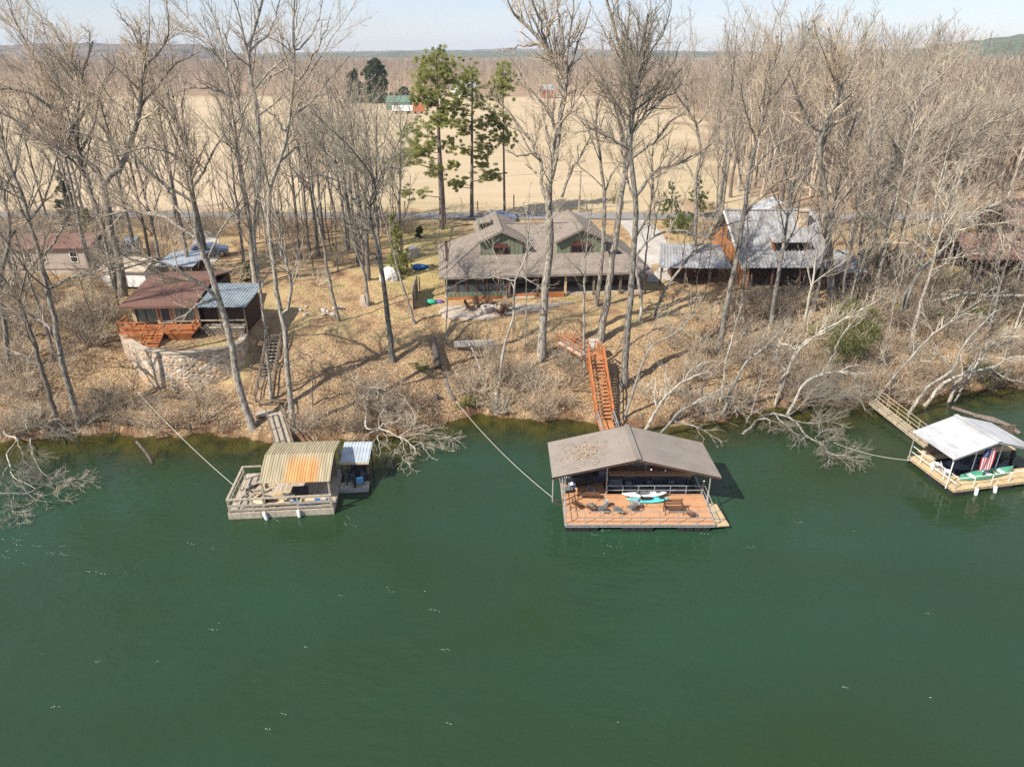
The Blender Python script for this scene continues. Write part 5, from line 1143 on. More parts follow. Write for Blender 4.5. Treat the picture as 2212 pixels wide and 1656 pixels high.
for k, (x, lb) in enumerate(((1.65, 'leftmost of three white fenders on the right dock front'), (3.15, 'middle of three white fenders on the right dock front'), (5.75, 'white fender nearest the frame edge on the right dock front'))):
    fender(lb, w3(x, -0.18, 0.55), 0.13, 0.62, (0.05 + 0.1 * k, -0.05), FG)
# the flag hung below the ridge
def flag_mat():
    m = bpy.data.materials.new('flag_cloth'); m.use_nodes = True
    n_, l = m.node_tree.nodes, m.node_tree.links; bs = n_["Principled BSDF"]; bs.inputs["Roughness"].default_value = .8
    tcn = n_.new("ShaderNodeTexCoord"); sp = n_.new("ShaderNodeSeparateXYZ"); l.new(tcn.outputs["Object"], sp.inputs[0])
    def mth(op, a, v): 
        x = n_.new("ShaderNodeMath"); x.operation = op; l.new(a, x.inputs[0])
        if isinstance(v, (int, float)): x.inputs[1].default_value = v
        else: l.new(v, x.inputs[1])
        return x.outputs[0]
    st = mth('LESS_THAN', mth('FRACT', mth('MULTIPLY', sp.outputs['X'], 6.5 / 0.95), 0), 0.5)
    a = n_.new("ShaderNodeMix"); a.data_type = 'RGBA'; a.inputs[6].default_value = (.72, .68, .66, 1); a.inputs[7].default_value = (.50, .035, .045, 1); l.new(st, a.inputs[0])
    can = mth('MULTIPLY', mth('GREATER_THAN', sp.outputs['Z'], -0.72), mth('LESS_THAN', sp.outputs['X'], 0.95 * 7 / 13))
    vv = n_.new("ShaderNodeTexVoronoi"); vv.inputs["Scale"].default_value = 11; vv.inputs["Randomness"].default_value = 0; l.new(tcn.outputs["Object"], vv.inputs["Vector"])
    star = mth('LESS_THAN', vv.outputs["Distance"], 0.28)
    c2 = n_.new("ShaderNodeMix"); c2.data_type = 'RGBA'; c2.inputs[6].default_value = (.02, .03, .12, 1); c2.inputs[7].default_value = (.7, .7, .7, 1); l.new(star, c2.inputs[0])
    d = n_.new("ShaderNodeMix"); d.data_type = 'RGBA'; l.new(can, d.inputs[0]); l.new(a.outputs[2], d.inputs[6]); l.new(c2.outputs[2], d.inputs[7]); l.new(d.outputs[2], bs.inputs["Base Color"])
    return m
v, f = [], []
for i in range(9):
    for j in range(13): v.append((i / 8 * .95, .05 * math.sin(i * 1.1 + j * .3), -j / 12 * 1.75))
f = [(i * 13 + j, i * 13 + j + 1, (i + 1) * 13 + j + 1, (i + 1) * 13 + j) for i in range(8) for j in range(12)]
fo = MB().add(v, f).build('flag', flag_mat()); fo.location = w3(r0_.x - .75, e0_.y + .25, 3.1); fo.rotation_euler = (0, 0, rz3)
md = fo.modifiers.new('cloth', 'SOLIDIFY'); md.thickness = .012
tag(fo, 'striped red and white flag with starry blue corner hanging under the white roof', 'flag')

# ---------------- stairs and gangways
def stair(root, p, q, w, n, m, rail_m, post_n=5, sides=(-1, 1), rail_h=0.95, side_w=0.06, tread_d=0.30):
    """a straight flight from p (top) to q (bottom)"""
    p, q = Vector(p), Vector(q); d = q - p; hd = Vector((d.x, d.y, 0)).normalized(); s = Vector((-hd.y, hd.x, 0))
    an = math.atan2(s.y, s.x)
    b = MB()
    for i in range(n):
        c_ = p.lerp(q, (i + .5) / n); b.box(c_, (w, tread_d, 0.05), an)
    b.build('tread', m, root); b = MB()
    for sd in (-1, 1): b.bar(p + s * sd * w / 2 - Vector((0, 0, .12)), q + s * sd * w / 2 - Vector((0, 0, .12)), side_w, .26)
    b.build('stringer', rail_m, root)
    for sd in sides:
        b = MB(); 
        for i in range(post_n + 1):
            a = p.lerp(q, i / post_n) + s * sd * (w / 2 + .05); b.bar(a - Vector((0, 0, .5)), a + Vector((0, 0, rail_h)), .1)
        for zz in (rail_h, rail_h * .5): b.bar(p + s * sd * (w / 2 + .05) + Vector((0, 0, zz)), q + s * sd * (w / 2 + .05) + Vector((0, 0, zz)), .15 if zz == rail_h else .05, .05 if zz == rail_h else .12)
        b.build('handrail', rail_m, root)
def walkway(root, p, q, w, m, rail_m, posts=4, h=.95, sides=(-1, 1), mids=1, bar_w=.08):
    p, q = Vector(p), Vector(q); d = (q - p); hd = Vector((d.x, d.y, 0)).normalized(); s = Vector((-hd.y, hd.x, 0))
    MB().slab([p - s * w / 2, q - s * w / 2, q + s * w / 2, p + s * w / 2], .07).build('deck', m, root)
    MB().bar(p - s * (w / 2 - .1) - Vector((0, 0, .16)), q - s * (w / 2 - .1) - Vector((0, 0, .16)), .08, .18).build('beam', rail_m, root); MB().bar(p + s * (w / 2 - .1) - Vector((0, 0, .16)), q + s * (w / 2 - .1) - Vector((0, 0, .16)), .08, .18).build('beam', rail_m, root)
    for sd in sides: rail(MB(), p + s * sd * (w / 2 + .03), q + s * sd * (w / 2 + .03), h, posts, bar_w, mids).build('handrail', rail_m, root)
st2 = thing('stairway', 'bright orange timber stairway down the bank to the middle dock', 'stairs', (0, 0, 0))
tp, bt = pz(1286, 772, 4.3), pz(1306, 905, .95)
st2.location = (bt.x, bt.y, 0)
o_ = Vector((bt.x, bt.y, 0)); tpl, btl = tp - o_, bt - o_
lead = (tpl - btl); lead.z = 0; lead.normalize()
stair(st2, tpl, btl, 1.25, 17, M['orange_stair'], M['orange_wood'], 5)
MB().slab([tpl + Vector((-.75, -.05, .02)), tpl + Vector((.75, -.05, .02)), tpl + Vector((.75, 1.5, .02)), tpl + Vector((-.75, 1.5, .02))], .1).build('landing', M['orange_stair'], st2)
b = MB(); rail(b, tpl + Vector((.75, .1, 0)), tpl + Vector((.1, 1.5, 0)), .95, 4, .09, 1); b.build('landing_rail', M['orange_wood'], st2)
for dx, dy in ((-.7, 0), (.7, 0), (-.7, 1.4), (.7, 1.4)): MB().bar(tpl + Vector((dx, dy, 0)), tpl + Vector((dx, dy, -1.2)), .12).build('post', M['orange_wood'], st2)
wk = thing('walkway', 'orange railed walkway leading from the patio to the stair head', 'walkway', (tp.x - .75, tp.y + .7, 0))
o2 = Vector((tp.x - .75, tp.y + .7, 0)); q2 = pz(1212, 735, 4.75) - o2
walkway(wk, Vector((-.02, 0, 4.3)), q2, 1.0, M['concrete'], M['orange_wood'], 3, .8)
ep = pz(1205, 722, 4.75)
bx_ = thing('planter_box', 'pale box beside the orange stair head', 'box', (pz(1286, 756, 4.5).x, pz(1286, 748, 4.5).y + .6, 4.25)); MB().bb(-.35, .35, -.3, .3, 0, .55).build('body', M['tarp_white'], bx_); MB().bb(-.38, .38, -.33, .33, .552, .62).build('lid', M['concrete_pale'], bx_)
g2 = thing('gangway', 'orange-decked gangway with grey rails from the stair foot to the middle dock', 'gangway', (bt.x, bt.y, 0))
walkway(g2, (0, -.05, .9), (7.9 - bt.x, 44.22 - bt.y, .52), 1.25, M['orange_stair'], M['galv'], 5, .9, bar_w=.05)
st1 = thing('stairway', 'weathered grey-brown wooden stairway down the bank to the old dock', 'stairs', (0, 0, 0))
t0, t1, t2 = pz(597, 722, 4.7), pz(586, 790, 3.15), pz(570, 868, 1.6)
st1.location = (t2.x, t2.y, 0); o_ = Vector((t2.x, t2.y, 0))
stair(st1, t0 - o_, t1 - o_, 1.15, 9, M['grey_wood'], M['old_wood'], 3); stair(st1, t1 - o_ + Vector((0, -.05, -.02)), t2 - o_, 1.15, 11, M['grey_wood'], M['old_wood'], 3)
l0 = pz(590, 889, 1.35) - o_
MB().slab([l0 + Vector((-1.3, -.65, 0)), l0 + Vector((1.25, -.65, 0)), l0 + Vector((1.25, .7, 0)), l0 + Vector((-1.3, .7, 0))], .1).build('landing', M['grey_deck'], st1)
b = MB(); rail(b, l0 + Vector((-1.3, .72, 0)), l0 + Vector((1.25, .72, 0)), .7, 2, .12, 1); rail(b, l0 + Vector((1.25, -.65, 0)), l0 + Vector((1.25, .7, 0)), .9, 1, .12, 1); b.build('landing_rail', M['old_wood'], st1)
for dx in (-1.2, 1.15):
    for dy in (-.55, .6): MB().bar(l0 + Vector((dx, dy, -.1)), l0 + Vector((dx, dy, -1.5)), .14).build('post', M['old_wood'], st1)
g1 = thing('gangway', 'weathered wooden gangway sloping from the landing to the old dock', 'gangway', (l0.x + o_.x, l0.y + o_.y, 0))
gd = w1(3.1, 4.95, .5) - Vector((l0.x + o_.x, l0.y + o_.y, 0))
walkway(g1, (.35, -.7, 1.3), gd, 1.15, M['grey_wood'], M['old_wood'], 4, .85)
M['grey_tan'] = mat('grey_tan', (.47, .39, .27), .85, col2=(.33, .27, .18), scale=3)
g3 = thing('gangway', 'tan plank gangway with pole rails reaching the white-roofed dock', 'gangway', (30.8, 54.4, 0))
ge = w3(2.6, 5.0, .55); walkway(g3, (0, 0, 1.0), (ge.x - 30.8, ge.y - 54.4, .55), 0.85, M['grey_tan'], M['grey_tan'], 6, 1.0, mids=2, bar_w=.045)
# mooring cables
def cable(label, a, b_, sag=.4, r=.014):
    a, b_ = Vector(a), Vector(b_); t = MB()
    t.tube([a.lerp(b_, k / 12) - a - Vector((0, 0, sag * 4 * (k / 12) * (1 - k / 12))) for k in range(13)], r, 5); o = t.build('cable', M['rope']); o.location = a; tag(o, label, 'cable')
a = pg(262, 812); a2 = pg(985, 880); 
cable('pale mooring cable from the left bank to the old wooden dock', a + Vector((0, 0, .3)), w1(.05, 2.0, 1.2), .5)
cable('pale mooring cable from the bank to the left of the taupe-roofed dock', a2 + Vector((0, 0, .6)), (D2X - .75, D2Y + 2.0, 1.2), .5)
cable('thin mooring cable from the fallen sycamore to the right dock', pz(1800, 955, .9), w3(-.06, 4.0, .5), .3)
# ================================================================== TREES
def norm(a): return a / np.maximum(np.linalg.norm(a, axis=-1, keepdims=True), 1e-9)
def tube_np(P, Rr, k):
    """(m, n, 3) polylines with (m, n) radii -> verts, quads of k-sided tubes"""
    m, n = P.shape[:2]
    d = np.empty_like(P); d[:, 1:-1] = P[:, 2:] - P[:, :-2]; d[:, 0] = P[:, 1] - P[:, 0]; d[:, -1] = P[:, -1] - P[:, -2]
    d = norm(d); mean = norm(P[:, -1] - P[:, 0] + 1e-6)
    ref = np.where(np.abs(mean[:, 2:3]) < 0.8, np.array([[0, 0, 1.0]]), np.array([[1.0, 0, 0]]))[:, None, :]
    s = norm(np.cross(d, np.broadcast_to(ref, d.shape))); u = np.cross(s, d)
    a = 2 * np.pi * np.arange(k) / k
    V = P[:, :, None, :] + Rr[:, :, None, None] * (np.cos(a)[None, None, :, None] * s[:, :, None, :] + np.sin(a)[None, None, :, None] * u[:, :, None, :])
    i = np.arange(m * n * k).reshape(m, n, k); j = np.roll(i, -1, axis=2)
    Q = np.stack([i[:, :-1], j[:, :-1], j[:, 1:], i[:, 1:]], -1).reshape(-1, 4)
    return V.reshape(-1, 3), Q
def join(parts):
    vs_, qs, o = [], [], 0
    for v, q in parts:
        vs_.append(v); qs.append(q + o); o += len(v)
    return np.concatenate(vs_), np.concatenate(qs)
def along(P, idx, t):
    n = P.shape[1]; x = np.clip(t, 0, 0.9999) * (n - 1); i = x.astype(int); f = (x - i)[:, None]
    a, b = P[idx, i], P[idx, i + 1]
    return a + (b - a) * f, norm(b - a), i
def spawn(rg, P, Rr, per_m, lenf, ang, t0=0.15, nseg=4, wob=0.16, trop=0.06, rs=0.55, rmin=0.004, tip=0.3, cmin=1, taper=0.5, lmax=99):
    L = np.linalg.norm(np.diff(P, axis=1), axis=2).sum(1)
    c = np.maximum(cmin, np.round(L * (1 - t0) * per_m + rg.uniform(-0.5, 0.5, len(L)))).astype(int)
    idx = np.repeat(np.arange(len(L)), c)
    k = np.concatenate([np.arange(x) for x in c]); t = t0 + (1 - t0) * (k + rg.uniform(0.1, 1, len(k))) / c[idx]
    t = np.minimum(t, 0.99)
    p, d, i = along(P, idx, t)
    r = rg.normal(size=(len(t), 3)); r[:, 2] = r[:, 2] * 0.6 + 0.25
    perp = norm(r - (r * d).sum(1, keepdims=True) * d)
    a = np.radians(rg.uniform(ang[0], ang[1], len(t)))[:, None]
    dr = norm(d * np.cos(a) + perp * np.sin(a))
    ln = np.minimum(L[idx] * rg.uniform(lenf[0], lenf[1], len(t)) * (1 - taper * (t - t0) / (1 - t0)), lmax)
    r0 = np.maximum(Rr[idx, i] * rs, rmin)
    pts = [p]
    for s in range(nseg):
        dr = norm(dr + rg.normal(0, wob, dr.shape) + np.array([0, 0, trop]))
        p = p + dr * (ln / nseg)[:, None]; pts.append(p)
    Pn = np.stack(pts, 1); Rn = r0[:, None] * np.linspace(1, tip, nseg + 1)[None, :]
    return Pn, np.maximum(Rn, rmin * 0.7)
def resample(pts, n):
    pts = np.array(pts, float)
    if len(pts) > 2:                       # Catmull-Rom
        q = np.vstack([2 * pts[0] - pts[1], pts, 2 * pts[-1] - pts[-2]]); out = []
        for i in range(1, len(q) - 2):
            for t in np.linspace(0, 1, 8, endpoint=False):
                out.append(0.5 * (2 * q[i] + (q[i + 1] - q[i - 1]) * t + (2 * q[i - 1] - 5 * q[i] + 4 * q[i + 1] - q[i + 2]) * t * t + (3 * q[i] - q[i - 1] - 3 * q[i + 1] + q[i + 2]) * t ** 3))
        pts = np.array(out + [pts[-1]])
    s = np.concatenate([[0], np.cumsum(np.linalg.norm(np.diff(pts, axis=0), axis=1))]); u = np.linspace(0, s[-1], n)
    return np.stack([np.interp(u, s, pts[:, k]) for k in range(3)], 1)
def twig_levels(rg, limbs, limr, dens=1.0, droop=0.05, fine=1.0, wob=0.16, lm=1.0):
    """branches, twigs and fine twigs growing from limb polylines"""
    b, br = spawn(rg, limbs, limr, 1.25 * dens, (0.26 * lm, 0.52 * lm), (20, 52), 0.15, 6, wob * 0.8, droop * 1.3, 0.5, 0.015 * fine, 0.35, 2, 0.5, 4.4)
    w, wr = spawn(rg, b, br, 2.5 * dens, (0.32, 0.66), (20, 52), 0.12, 4, wob * 0.9, droop, 0.5, 0.0095 * fine, 0.5, 3, 0.4, 2.3)
    z, zr = spawn(rg, w, wr, 3.8 * dens, (0.35, 0.8), (18, 50), 0.1, 3, wob, droop, 0.7, 0.0068 * fine, 0.6, 2, 0.35, 1.1)
    return [tube_np(b, br, 4), tube_np(w, wr, 3), tube_np(z, zr, 3)]
def make_tree(name, label, cat, loc, trunk_parts, crown_parts, bark, twig, group=None, rz=0.0):
    t = thing(name, label, cat, loc, rz, group)
    v, q = join(trunk_parts); link('trunk', mesh_np('trunk', v, q, M[bark], True), t)
    v, q = join(crown_parts); link('crown', mesh_np('crown', v, q, M[twig], True), t)
    return t
NT = [0]
def traced(label, path, limbs=(), r=0.25, bark='bark_grey', twig='twig', dens=1.0, seed=None, tip=0.25, zs=None, fine=1.0, droop=0.05, auto=0, t0=0.45, lean=0.0, dep=None, sink=0.5, name='bare_tree', lm=1.0, kids_from_trunk=True, group=None, spread=0.5):
    """a tree whose trunk and limbs follow their outline in the photo (2212-px grid), given real depth by leaning limbs towards or away"""
    NT[0] += 1
    rg = np.random.default_rng(seed or (100 + NT[0]))
    def xy(p): return p
    if zs is not None:                    # lies low over water or bank: heights are given instead of one distance
        def conv(pl, z): return [np.array(pz(x, y, lerp(z[0], z[1], i / max(1, len(pl) - 1)))) for i, (x, y) in enumerate(pl)]
        tw = conv(path, zs[0]); base = Vector(tw[0])
        lw = [conv(l, zs[min(i + 1, len(zs) - 1)]) for i, l in enumerate(limbs)]
    else:
        base = pg(*path[0]) if dep is None else pY(*path[0], dep)
        if dep is not None and base.z > hz(base.x, base.y): base.z = base.z
        Y = base.y; n = len(path)
        tw = [np.array(pY(x, y, Y + lean * i / max(1, n - 1))) for i, (x, y) in enumerate(path)]
        tw[0] = np.array(base) - np.array([0, 0, sink])
        lw = []
        for l in limbs:
            d0 = min(range(n), key=lambda i: (path[i][0] - l[0][0]) ** 2 + (path[i][1] - l[0][1]) ** 2); y0 = Y + lean * d0 / max(1, n - 1)
            sl = rg.uniform(-spread, spread); acc = 0; pl = [np.array(pY(l[0][0], l[0][1], y0))]
            for a, b_ in zip(l[:-1], l[1:]):
                acc += math.hypot(b_[0] - a[0], b_[1] - a[1]) / FPX * Y; pl.append(np.array(pY(b_[0], b_[1], y0 + sl * acc)))
            lw.append(pl)
    r = r * (0.76 if zs is None else 0.72); N = 22; b0 = np.array(base)
    tp_ = resample(tw, N); tp_[1:-1] += rg.normal(0, 0.03, (N - 2, 3))
    tr = r * (tip + (1 - tip) * (1 - np.linspace(0, 1, N)) ** 0.8); 
    if sink > 0 and zs is None: tr[0] *= 1.35; tr[1] *= 1.12
    TP, TR = (tp_ - b0)[None], tr[None]
    tparts = [tube_np(TP, TR, 9)]
    lim, lr = [], []
    for l in lw:
        p = resample(l, 12)
        d = np.linalg.norm(tp_ - p[0], axis=1).argmin(); rr = max(0.03, min(tr[d] * 0.72, r * 0.6)); ln = np.linalg.norm(np.diff(p, axis=0), axis=1).sum()
        rr = min(rr, 0.02 * ln + 0.05); p[0] = p[0] * 0.3 + tp_[d] * 0.7 if np.linalg.norm(tp_[d] - p[0]) < 1.2 else p[0]
        p[2:-1] += rg.normal(0, 0.05, (9, 3)); lim.append(p - b0); lr.append(rr * np.linspace(1, 0.28, 12))
    if auto == 0 and zs is None and len(path) > 5: auto, t0 = 0.28, 0.42
    if auto:
        a_, ar = spawn(rg, TP, TR, auto, (0.22, 0.42), (25, 55), t0, 11, 0.10, 0.07, 0.45, 0.03, 0.25, 3, 0.45, 8.0)
        lim += list(a_); lr += list(ar)
    if kids_from_trunk:
        k0 = int(N * (1 - 0.38)); sub = resample(tp_[k0:] - b0, 12); lim.append(sub); lr.append(np.interp(np.linspace(k0, N - 1, 12), np.arange(N), tr))
    LP, LR = np.array(lim), np.array(lr)
    if zs is None:
        sl_, slr = spawn(rg, LP, LR, 0.30, (0.30, 0.55), (22, 48), 0.25, 11, 0.10, 0.08, 0.6, 0.022, 0.3, 1, 0.45, 6.0)
        LP = np.concatenate([LP, sl_]); LR = np.concatenate([LR, slr])
    tparts.append(tube_np(LP, LR, 6))
    c = twig_levels(rg, LP, LR, dens * (1 if zs is None else 1.3), droop, fine, lm=lm)
    return make_tree(name, label, 'tree', base, tparts, c, bark, twig, group)

# ---- the big bare trees that stand in the foreground
traced('massive pale tree with two upward forks behind the cabin left end',
       [(264, 640), (258, 560), (240, 502), (230, 430), (225, 386), (252, 372), (274, 329), (295, 268), (307, 183), (307, 116), (300, 60)],
       [[(225, 386), (183, 344), (143, 304), (113, 234), (82, 189), (70, 122), (46, 70), (20, 20)], [(225, 386), (198, 353), (143, 329), (82, 292), (0, 240), (-60, 210)],
        [(295, 243), (338, 189), (377, 143), (430, 112)], [(307, 120), (292, 76), (250, 20)], [(113, 234), (60, 200), (0, 190), (-40, 180)], [(143, 304), (165, 250), (170, 180), (150, 110), (110, 50)], [(295, 268), (262, 230), (210, 205), (160, 190)], [(307, 150), (345, 110), (365, 60), (360, 0)]],
       r=0.55, dens=1.25)
traced('straight companion trunk rising just left of the forked giant at the cabin',
       [(250, 622), (238, 550), (218, 480), (203, 440), (190, 390), (172, 340), (168, 250), (180, 160), (200, 90)], [[(190, 390), (150, 340), (90, 300), (30, 290)], [(172, 330), (200, 280), (220, 200), (250, 130)], [(168, 240), (130, 190), (110, 120), (90, 40)]], r=0.4, dens=1.0)
traced('leaning mottled tree crossing in front of the cabin and lean-to',
       [(550, 922), (517, 837), (499, 736), (475, 654), (456, 590), (432, 532), (420, 472), (417, 426), (408, 350), (402, 304), (371, 253), (360, 200)],
       [[(417, 430), (374, 411), (323, 374), (286, 338), (213, 298), (150, 280)], [(420, 405), (441, 365), (475, 304), (500, 260)], [(475, 645), (440, 620), (396, 590), (335, 563), (250, 587), (190, 600)], [(408, 508), (344, 465), (259, 459), (183, 478), (120, 490)], [(402, 304), (393, 213), (410, 150)], [(408, 350), (340, 320), (270, 330), (200, 350)], [(475, 640), (430, 660), (380, 690), (350, 700)]],
       r=0.40, dens=1.15, bark='bark_grey')
traced('tall pale tree rising out of frame with a long fork to the left',
       [(552, 616), (543, 523), (556, 462), (558, 380), (560, 304), (554, 228), (539, 146), (536, 110), (560, 30), (575, -60)],
       [[(557, 304), (529, 277), (511, 213), (490, 146), (466, 107), (405, 40), (355, -20)], [(490, 146), (484, 100), (466, 50), (440, -20)], [(532, 105), (517, 40), (495, -30)], [(548, 200), (575, 160), (610, 130), (650, 90)], [(511, 213), (470, 195), (420, 190), (380, 200)], [(536, 110), (575, 80), (600, 20), (615, -40)]],
       r=0.42, dens=0.8, bark='bark_pale')
traced('slender tall tree beside the weathered stairway, crown spread against the sky',
       [(632, 928), (623, 812), (614, 706), (600, 650), (589, 554), (580, 462), (585, 400), (603, 350), (622, 289), (634, 183), (637, 122), (634, 60), (637, -10)],
       [[(637, 122), (606, 76), (570, 45)], [(637, 116), (667, 85), (692, 24), (700, -20)], [(637, 183), (664, 149), (698, 76), (715, 30)], [(634, 140), (603, 155), (560, 190), (520, 230)], [(618, 690), (629, 615), (617, 554), (604, 493), (590, 420)], [(622, 289), (590, 250), (560, 230)], [(603, 350), (640, 320), (680, 300)]],
       r=0.30, dens=0.95)
traced('broad vase-shaped tree with spreading pale limbs between cabin and main house',
       [(850, 780), (836, 675), (827, 599), (812, 520), (801, 490), (795, 456), (800, 430), (812, 400), (800, 360)],
       [[(795, 480), (774, 447), (746, 396), (722, 350), (689, 313), (652, 265), (630, 220)], [(798, 456), (813, 411), (789, 359), (746, 307), (707, 274), (670, 240)], [(808, 411), (838, 365), (865, 362), (890, 350)], [(722, 350), (735, 290), (760, 230), (770, 180)], [(789, 359), (790, 300), (800, 240), (805, 190)], [(800, 360), (830, 300), (845, 250), (860, 200)], [(746, 396), (690, 380), (640, 385), (600, 370)], [(803, 500), (770, 490), (730, 470)], [(812, 400), (850, 330), (870, 280), (880, 240)]],
       r=0.36, dens=1.35, twig='twig_pale')
traced('thickest grey trunk in front of the main house, dividing high above the roof',
       [(1170, 770), (1176, 639), (1189, 518), (1183, 440), (1186, 400), (1202, 329), (1211, 243), (1223, 189), (1214, 152), (1174, 94), (1147, 66), (1110, 30)],
       [[(1183, 440), (1171, 400), (1171, 365), (1159, 329), (1135, 289), (1101, 243), (1070, 215)], [(1192, 350), (1196, 259), (1162, 213), (1135, 183), (1120, 150)], [(1220, 170), (1235, 137), (1256, 76), (1275, 20)], [(1213, 426), (1229, 380), (1250, 344), (1278, 289)], [(1211, 150), (1215, 90), (1205, 30), (1200, -30)], [(1190, 120), (1170, 60), (1150, 0), (1140, -40)], [(1223, 189), (1225, 120), (1235, 50), (1240, -20)], [(1174, 94), (1120, 100), (1080, 110)], [(1159, 329), (1120, 335), (1085, 320)]],
       r=0.52, dens=1.15)
traced('grey trunk right of the orange box, its fork hidden in other crowns',
       [(1296, 736), (1312, 640), (1322, 560), (1332, 500), (1339, 441), (1350, 370), (1362, 300), (1366, 220), (1350, 140), (1330, 70), (1310, 0)],
       [[(1354, 340), (1333, 240), (1305, 170), (1275, 122), (1250, 90)], [(1366, 220), (1390, 150), (1400, 80), (1410, 20)], [(1350, 140), (1355, 80), (1360, 10)]], r=0.46, dens=1.0)
traced('straight pale trunk farther back behind the two porch-side trunks',
       [(1288, 660), (1298, 580), (1304, 502), (1305, 411), (1293, 320), (1287, 283), (1290, 220), (1310, 150)],
       [[(1287, 283), (1250, 252), (1220, 240)], [(1287, 278), (1275, 230), (1250, 190), (1235, 150)], [(1305, 420), (1320, 380), (1340, 350)]], r=0.3, dens=0.9)
traced('tall fan-crowned trunk immediately right of the orange stairs',
       [(1346, 836), (1358, 690), (1368, 548), (1374, 457), (1369, 400), (1366, 365), (1360, 289), (1372, 213), (1378, 146), (1390, 90), (1400, 30)],
       [[(1362, 320), (1323, 298), (1290, 280), (1240, 290)], [(1378, 420), (1415, 371), (1460, 356), (1506, 332), (1540, 310)], [(1378, 146), (1360, 90), (1340, 40), (1330, -10)], [(1378, 150), (1415, 100), (1440, 50), (1450, 0)], [(1372, 213), (1410, 190), (1450, 140), (1470, 90)], [(1360, 289), (1400, 240), (1440, 210), (1475, 180)], [(1366, 340), (1420, 300), (1450, 260), (1480, 240)], [(1360, 289), (1335, 230), (1310, 190)]],
       r=0.42, dens=1.25)
traced('arched limb tree bending right over the pale driveway', [(1383, 690), (1384, 640), (1374, 560), (1411, 512), (1447, 499), (1484, 499), (1511, 512), (1560, 470)], [[(1447, 499), (1470, 450), (1490, 400)], [(1411, 512), (1420, 460), (1440, 420)]], r=0.22, dens=0.9, bark='bark_pale')
traced('dark forked tree standing before the white house carport',
       [(1502, 600), (1503, 487), (1503, 396), (1512, 341), (1506, 274), (1488, 240), (1480, 180), (1500, 120)],
       [[(1515, 341), (1543, 289), (1582, 228), (1628, 201)], [(1506, 274), (1540, 220), (1560, 160), (1570, 110)], [(1503, 396), (1480, 350), (1450, 330), (1430, 290)], [(1488, 240), (1460, 200), (1440, 150)]], r=0.32, dens=1.2)
traced('tall leaning tree rising before the white ribbed roof',
       [(1553, 752), (1570, 660), (1590, 560), (1603, 487), (1616, 380), (1634, 304), (1656, 228), (1670, 150), (1690, 90)],
       [[(1616, 380), (1660, 330), (1700, 300), (1750, 270)], [(1634, 304), (1610, 240), (1600, 180)], [(1656, 228), (1690, 180), (1720, 130), (1735, 80)], [(1603, 470), (1640, 430), (1690, 390), (1740, 370)]], r=0.34, dens=1.25)
traced('broad double trunk at the right end of the white-roofed house',
       [(1799, 648), (1793, 560), (1788, 493), (1783, 420), (1770, 350), (1775, 292), (1800, 230), (1812, 198), (1800, 116), (1790, 60)],
       [[(1788, 490), (1810, 440), (1837, 400), (1830, 320), (1850, 250), (1870, 180)], [(1775, 292), (1740, 250), (1720, 200), (1700, 150)], [(1812, 198), (1840, 150), (1850, 100)], [(1783, 420), (1750, 400), (1720, 370), (1690, 360)], [(1770, 350), (1790, 290), (1830, 240)]], r=0.5, dens=1.3)
traced('leaning tree throwing long pale limbs towards the right frame edge',
       [(1896, 560), (1890, 500), (1901, 426), (1971, 374), (2053, 323), (2135, 271), (2215, 225), (2260, 200)],
       [[(1901, 426), (1935, 370), (1965, 330), (2010, 310), (2060, 270), (2140, 235)], [(1890, 490), (1900, 420), (1940, 330), (1952, 240), (1950, 170), (1960, 110)], [(1952, 240), (2000, 190), (2050, 150), (2080, 110)], [(1971, 374), (2030, 350), (2100, 330), (2160, 320)], [(2053, 323), (2090, 250), (2140, 190)], [(1940, 330), (1910, 260), (1900, 190)]], r=0.38, dens=1.3, twig='twig_pale')
traced('bright white sycamore whose limb arches over the right-hand wood',
       [(1938, 700), (1971, 615), (1995, 578), (2032, 545), (2053, 511), (2105, 465), (2132, 450), (2170, 440)],
       [[(2105, 465), (2138, 484), (2178, 517), (2211, 554), (2240, 580)], [(2105, 465), (2115, 520), (2140, 560)], [(1990, 580), (1960, 520), (1900, 480), (1840, 462)], [(2032, 545), (2010, 520), (1985, 500)]], r=0.30, dens=1.15, bark='bark_pale', twig='twig_pale', droop=-0.03)
traced('thick pale limb reaching in from the right frame edge', [(2260, 700), (2240, 650), (2212, 639), (2138, 639), (2092, 633), (2029, 651), (1995, 669)], [[(2138, 639), (2100, 600), (2050, 590)], [(2092, 633), (2070, 670), (2040, 690)]], r=0.26, dens=0.8, bark='bark_pale', twig='twig_pale', droop=-0.04, tip=0.4)
# left edge
traced('dark trunk nearest the left frame edge, base at the water', [(134, 936), (103, 843), (88, 791), (67, 721), (40, 651), (6, 602), (-30, 560)], [[(67, 721), (40, 680), (0, 640), (-40, 630)], [(88, 791), (50, 770), (0, 760)], [(40, 651), (60, 590), (90, 540), (110, 480)]], r=0.30, bark='bark_dark', dens=1.1)
traced('second trunk from the left edge, leaning left above the bank', [(171, 918), (152, 843), (128, 752), (119, 691), (103, 627), (88, 563), (64, 478), (46, 420), (18, 350), (0, 280), (-20, 200)], [[(128, 745), (100, 700), (60, 680), (10, 690)], [(64, 478), (100, 420), (120, 350), (130, 290)], [(46, 420), (0, 400), (-40, 360)], [(103, 627), (150, 600), (200, 590), (250, 560)], [(88, 563), (130, 500), (160, 440)]], r=0.33, dens=1.1)
traced('crooked tree at the far left whose crown leaves the frame', [(20, 800), (10, 700), (0, 610), (20, 520), (10, 420), (-20, 330)], [[(20, 520), (60, 450), (80, 380)], [(10, 610), (50, 580), (90, 570)], [(10, 420), (40, 340), (60, 270)]], r=0.3, dens=1.2)
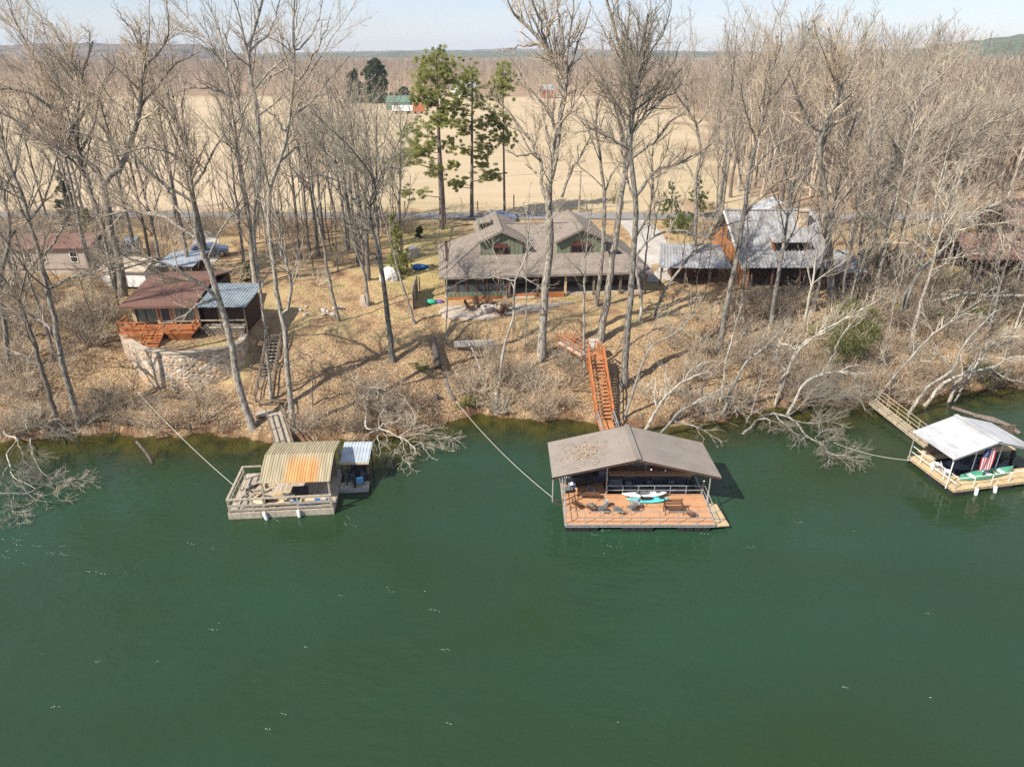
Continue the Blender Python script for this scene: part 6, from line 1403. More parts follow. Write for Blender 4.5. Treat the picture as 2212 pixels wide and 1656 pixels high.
# slimmer trees of the middle bank and yard
traced('slim straight tree left of the weathered stairway', [(586, 866), (580, 790), (574, 721), (565, 645), (556, 569), (550, 480), (560, 400), (565, 330)], [], r=0.19, auto=0.5, dens=0.9)
traced('small crooked sapling alone on the leafy slope', [(674, 876), (674, 782), (668, 770), (650, 760)], [[(674, 782), (690, 765), (705, 745)], [(674, 800), (655, 770), (640, 762)]], r=0.10, dens=1.0, bark='bark_dark')
traced('tall slim leaning tree by the pale rock pile', [(733, 694), (711, 602), (699, 532), (684, 462), (674, 400), (668, 320), (660, 260)], [[(684, 462), (700, 400), (720, 340)], [(674, 420), (640, 380), (620, 330)]], r=0.22, auto=0.35, dens=0.9)
traced('forked tree beside the pale stone post in the yard', [(797, 660), (787, 593), (770, 540), (760, 500), (747, 440), (740, 370)], [[(787, 593), (783, 540), (780, 480), (785, 420)], [(747, 440), (720, 400), (700, 360)]], r=0.24, auto=0.3, dens=0.9, bark='bark_pale')
traced('dark straight yard trunk just right of the stone post', [(797, 604), (793, 540), (790, 470), (788, 400), (790, 330)], [], r=0.34, auto=0.4, bark='bark_dark')
traced('slim leaning tree rooted by the plank fence', [(898, 700), (878, 640), (863, 593), (850, 545), (839, 508), (820, 432), (815, 380)], [], r=0.17, auto=0.4, dens=0.8)
traced('thin straight sapling before the porch left corner', [(963, 742), (965, 660), (966, 579), (975, 500), (982, 450)], [[(966, 579), (950, 520), (945, 480)], [(975, 500), (990, 470), (1000, 440)]], r=0.11, dens=0.8)
traced('mossy S-bent tree in front of the porch middle', [(1074, 840), (1084, 780), (1094, 731), (1109, 685), (1112, 609), (1128, 575), (1137, 548), (1143, 481), (1130, 440)], [[(1112, 620), (1085, 580), (1060, 530), (1040, 480)], [(1137, 548), (1165, 500), (1200, 460), (1230, 430)], [(1112, 609), (1080, 600), (1030, 600), (990, 610)], [(1120, 590), (1150, 610), (1180, 630)]], r=0.17, dens=1.0, bark='bark_pale')
traced('thin upright sapling right of the S-bent tree', [(1134, 748), (1136, 660), (1137, 594), (1140, 530)], [[(1137, 640), (1165, 620), (1200, 615)], [(1137, 594), (1120, 560), (1110, 530)]], r=0.10, dens=0.9)
traced('slim pale trunk immediately left of the orange stair head', [(1262, 812), (1262, 720), (1262, 639), (1265, 560), (1271, 502), (1280, 440)], [[(1265, 560), (1285, 520), (1310, 490)], [(1262, 600), (1240, 570), (1215, 550)]], r=0.17, dens=0.9, bark='bark_pale')
traced('slim trunk behind the stair-side giant, at the house right corner', [(1384, 682), (1390, 600), (1398, 520), (1405, 450), (1412, 380)], [], r=0.15, auto=0.5)
traced('diagonal grey tree leaning right below the driveway', [(1411, 682), (1435, 630), (1471, 579), (1511, 527), (1560, 490), (1620, 470)], [[(1471, 579), (1480, 520), (1500, 470)], [(1511, 527), (1560, 530), (1610, 520)]], r=0.2, dens=1.0)
# leaning and fallen pale trees along the right shore
def J(*p): return [((1900 + x / 3.16) * .72, (1000 + y / 3.16) * .72) for x, y in p]
def I(*p): return [((1000 + x / 4.7325) * .72, (1100 + y / 4.7325) * .72) for x, y in p]
def K(*p): return [((x / 3.68) * .72, (1150 + y / 3.68) * .72) for x, y in p]
def Hc(*p): return [(1636 + x * .3043, 432 + y * .3043) for x, y in p]
def Q3(*p): return [((2600 + x / 4.14) * .72, (1150 + y / 4.14) * .72) for x, y in p]
PL = dict(bark='bark_pale', twig='twig_pale')
traced('pale tree leaning up and right from the shore behind the taupe dock roof', J((840, 770), (930, 530), (1010, 370), (1110, 230), (1270, 120), (1370, 0), (1450, -120)), [J((1270, 120), (1390, 130), (1450, 160), (1520, 180)), J((1390, 130), (1350, 270), (1450, 390)), J((1110, 230), (1150, 120), (1220, 0), (1260, -100))], r=0.2, dens=1.0, **PL)
traced('thin upright shore tree beside the strongest leaning one', J((830, 640), (860, 400), (890, 220), (950, 0), (980, -150)), [], r=0.13, auto=0.5, dens=0.9, **PL)
traced('leaning pale tree rising just above the taupe dock roof ridge', J((90, 930), (220, 720), (330, 570), (480, 450), (600, 400), (720, 360)), [J((330, 570), (300, 420), (320, 300)), J((480, 450), (560, 330), (680, 270), (800, 260)), J((220, 720), (200, 560), (220, 400))], r=0.2, dens=1.15, **PL)
traced('low arching pale tree drooping to the water right of the taupe roof', J((220, 960), (360, 830), (450, 730), (620, 650), (820, 590), (900, 650), (1030, 760)), [J((620, 650), (700, 720), (760, 830)), J((820, 590), (860, 500), (900, 420)), J((430, 850), (560, 870), (660, 920), (840, 1020))], r=0.16, dens=1.2, droop=-0.06, **PL)
traced('crooked pale stem with its foot in the water, left of the arching sycamore', J((1060, 850), (1120, 740), (1180, 540), (1220, 380), (1210, 290)), [J((1180, 540), (1250, 480), (1270, 620)), J((1120, 740), (1200, 760), (1250, 800))], r=0.11, dens=1.1, droop=-0.04, **PL)
traced('long straight pale tree leaning right above the river edge', J((1340, 680), (1400, 480), (1450, 360), (1530, 190), (1640, 70), (1780, 10), (1950, -90)), [J((1530, 190), (1560, 90), (1600, -30)), J((1640, 70), (1760, 100), (1850, 180)), J((1450, 360), (1380, 270), (1350, 200))], r=0.17, dens=1.1, **PL)
traced('arching sycamore bowing over the fallen branches on the water', J((1450, 770), (1560, 580), (1640, 460), (1780, 390), (1960, 360), (2060, 370), (2130, 480), (2160, 620), (2200, 740)), [J((1960, 360), (2060, 310), (2180, 300)), J((2060, 370), (2180, 400), (2280, 480)), J((1780, 390), (1830, 300), (1900, 200)), J((2130, 480), (2060, 540), (1980, 560))], r=0.19, dens=1.25, droop=-0.05, **PL)
traced('white fallen sycamore arching out of the river with twiggy fans', J((1030, 965), (1200, 810), (1340, 755), (1450, 790), (1560, 860), (1640, 970), (1790, 1050), (1860, 1150), (2000, 1150), (2130, 1240)),
       [J((1450, 790), (1600, 690), (1750, 620), (1900, 550), (2050, 500)), J((1340, 755), (1420, 850), (1530, 930), (1560, 1010)), J((1790, 1050), (1900, 980), (2010, 1000)), J((1860, 1150), (1850, 1230), (1830, 1290)), J((1640, 970), (1560, 1020), (1510, 1080)), J((1500, 820), (1700, 850), (1850, 830), (1980, 880)), J((1700, 1000), (1850, 900), (1950, 960)), J((2000, 1150), (2060, 1060), (2120, 1080)), J((1250, 790), (1300, 860), (1280, 940))],
       zs=[(0.0, 0.3), (1.2, 2.0), (1.2, 0.5), (0.6, 0.9), (0.5, 0.2), (0.5, 0.2), (1.0, 0.8), (0.6, 0.9), (0.4, 0.6), (0.6, 0.3)], r=0.17, dens=1.7, droop=0.0, sink=0, lm=1.2, fine=.9, **PL)
traced('leaning twin tree at the gangway, left stem', Hc((1060, 1520), (1210, 1330), (1390, 1200), (1450, 1050), (1600, 880), (1700, 780)), [Hc((1390, 1200), (1300, 1100), (1250, 1000)), Hc((1450, 1050), (1560, 1000), (1700, 960))], r=0.21, dens=1.2, **PL)
traced('leaning twin tree at the gangway, right stem bending to the frame edge', Hc((1180, 1460), (1300, 1320), (1480, 1230), (1660, 1190), (1800, 1120), (1950, 1110)), [Hc((1480, 1230), (1560, 1140), (1700, 1120), (1830, 1140)), Hc((1660, 1190), (1760, 1260), (1890, 1290))], r=0.22, dens=1.2, **PL)
traced('twin pale trunks sawn low at the inlet, taller one', Hc((1360, 1430), (1420, 1300), (1550, 1180), (1650, 1040), (1780, 940), (1950, 860)), [Hc((1550, 1180), (1600, 1090), (1640, 1000)), Hc((1650, 1040), (1760, 1020), (1890, 1000))], r=0.22, dens=1.2, **PL)
traced('twin pale trunks sawn low at the inlet, shorter one', Hc((1400, 1430), (1450, 1340), (1500, 1270), (1560, 1160)), [], r=0.14, auto=0.4, dens=1.0, **PL)
traced('steep leaning pale tree left of the gangway head', Hc((820, 1430), (950, 1280), (1090, 1120), (1250, 950), (1420, 840), (1560, 760)), [Hc((1090, 1120), (1180, 1140), (1250, 1170)), Hc((950, 1280), (900, 1100), (920, 1000)), Hc((1250, 950), (1200, 850), (1180, 780))], r=0.18, dens=1.2, **PL)
traced('pale upright stem in front of the big green privet', Hc((490, 1340), (500, 1200), (580, 1000), (700, 830), (800, 720)), [], r=0.13, auto=0.4, dens=0.9, **PL)
traced('pale tree leaning right across the brown slope, left of the privet', Hc((120, 1450), (200, 1250), (290, 1070), (420, 960), (600, 850), (830, 730)), [Hc((290, 1070), (180, 1020), (120, 1100)), Hc((420, 960), (480, 880), (520, 780))], r=0.17, dens=1.1, **PL)
traced('bowed pale tree left of the brown slope, tip hooked right', [(1346, 905), (1372, 830), (1398, 761), (1430, 735), (1468, 715), (1493, 682), (1520, 640)], [[(1398, 761), (1410, 700), (1440, 650)], [(1468, 715), (1500, 720), (1530, 740)]], r=0.16, dens=1.1, **PL)
traced('leaning thin stem rising from behind the taupe roof right side', [(1452, 905), (1478, 885), (1512, 862), (1560, 840), (1600, 815)], [[(1512, 862), (1530, 820), (1560, 780)]], r=0.12, dens=1.2, **PL)
# fallen fans in the river, middle and left
traced('bare fallen tree spreading white twigs over the water left of centre', I((470, 560), (460, 850), (560, 890), (620, 880), (800, 930), (950, 1000), (1060, 1060), (1150, 1150), (1180, 1250)),
       [I((950, 1000), (1000, 1100), (1000, 1250), (960, 1460)), I((1050, 1170), (1220, 1100), (1450, 1120), (1640, 1190)), I((1000, 980), (1250, 950), (1500, 980), (1700, 1010), (1810, 1080)), I((620, 900), (640, 1050), (670, 1200), (660, 1340)), I((950, 1110), (870, 1210), (820, 1350), (750, 1430)), I((1000, 1300), (1100, 1440), (1100, 1520)), I((620, 900), (500, 950), (430, 1020), (480, 1150)), I((1250, 1050), (1330, 1230), (1430, 1300)), I((960, 980), (1130, 830), (1150, 700), (1100, 580), (990, 400)), I((640, 850), (660, 700), (720, 560), (700, 420)), I((660, 830), (800, 790), (930, 780)), I((620, 880), (740, 960), (760, 1080))],
       zs=[(1.8, 0.4), (0.8, 0.1), (0.6, 0.3), (0.9, 0.6), (0.8, 0.1), (0.6, 0.1), (0.4, 0.1), (0.9, 0.4), (0.5, 0.1), (1.0, 3.0), (1.3, 3.6), (1.3, 2.2), (1.0, 0.4)], r=0.13, dens=1.5, droop=0.0, sink=0, fine=.85, **PL)
traced('scrubby bare bush-tree on the slope above the fallen white twigs', I((470, 640), (430, 480), (370, 360), (500, 310), (560, 280), (740, 330)), [I((510, 310), (480, 450), (440, 510)), I((500, 300), (340, 230), (310, 170)), I((620, 290), (620, 200), (560, 100)), I((620, 290), (630, 420), (620, 530))], zs=[(1.5, 3.6), (3.4, 2.6), (3.4, 4.2), (3.4, 4.8), (3.4, 2.4)], r=0.10, dens=1.4, sink=0, **PL)
traced('twiggy branch tangle lying in the water at the left frame edge', K((-120, 1250), (0, 1210), (300, 1210), (430, 1150), (560, 1110), (700, 1080), (850, 1050), (1030, 1110)),
       [K((300, 1210), (400, 1290), (300, 1330), (230, 1420), (190, 1580)), K((430, 1250), (600, 1220), (680, 1310), (760, 1270)), K((560, 1110), (640, 1040), (700, 1120), (780, 1160)), K((700, 1080), (800, 1100), (900, 1180)), K((400, 1290), (500, 1310), (540, 1400)), K((150, 1220), (130, 1350), (100, 1560)), K((560, 1110), (600, 1020), (740, 960)), K((300, 1200), (200, 1120), (80, 1160))],
       zs=[(0.4, 0.5), (0.4, 0.1), (0.4, 0.2), (0.6, 0.2), (0.6, 0.2), (0.4, 0.1), (0.4, 0.1), (0.5, 0.9), (0.5, 0.6)], r=0.075, dens=1.7, sink=0, droop=0, fine=.85, **PL)
traced('overhanging bare tree draping thin branches over the left water', K((60, 300), (30, 420), (60, 560), (190, 610), (80, 780), (110, 880), (140, 1020), (300, 1110), (390, 1160)), [K((190, 610), (330, 600), (350, 750), (420, 930), (560, 1050)), K((60, 560), (300, 510), (420, 440), (520, 460), (640, 570)), K((190, 610), (240, 760), (270, 860), (340, 920)), K((420, 440), (430, 300), (420, 180)), K((520, 460), (600, 400), (740, 520), (940, 550)), K((330, 620), (380, 790), (500, 870)), K((110, 880), (40, 1000), (20, 1120)), K((300, 510), (280, 400), (300, 300))], zs=[(1.0, 0.5), (2.2, 0.6), (2.0, 1.0), (2.0, 0.9), (1.6, 3.0), (1.2, 0.8), (2.0, 0.9), (1.2, 0.2), (1.8, 2.6)], r=0.11, dens=1.5, sink=0, droop=-0.04, fine=.85, **PL)
def snag(name, label, cat, pts, zr, r, m, n=9):
    w = [Vector(pz(x, y, lerp(zr[0], zr[1], i / (len(pts) - 1)))) for i, (x, y) in enumerate(pts)]
    o = MB(); o.tube([p - w[0] for p in w], [r * (1 - 0.4 * i / len(w)) for i in range(len(w))], n); oo = o.build(name, M[m], None, True); oo.location = w[0]; return tag(oo, label, cat)
snag('dead_snag', 'broken dark snag leaning out of the river under the left cable', 'snag', K((1690, 890), (1640, 800), (1580, 720), (1500, 635)), (-0.1, 1.3), 0.13, 'bark_dark')
snag('floating_log', 'reddish bare log floating in the inlet behind the white dock roof', 'log', Q3((1060, 300), (1300, 375), (1500, 445), (1700, 500), (1880, 590)), (0.05, 0.1), 0.16, 'bark_pine')
snag('floating_log', 'thin brown trunk drifting beside the reddish log in the inlet', 'log', Q3((1330, 400), (1560, 440), (1760, 520), (1900, 620)), (0.0, 0.1), 0.22, 'bark_pine')
snag('fallen_trunk', 'thick mottled dead trunk lying down the slope left of the thin poles', 'log', I((1560, -60), (1600, 150), (1640, 330), (1720, 480)), (2.3, 1.0), 0.24, 'bark_grey')
snag('tree_stump', 'dark stump at the foot of the mottled fallen trunk', 'stump', I((1450, 540), (1455, 470), (1460, 400)), (0.5, 1.6), 0.3, 'bark_dark')
G5 = lambda *p: [(936 + x * .3043, 396 + y * .3043) for x, y in p]
snag('leaning_pole', 'pale bare pole propped on the slope below the patio', 'pole', G5((360, 1400), (320, 1280), (270, 1160), (210, 1060)), (2.6, 4.4), 0.09, 'bark_pale')
snag('leaning_pole', 'pale bare pole leaning near the shore left of the orange stairs', 'pole', G5((660, 1560), (630, 1470), (560, 1420), (500, 1380)), (0.9, 1.8), 0.07, 'bark_pale')
snag('tree_stump', 'weathered pale stump at the waterline below the S-bent tree', 'stump', G5((455, 1640), (450, 1540), (440, 1460)), (0.1, 1.5), 0.28, 'bark_pale')
snag('tree_stump', 'tall dead dark stump on the slope beside the plank fence', 'stump', [(947, 790), (940, 755), (935, 730)], (3.0, 4.4), 0.33, 'bark_dark')

# ---- prototypes for the trees of the wood, the yard and the distance
def proto(name, seed, h, r, nl, spread_, bark, twig, dens=1.0, fine=1.0, lo=0.35, bend=0.6, levels=3, lm=1.0):
    rg = np.random.default_rng(seed)
    n = 14; t = np.linspace(0, 1, n); a = rg.uniform(0, 6.3)
    off = bend * (t ** 1.6)[:, None] * np.array([[math.cos(a), math.sin(a), 0]]) + np.cumsum(rg.normal(0, 0.06, (n, 3)), 0) * np.array([1, 1, 0])
    tp_ = np.stack([t * 0, t * 0, t * h - 0.3], 1) + off - off[0]
    tr = r * (0.14 + 0.86 * (1 - t) ** 0.9); tr[0] *= 1.3
    lim, lr = spawn(rg, tp_[None], tr[None], nl / (h * (1 - lo)), (0.30 * spread_, 0.52 * spread_), (22, 52), lo, 8, 0.09, 0.075, 0.5, 0.03, 0.25, 3, 0.5)
    top = resample(tp_[8:], 9); lim = np.concatenate([lim, top[None]]); lr = np.concatenate([lr, np.interp(np.linspace(8, n - 1, 9), np.arange(n), tr)[None]])
    tparts = [tube_np(tp_[None], tr[None], 7), tube_np(lim, lr, 5)]
    c = twig_levels(rg, lim, lr, dens, 0.06, fine, lm=lm)
    if levels == 2: c = c[:2]
    t_ = thing(name, None, 'tree'); v, q = join(tparts); link('trunk', mesh_np('trunk', v, q, M[bark], True), t_); v, q = join(c); link('crown', mesh_np('crown', v, q, M[twig], True), t_)
    return t_
PROTO = [proto('bare_tree', 11, 17, 0.21, 12, 1.0, 'bark_grey', 'twig', 0.95, 1.15), proto('bare_tree', 12, 19, 0.24, 13, 0.9, 'bark_grey', 'twig_pale', 0.95, 1.15, 0.4), proto('bare_tree', 13, 15, 0.17, 12, 1.1, 'bark_pale', 'twig', 1.0, 1.15, 0.3, 1.2),
         proto('bare_tree', 14, 18, 0.20, 11, 0.85, 'bark_dark', 'twig', 0.95, 1.15, 0.45), proto('bare_tree', 15, 16, 0.19, 14, 1.0, 'bark_grey', 'twig_pale', 0.9, 1.15, 0.25, 1.5)]
SLIM = [proto('slim_tree', 21, 12, 0.075, 9, 0.6, 'bark_dark', 'twig', 0.8, 1.0, 0.35), proto('slim_tree', 22, 10, 0.065, 8, 0.7, 'bark_dark', 'twig', 0.8, 1.0, 0.3), proto('slim_tree', 23, 13, 0.085, 9, 0.55, 'bark_pale', 'twig_pale', 0.8, 1.0, 0.4)]
FARP = [proto('distant_tree', 31, 15, 0.25, 12, 1.0, 'twig_far', 'twig_far', 0.8, 2.6, 0.25, levels=2), proto('distant_tree', 32, 17, 0.25, 12, 0.9, 'twig_far', 'twig_far', 0.8, 2.6, 0.3, levels=2)]
USED = {}
PLACED = [0]
def place(pr, x, y, s, rz, label, group, sz=1.0):
    o = pr if pr.name not in USED else copy_tree(pr)
    USED[pr.name] = True
    o.location = (x, y, hz(x, y)); o.rotation_euler = (0, 0, rz); o.scale = (s, s, s * sz)
    tag(o, label, 'tree', group); PLACED[0] += 1
    return o
rt = np.random.default_rng(5)
def pts_in(n, xf, yf, mind, test=None):
    out = []; tries = 0
    while len(out) < n and tries < n * 80:
        tries += 1; y = yf(rt.uniform()); x = xf(rt.uniform(), y)
        if test and not test(x, y): continue
        if all((x - a) ** 2 + (y - b_) ** 2 > mind ** 2 for a, b_ in out): out.append((x, y))
    return out
def clear(x, y):
    if -10 < x < 16.5 and 66 < y < 86: return False
    if 22.5 < x < 34 and 69 < y < 88: return False
    if 14.5 < x < 24 and 71 < y < 104: return False
    if -37 < x < -21 and 54 < y < 72: return False
    if -66 < x < -46 and 74 < y < 86: return False
    if 47 < x < 75 and 72 < y < 98: return False
    if 103 < y < 109.5: return False
    return True
# the wood on the right, from the bank back along the field
W = pts_in(118, lambda u, y: wood_edge(max(y, 100)) - (4 if y > 100 else 0) + u * (0.80 * y + 6 - wood_edge(max(y, 100)) + 4), lambda u: 76 + 150 * u ** 1.35, 3.6, clear)
for i, (x, y) in enumerate(W): place(PROTO[i % 5], x, y, rt.uniform(0.95, 1.2) + (0.32 if 0.12 < x / y < 0.6 else 0.12) * (1 if y > 84 else 0.3), rt.uniform(0, 6.3), 'bare grey tree in the dense leafless wood right of the field', 'trees of the right-hand wood')
W2 = pts_in(38, lambda u, y: lerp(33, 62, u), lambda u: 60 + 18 * u, 2.6, clear)
for i, (x, y) in enumerate(W2):
    if y - shore(x) < 5: y = float(shore(x)) + 5.5
    place((PROTO + SLIM)[i % 8], x, y, rt.uniform(0.6, 0.95), rt.uniform(0, 6.3), 'bare tree on the brushy bank between the white house and right frame edge', 'trees of the right bank')
# the strip of slim trees left of the main house, along the road
S = pts_in(46, lambda u, y: lerp(-0.36 * y, -0.155 * y, u), lambda u: 78 + 24 * u, 1.8, clear)
for i, (x, y) in enumerate(S): place(SLIM[i % 3] if i % 3 else PROTO[i % 5], x, y, rt.uniform(0.9, 1.45) if i % 3 else rt.uniform(.95, 1.15), rt.uniform(0, 6.3), 'slim bare tree in the grove between road and weathered stairs', 'slim trees of the left grove')
S2 = pts_in(36, lambda u, y: lerp(-0.80 * y, -0.36 * y, u), lambda u: 72 + 32 * u, 2.6, clear)
for i, (x, y) in enumerate(S2): place((PROTO + SLIM)[i % 8], x, y, rt.uniform(0.9, 1.3), rt.uniform(0, 6.3), 'bare tree standing around the mobile home and sheds at the left', 'trees round the mobile home')
S3 = pts_in(22, lambda u, y: lerp(-62, -38, u), lambda u: 55 + 16 * u, 2.4, clear)
for i, (x, y) in enumerate(S3): place((PROTO + SLIM)[(i * 3) % 8], x, y, rt.uniform(0.5, 0.85), rt.uniform(0, 6.3), 'bare tree on the steep left bank below the mobile home', 'trees of the left bank')
for i, (x, y) in enumerate([(17.8, 66), (21, 64), (20, 90), (24.5, 96), (27, 92), (29, 101), (35.5, 80), (36, 72), (38, 84), (19.5, 69), (26, 66.5), (30, 67), (24.5, 63.5), (28, 64), (32, 65.5), (22.8, 67.2), (34.5, 68), (28.8, 69)]): place((SLIM + PROTO)[i % 8], x, y, rt.uniform(0.7, 1.0), rt.uniform(0, 6.3), 'bare tree close around the white-roofed house', 'trees round the white-roofed house')
# distant individual trees beyond the field
E_ = pts_in(14, lambda u, y: lerp(-0.45 * y, 0.12 * y, u), lambda u: 395 + 25 * u, 7)
for i, (x, y) in enumerate(E_): place(FARP[i % 2], x, y, rt.uniform(0.8, 1.15), rt.uniform(0, 6.3), 'small distant bare tree on the far edge of the tan field', 'trees at the far field edge')
print('TREES', NT[0] + PLACED[0])

# ---- far woods: one mass of instances
def scatter_stuff(name, pts, protos_, kind='stuff', scl=(0.8, 1.2), sz=None, seed=3):
    rg = np.random.default_rng(seed); n = len(pts)
    me = bpy.data.meshes.new(name); me.vertices.add(n); me.vertices.foreach_set("co", np.asarray(pts, np.float32).ravel())
    pa = np.asarray(pts); lump = 1 + (0.22 * np.sin(pa[:, 0] * .021 + 1) * np.sin(pa[:, 1] * .013) + 0.14 * np.sin(pa[:, 0] * .057 + pa[:, 1] * .03) if name == 'far_woods' else 0)
    for nm, v in (("turn", rg.uniform(0, 6.3, n)), ("grow", lump * rg.uniform(scl[0], scl[1], n)), ("pick", rg.integers(0, len(protos_), n).astype(float))):
        a = me.attributes.new(nm, 'FLOAT', 'POINT'); a.data.foreach_set("value", v.astype(np.float32))
    o = link(name, me); tag(o, kind=kind)
    ng = bpy.data.node_groups.new(name, 'GeometryNodeTree'); ng.interface.new_socket('Geometry', in_out='INPUT', socket_type='NodeSocketGeometry'); ng.interface.new_socket('Geometry', in_out='OUTPUT', socket_type='NodeSocketGeometry')
    N, Lk = ng.nodes, ng.links; gi = N.new('NodeGroupInput'); go = N.new('NodeGroupOutput'); jn = N.new('GeometryNodeJoinGeometry')
    def at(nm): x = N.new('GeometryNodeInputNamedAttribute'); x.data_type = 'FLOAT'; x.inputs[0].default_value = nm; return x.outputs[0]
    rot = N.new('ShaderNodeCombineXYZ'); Lk.new(at("turn"), rot.inputs[2]); g = at("grow"); pk = at("pick")
    for k, objs in enumerate(protos_):
        cmp_ = N.new('FunctionNodeCompare'); cmp_.data_type = 'FLOAT'; cmp_.operation = 'EQUAL'; Lk.new(pk, cmp_.inputs[0]); cmp_.inputs[1].default_value = float(k); cmp_.inputs[12].default_value = 0.1
        for ob in objs:
            oi = N.new('GeometryNodeObjectInfo'); oi.transform_space = 'ORIGINAL'; oi.inputs['Object'].default_value = ob; oi.inputs['As Instance'].default_value = True
            ip = N.new('GeometryNodeInstanceOnPoints'); Lk.new(gi.outputs[0], ip.inputs['Points']); Lk.new(cmp_.outputs[0], ip.inputs['Selection']); Lk.new(oi.outputs['Geometry'], ip.inputs['Instance']); Lk.new(rot.outputs[0], ip.inputs['Rotation']); Lk.new(g, ip.inputs['Scale']); Lk.new(ip.outputs[0], jn.inputs[0])
    Lk.new(jn.outputs[0], go.inputs[0]); md = o.modifiers.new('scatter', 'NODES'); md.node_group = ng
    return o
rf_ = np.random.default_rng(9)
fx, fy = [], []
nn = 9000; y = np.sqrt(rf_.uniform(418 ** 2, 1500 ** 2, nn)); x = rf_.uniform(-0.82, 0.82, nn) * y; fx.append(x); fy.append(y)
nn = 2900; y = rf_.uniform(225, 420, nn); x = rf_.uniform(0, 1, nn) * (0.85 * y - 50) + 50; k = x > wood_edge(y) + rf_.uniform(-4, 8, nn); fx.append(x[k]); fy.append(y[k])
nn = 500; y = rf_.uniform(120, 226, nn); x = rf_.uniform(0.3, 1, nn) * (0.85 * y); k = x > wood_edge(y) + 3; fx.append(x[k]); fy.append(y[k])
fx, fy = np.concatenate(fx), np.concatenate(fy)
scatter_stuff('far_woods', np.stack([fx, fy, H(fx, fy)], 1), [list(FARP[0].children), list(FARP[1].children)], scl=(0.58, 1.0))

# ---- brush on the banks: bare shrub, instanced as undergrowth
def shrub_mesh(name, seed, h, m, n=16, dens=1.3, fine=1.0):
    rg = np.random.default_rng(seed); P = []
    for i in range(n):
        a = rg.uniform(0, 6.3); d = np.array([math.cos(a) * .55, math.sin(a) * .55, rg.uniform(.6, 1.1)]); p = np.array([math.cos(a), math.sin(a), 0]) * rg.uniform(0, .4); pl = [p]
        for s in range(5): d = d + rg.normal(0, .18, 3); p = p + d / np.linalg.norm(d) * h * rg.uniform(.15, .25); pl.append(p)
        P.append(pl)
    P = np.array(P); Rr = np.linspace(.022, .009, 6)[None].repeat(n, 0) * fine
    w, wr = spawn(rg, P, Rr, 3.2 * dens, (.25, .5), (25, 60), .2, 3, .2, .02, .6, .009 * fine, .5, 3); z, zr = spawn(rg, w, wr, 4 * dens, (.35, .7), (25, 60), .1, 2, .2, 0, .7, .007 * fine, .6, 2)
    v, q = join([tube_np(P, Rr, 4), tube_np(w, wr, 3), tube_np(z, zr, 3)]); return mesh_np(name, v, q, M[m], True)
SB = []
for i, (h, m, p_, lb) in enumerate(((1.5, 'brush', (1560, 800), 'bare tan shrub in the brush on the right bank, near the leaning trees'), (2.1, 'twig', (60, 860), 'bare grey-brown shrub at the far left bank'), (1.2, 'twig_pale', (1200, 830), 'small pale bare shrub left of the orange stairs'))):
    o = link('bare_shrub', shrub_mesh('bare_shrub', 40 + i, h, m)); o.location = pg(*p_); tag(o, lb, 'shrub'); SB.append([o])
ux, uy = [], []
for n, x0, x1, ta, tb in ((300, 14, 64, .6, 14), (200, 30, 66, 4, 22), (170, -66, -36, .6, 16), (60, -36, 13, .8, 4), (22, -4, 6, 2, 7), (50, -62, -20, 22, 44), (60, 18, 34, 22, 46), (320, 34, 80, 8, 50), (120, -85, -40, 18, 46), (160, 40, 120, 50, 110), (150, -70, -14, 44, 53), (60, -66, -40, 12, 26), (90, -62, 64, .1, .9)):
    x = rf_.uniform(x0, x1, n); y = shore(x) + rf_.uniform(ta, tb, n)
    k = np.array([clear(a, b_) and not (5.5 < a < 9.5 and b_ < 64) and not (-23.5 < a < -17 and b_ < 62) for a, b_ in zip(x, y)]); ux.append(x[k]); uy.append(y[k])
ux, uy = np.concatenate(ux), np.concatenate(uy)
kk = (np.abs(uy - 106.3) > 3) & ((uy < 108) | (ux > wood_edge(uy)))
ux, uy = ux[kk], uy[kk]
scatter_stuff('undergrowth', np.stack([ux, uy, H(ux, uy)], 1), SB, scl=(0.6, 1.6), seed=8)
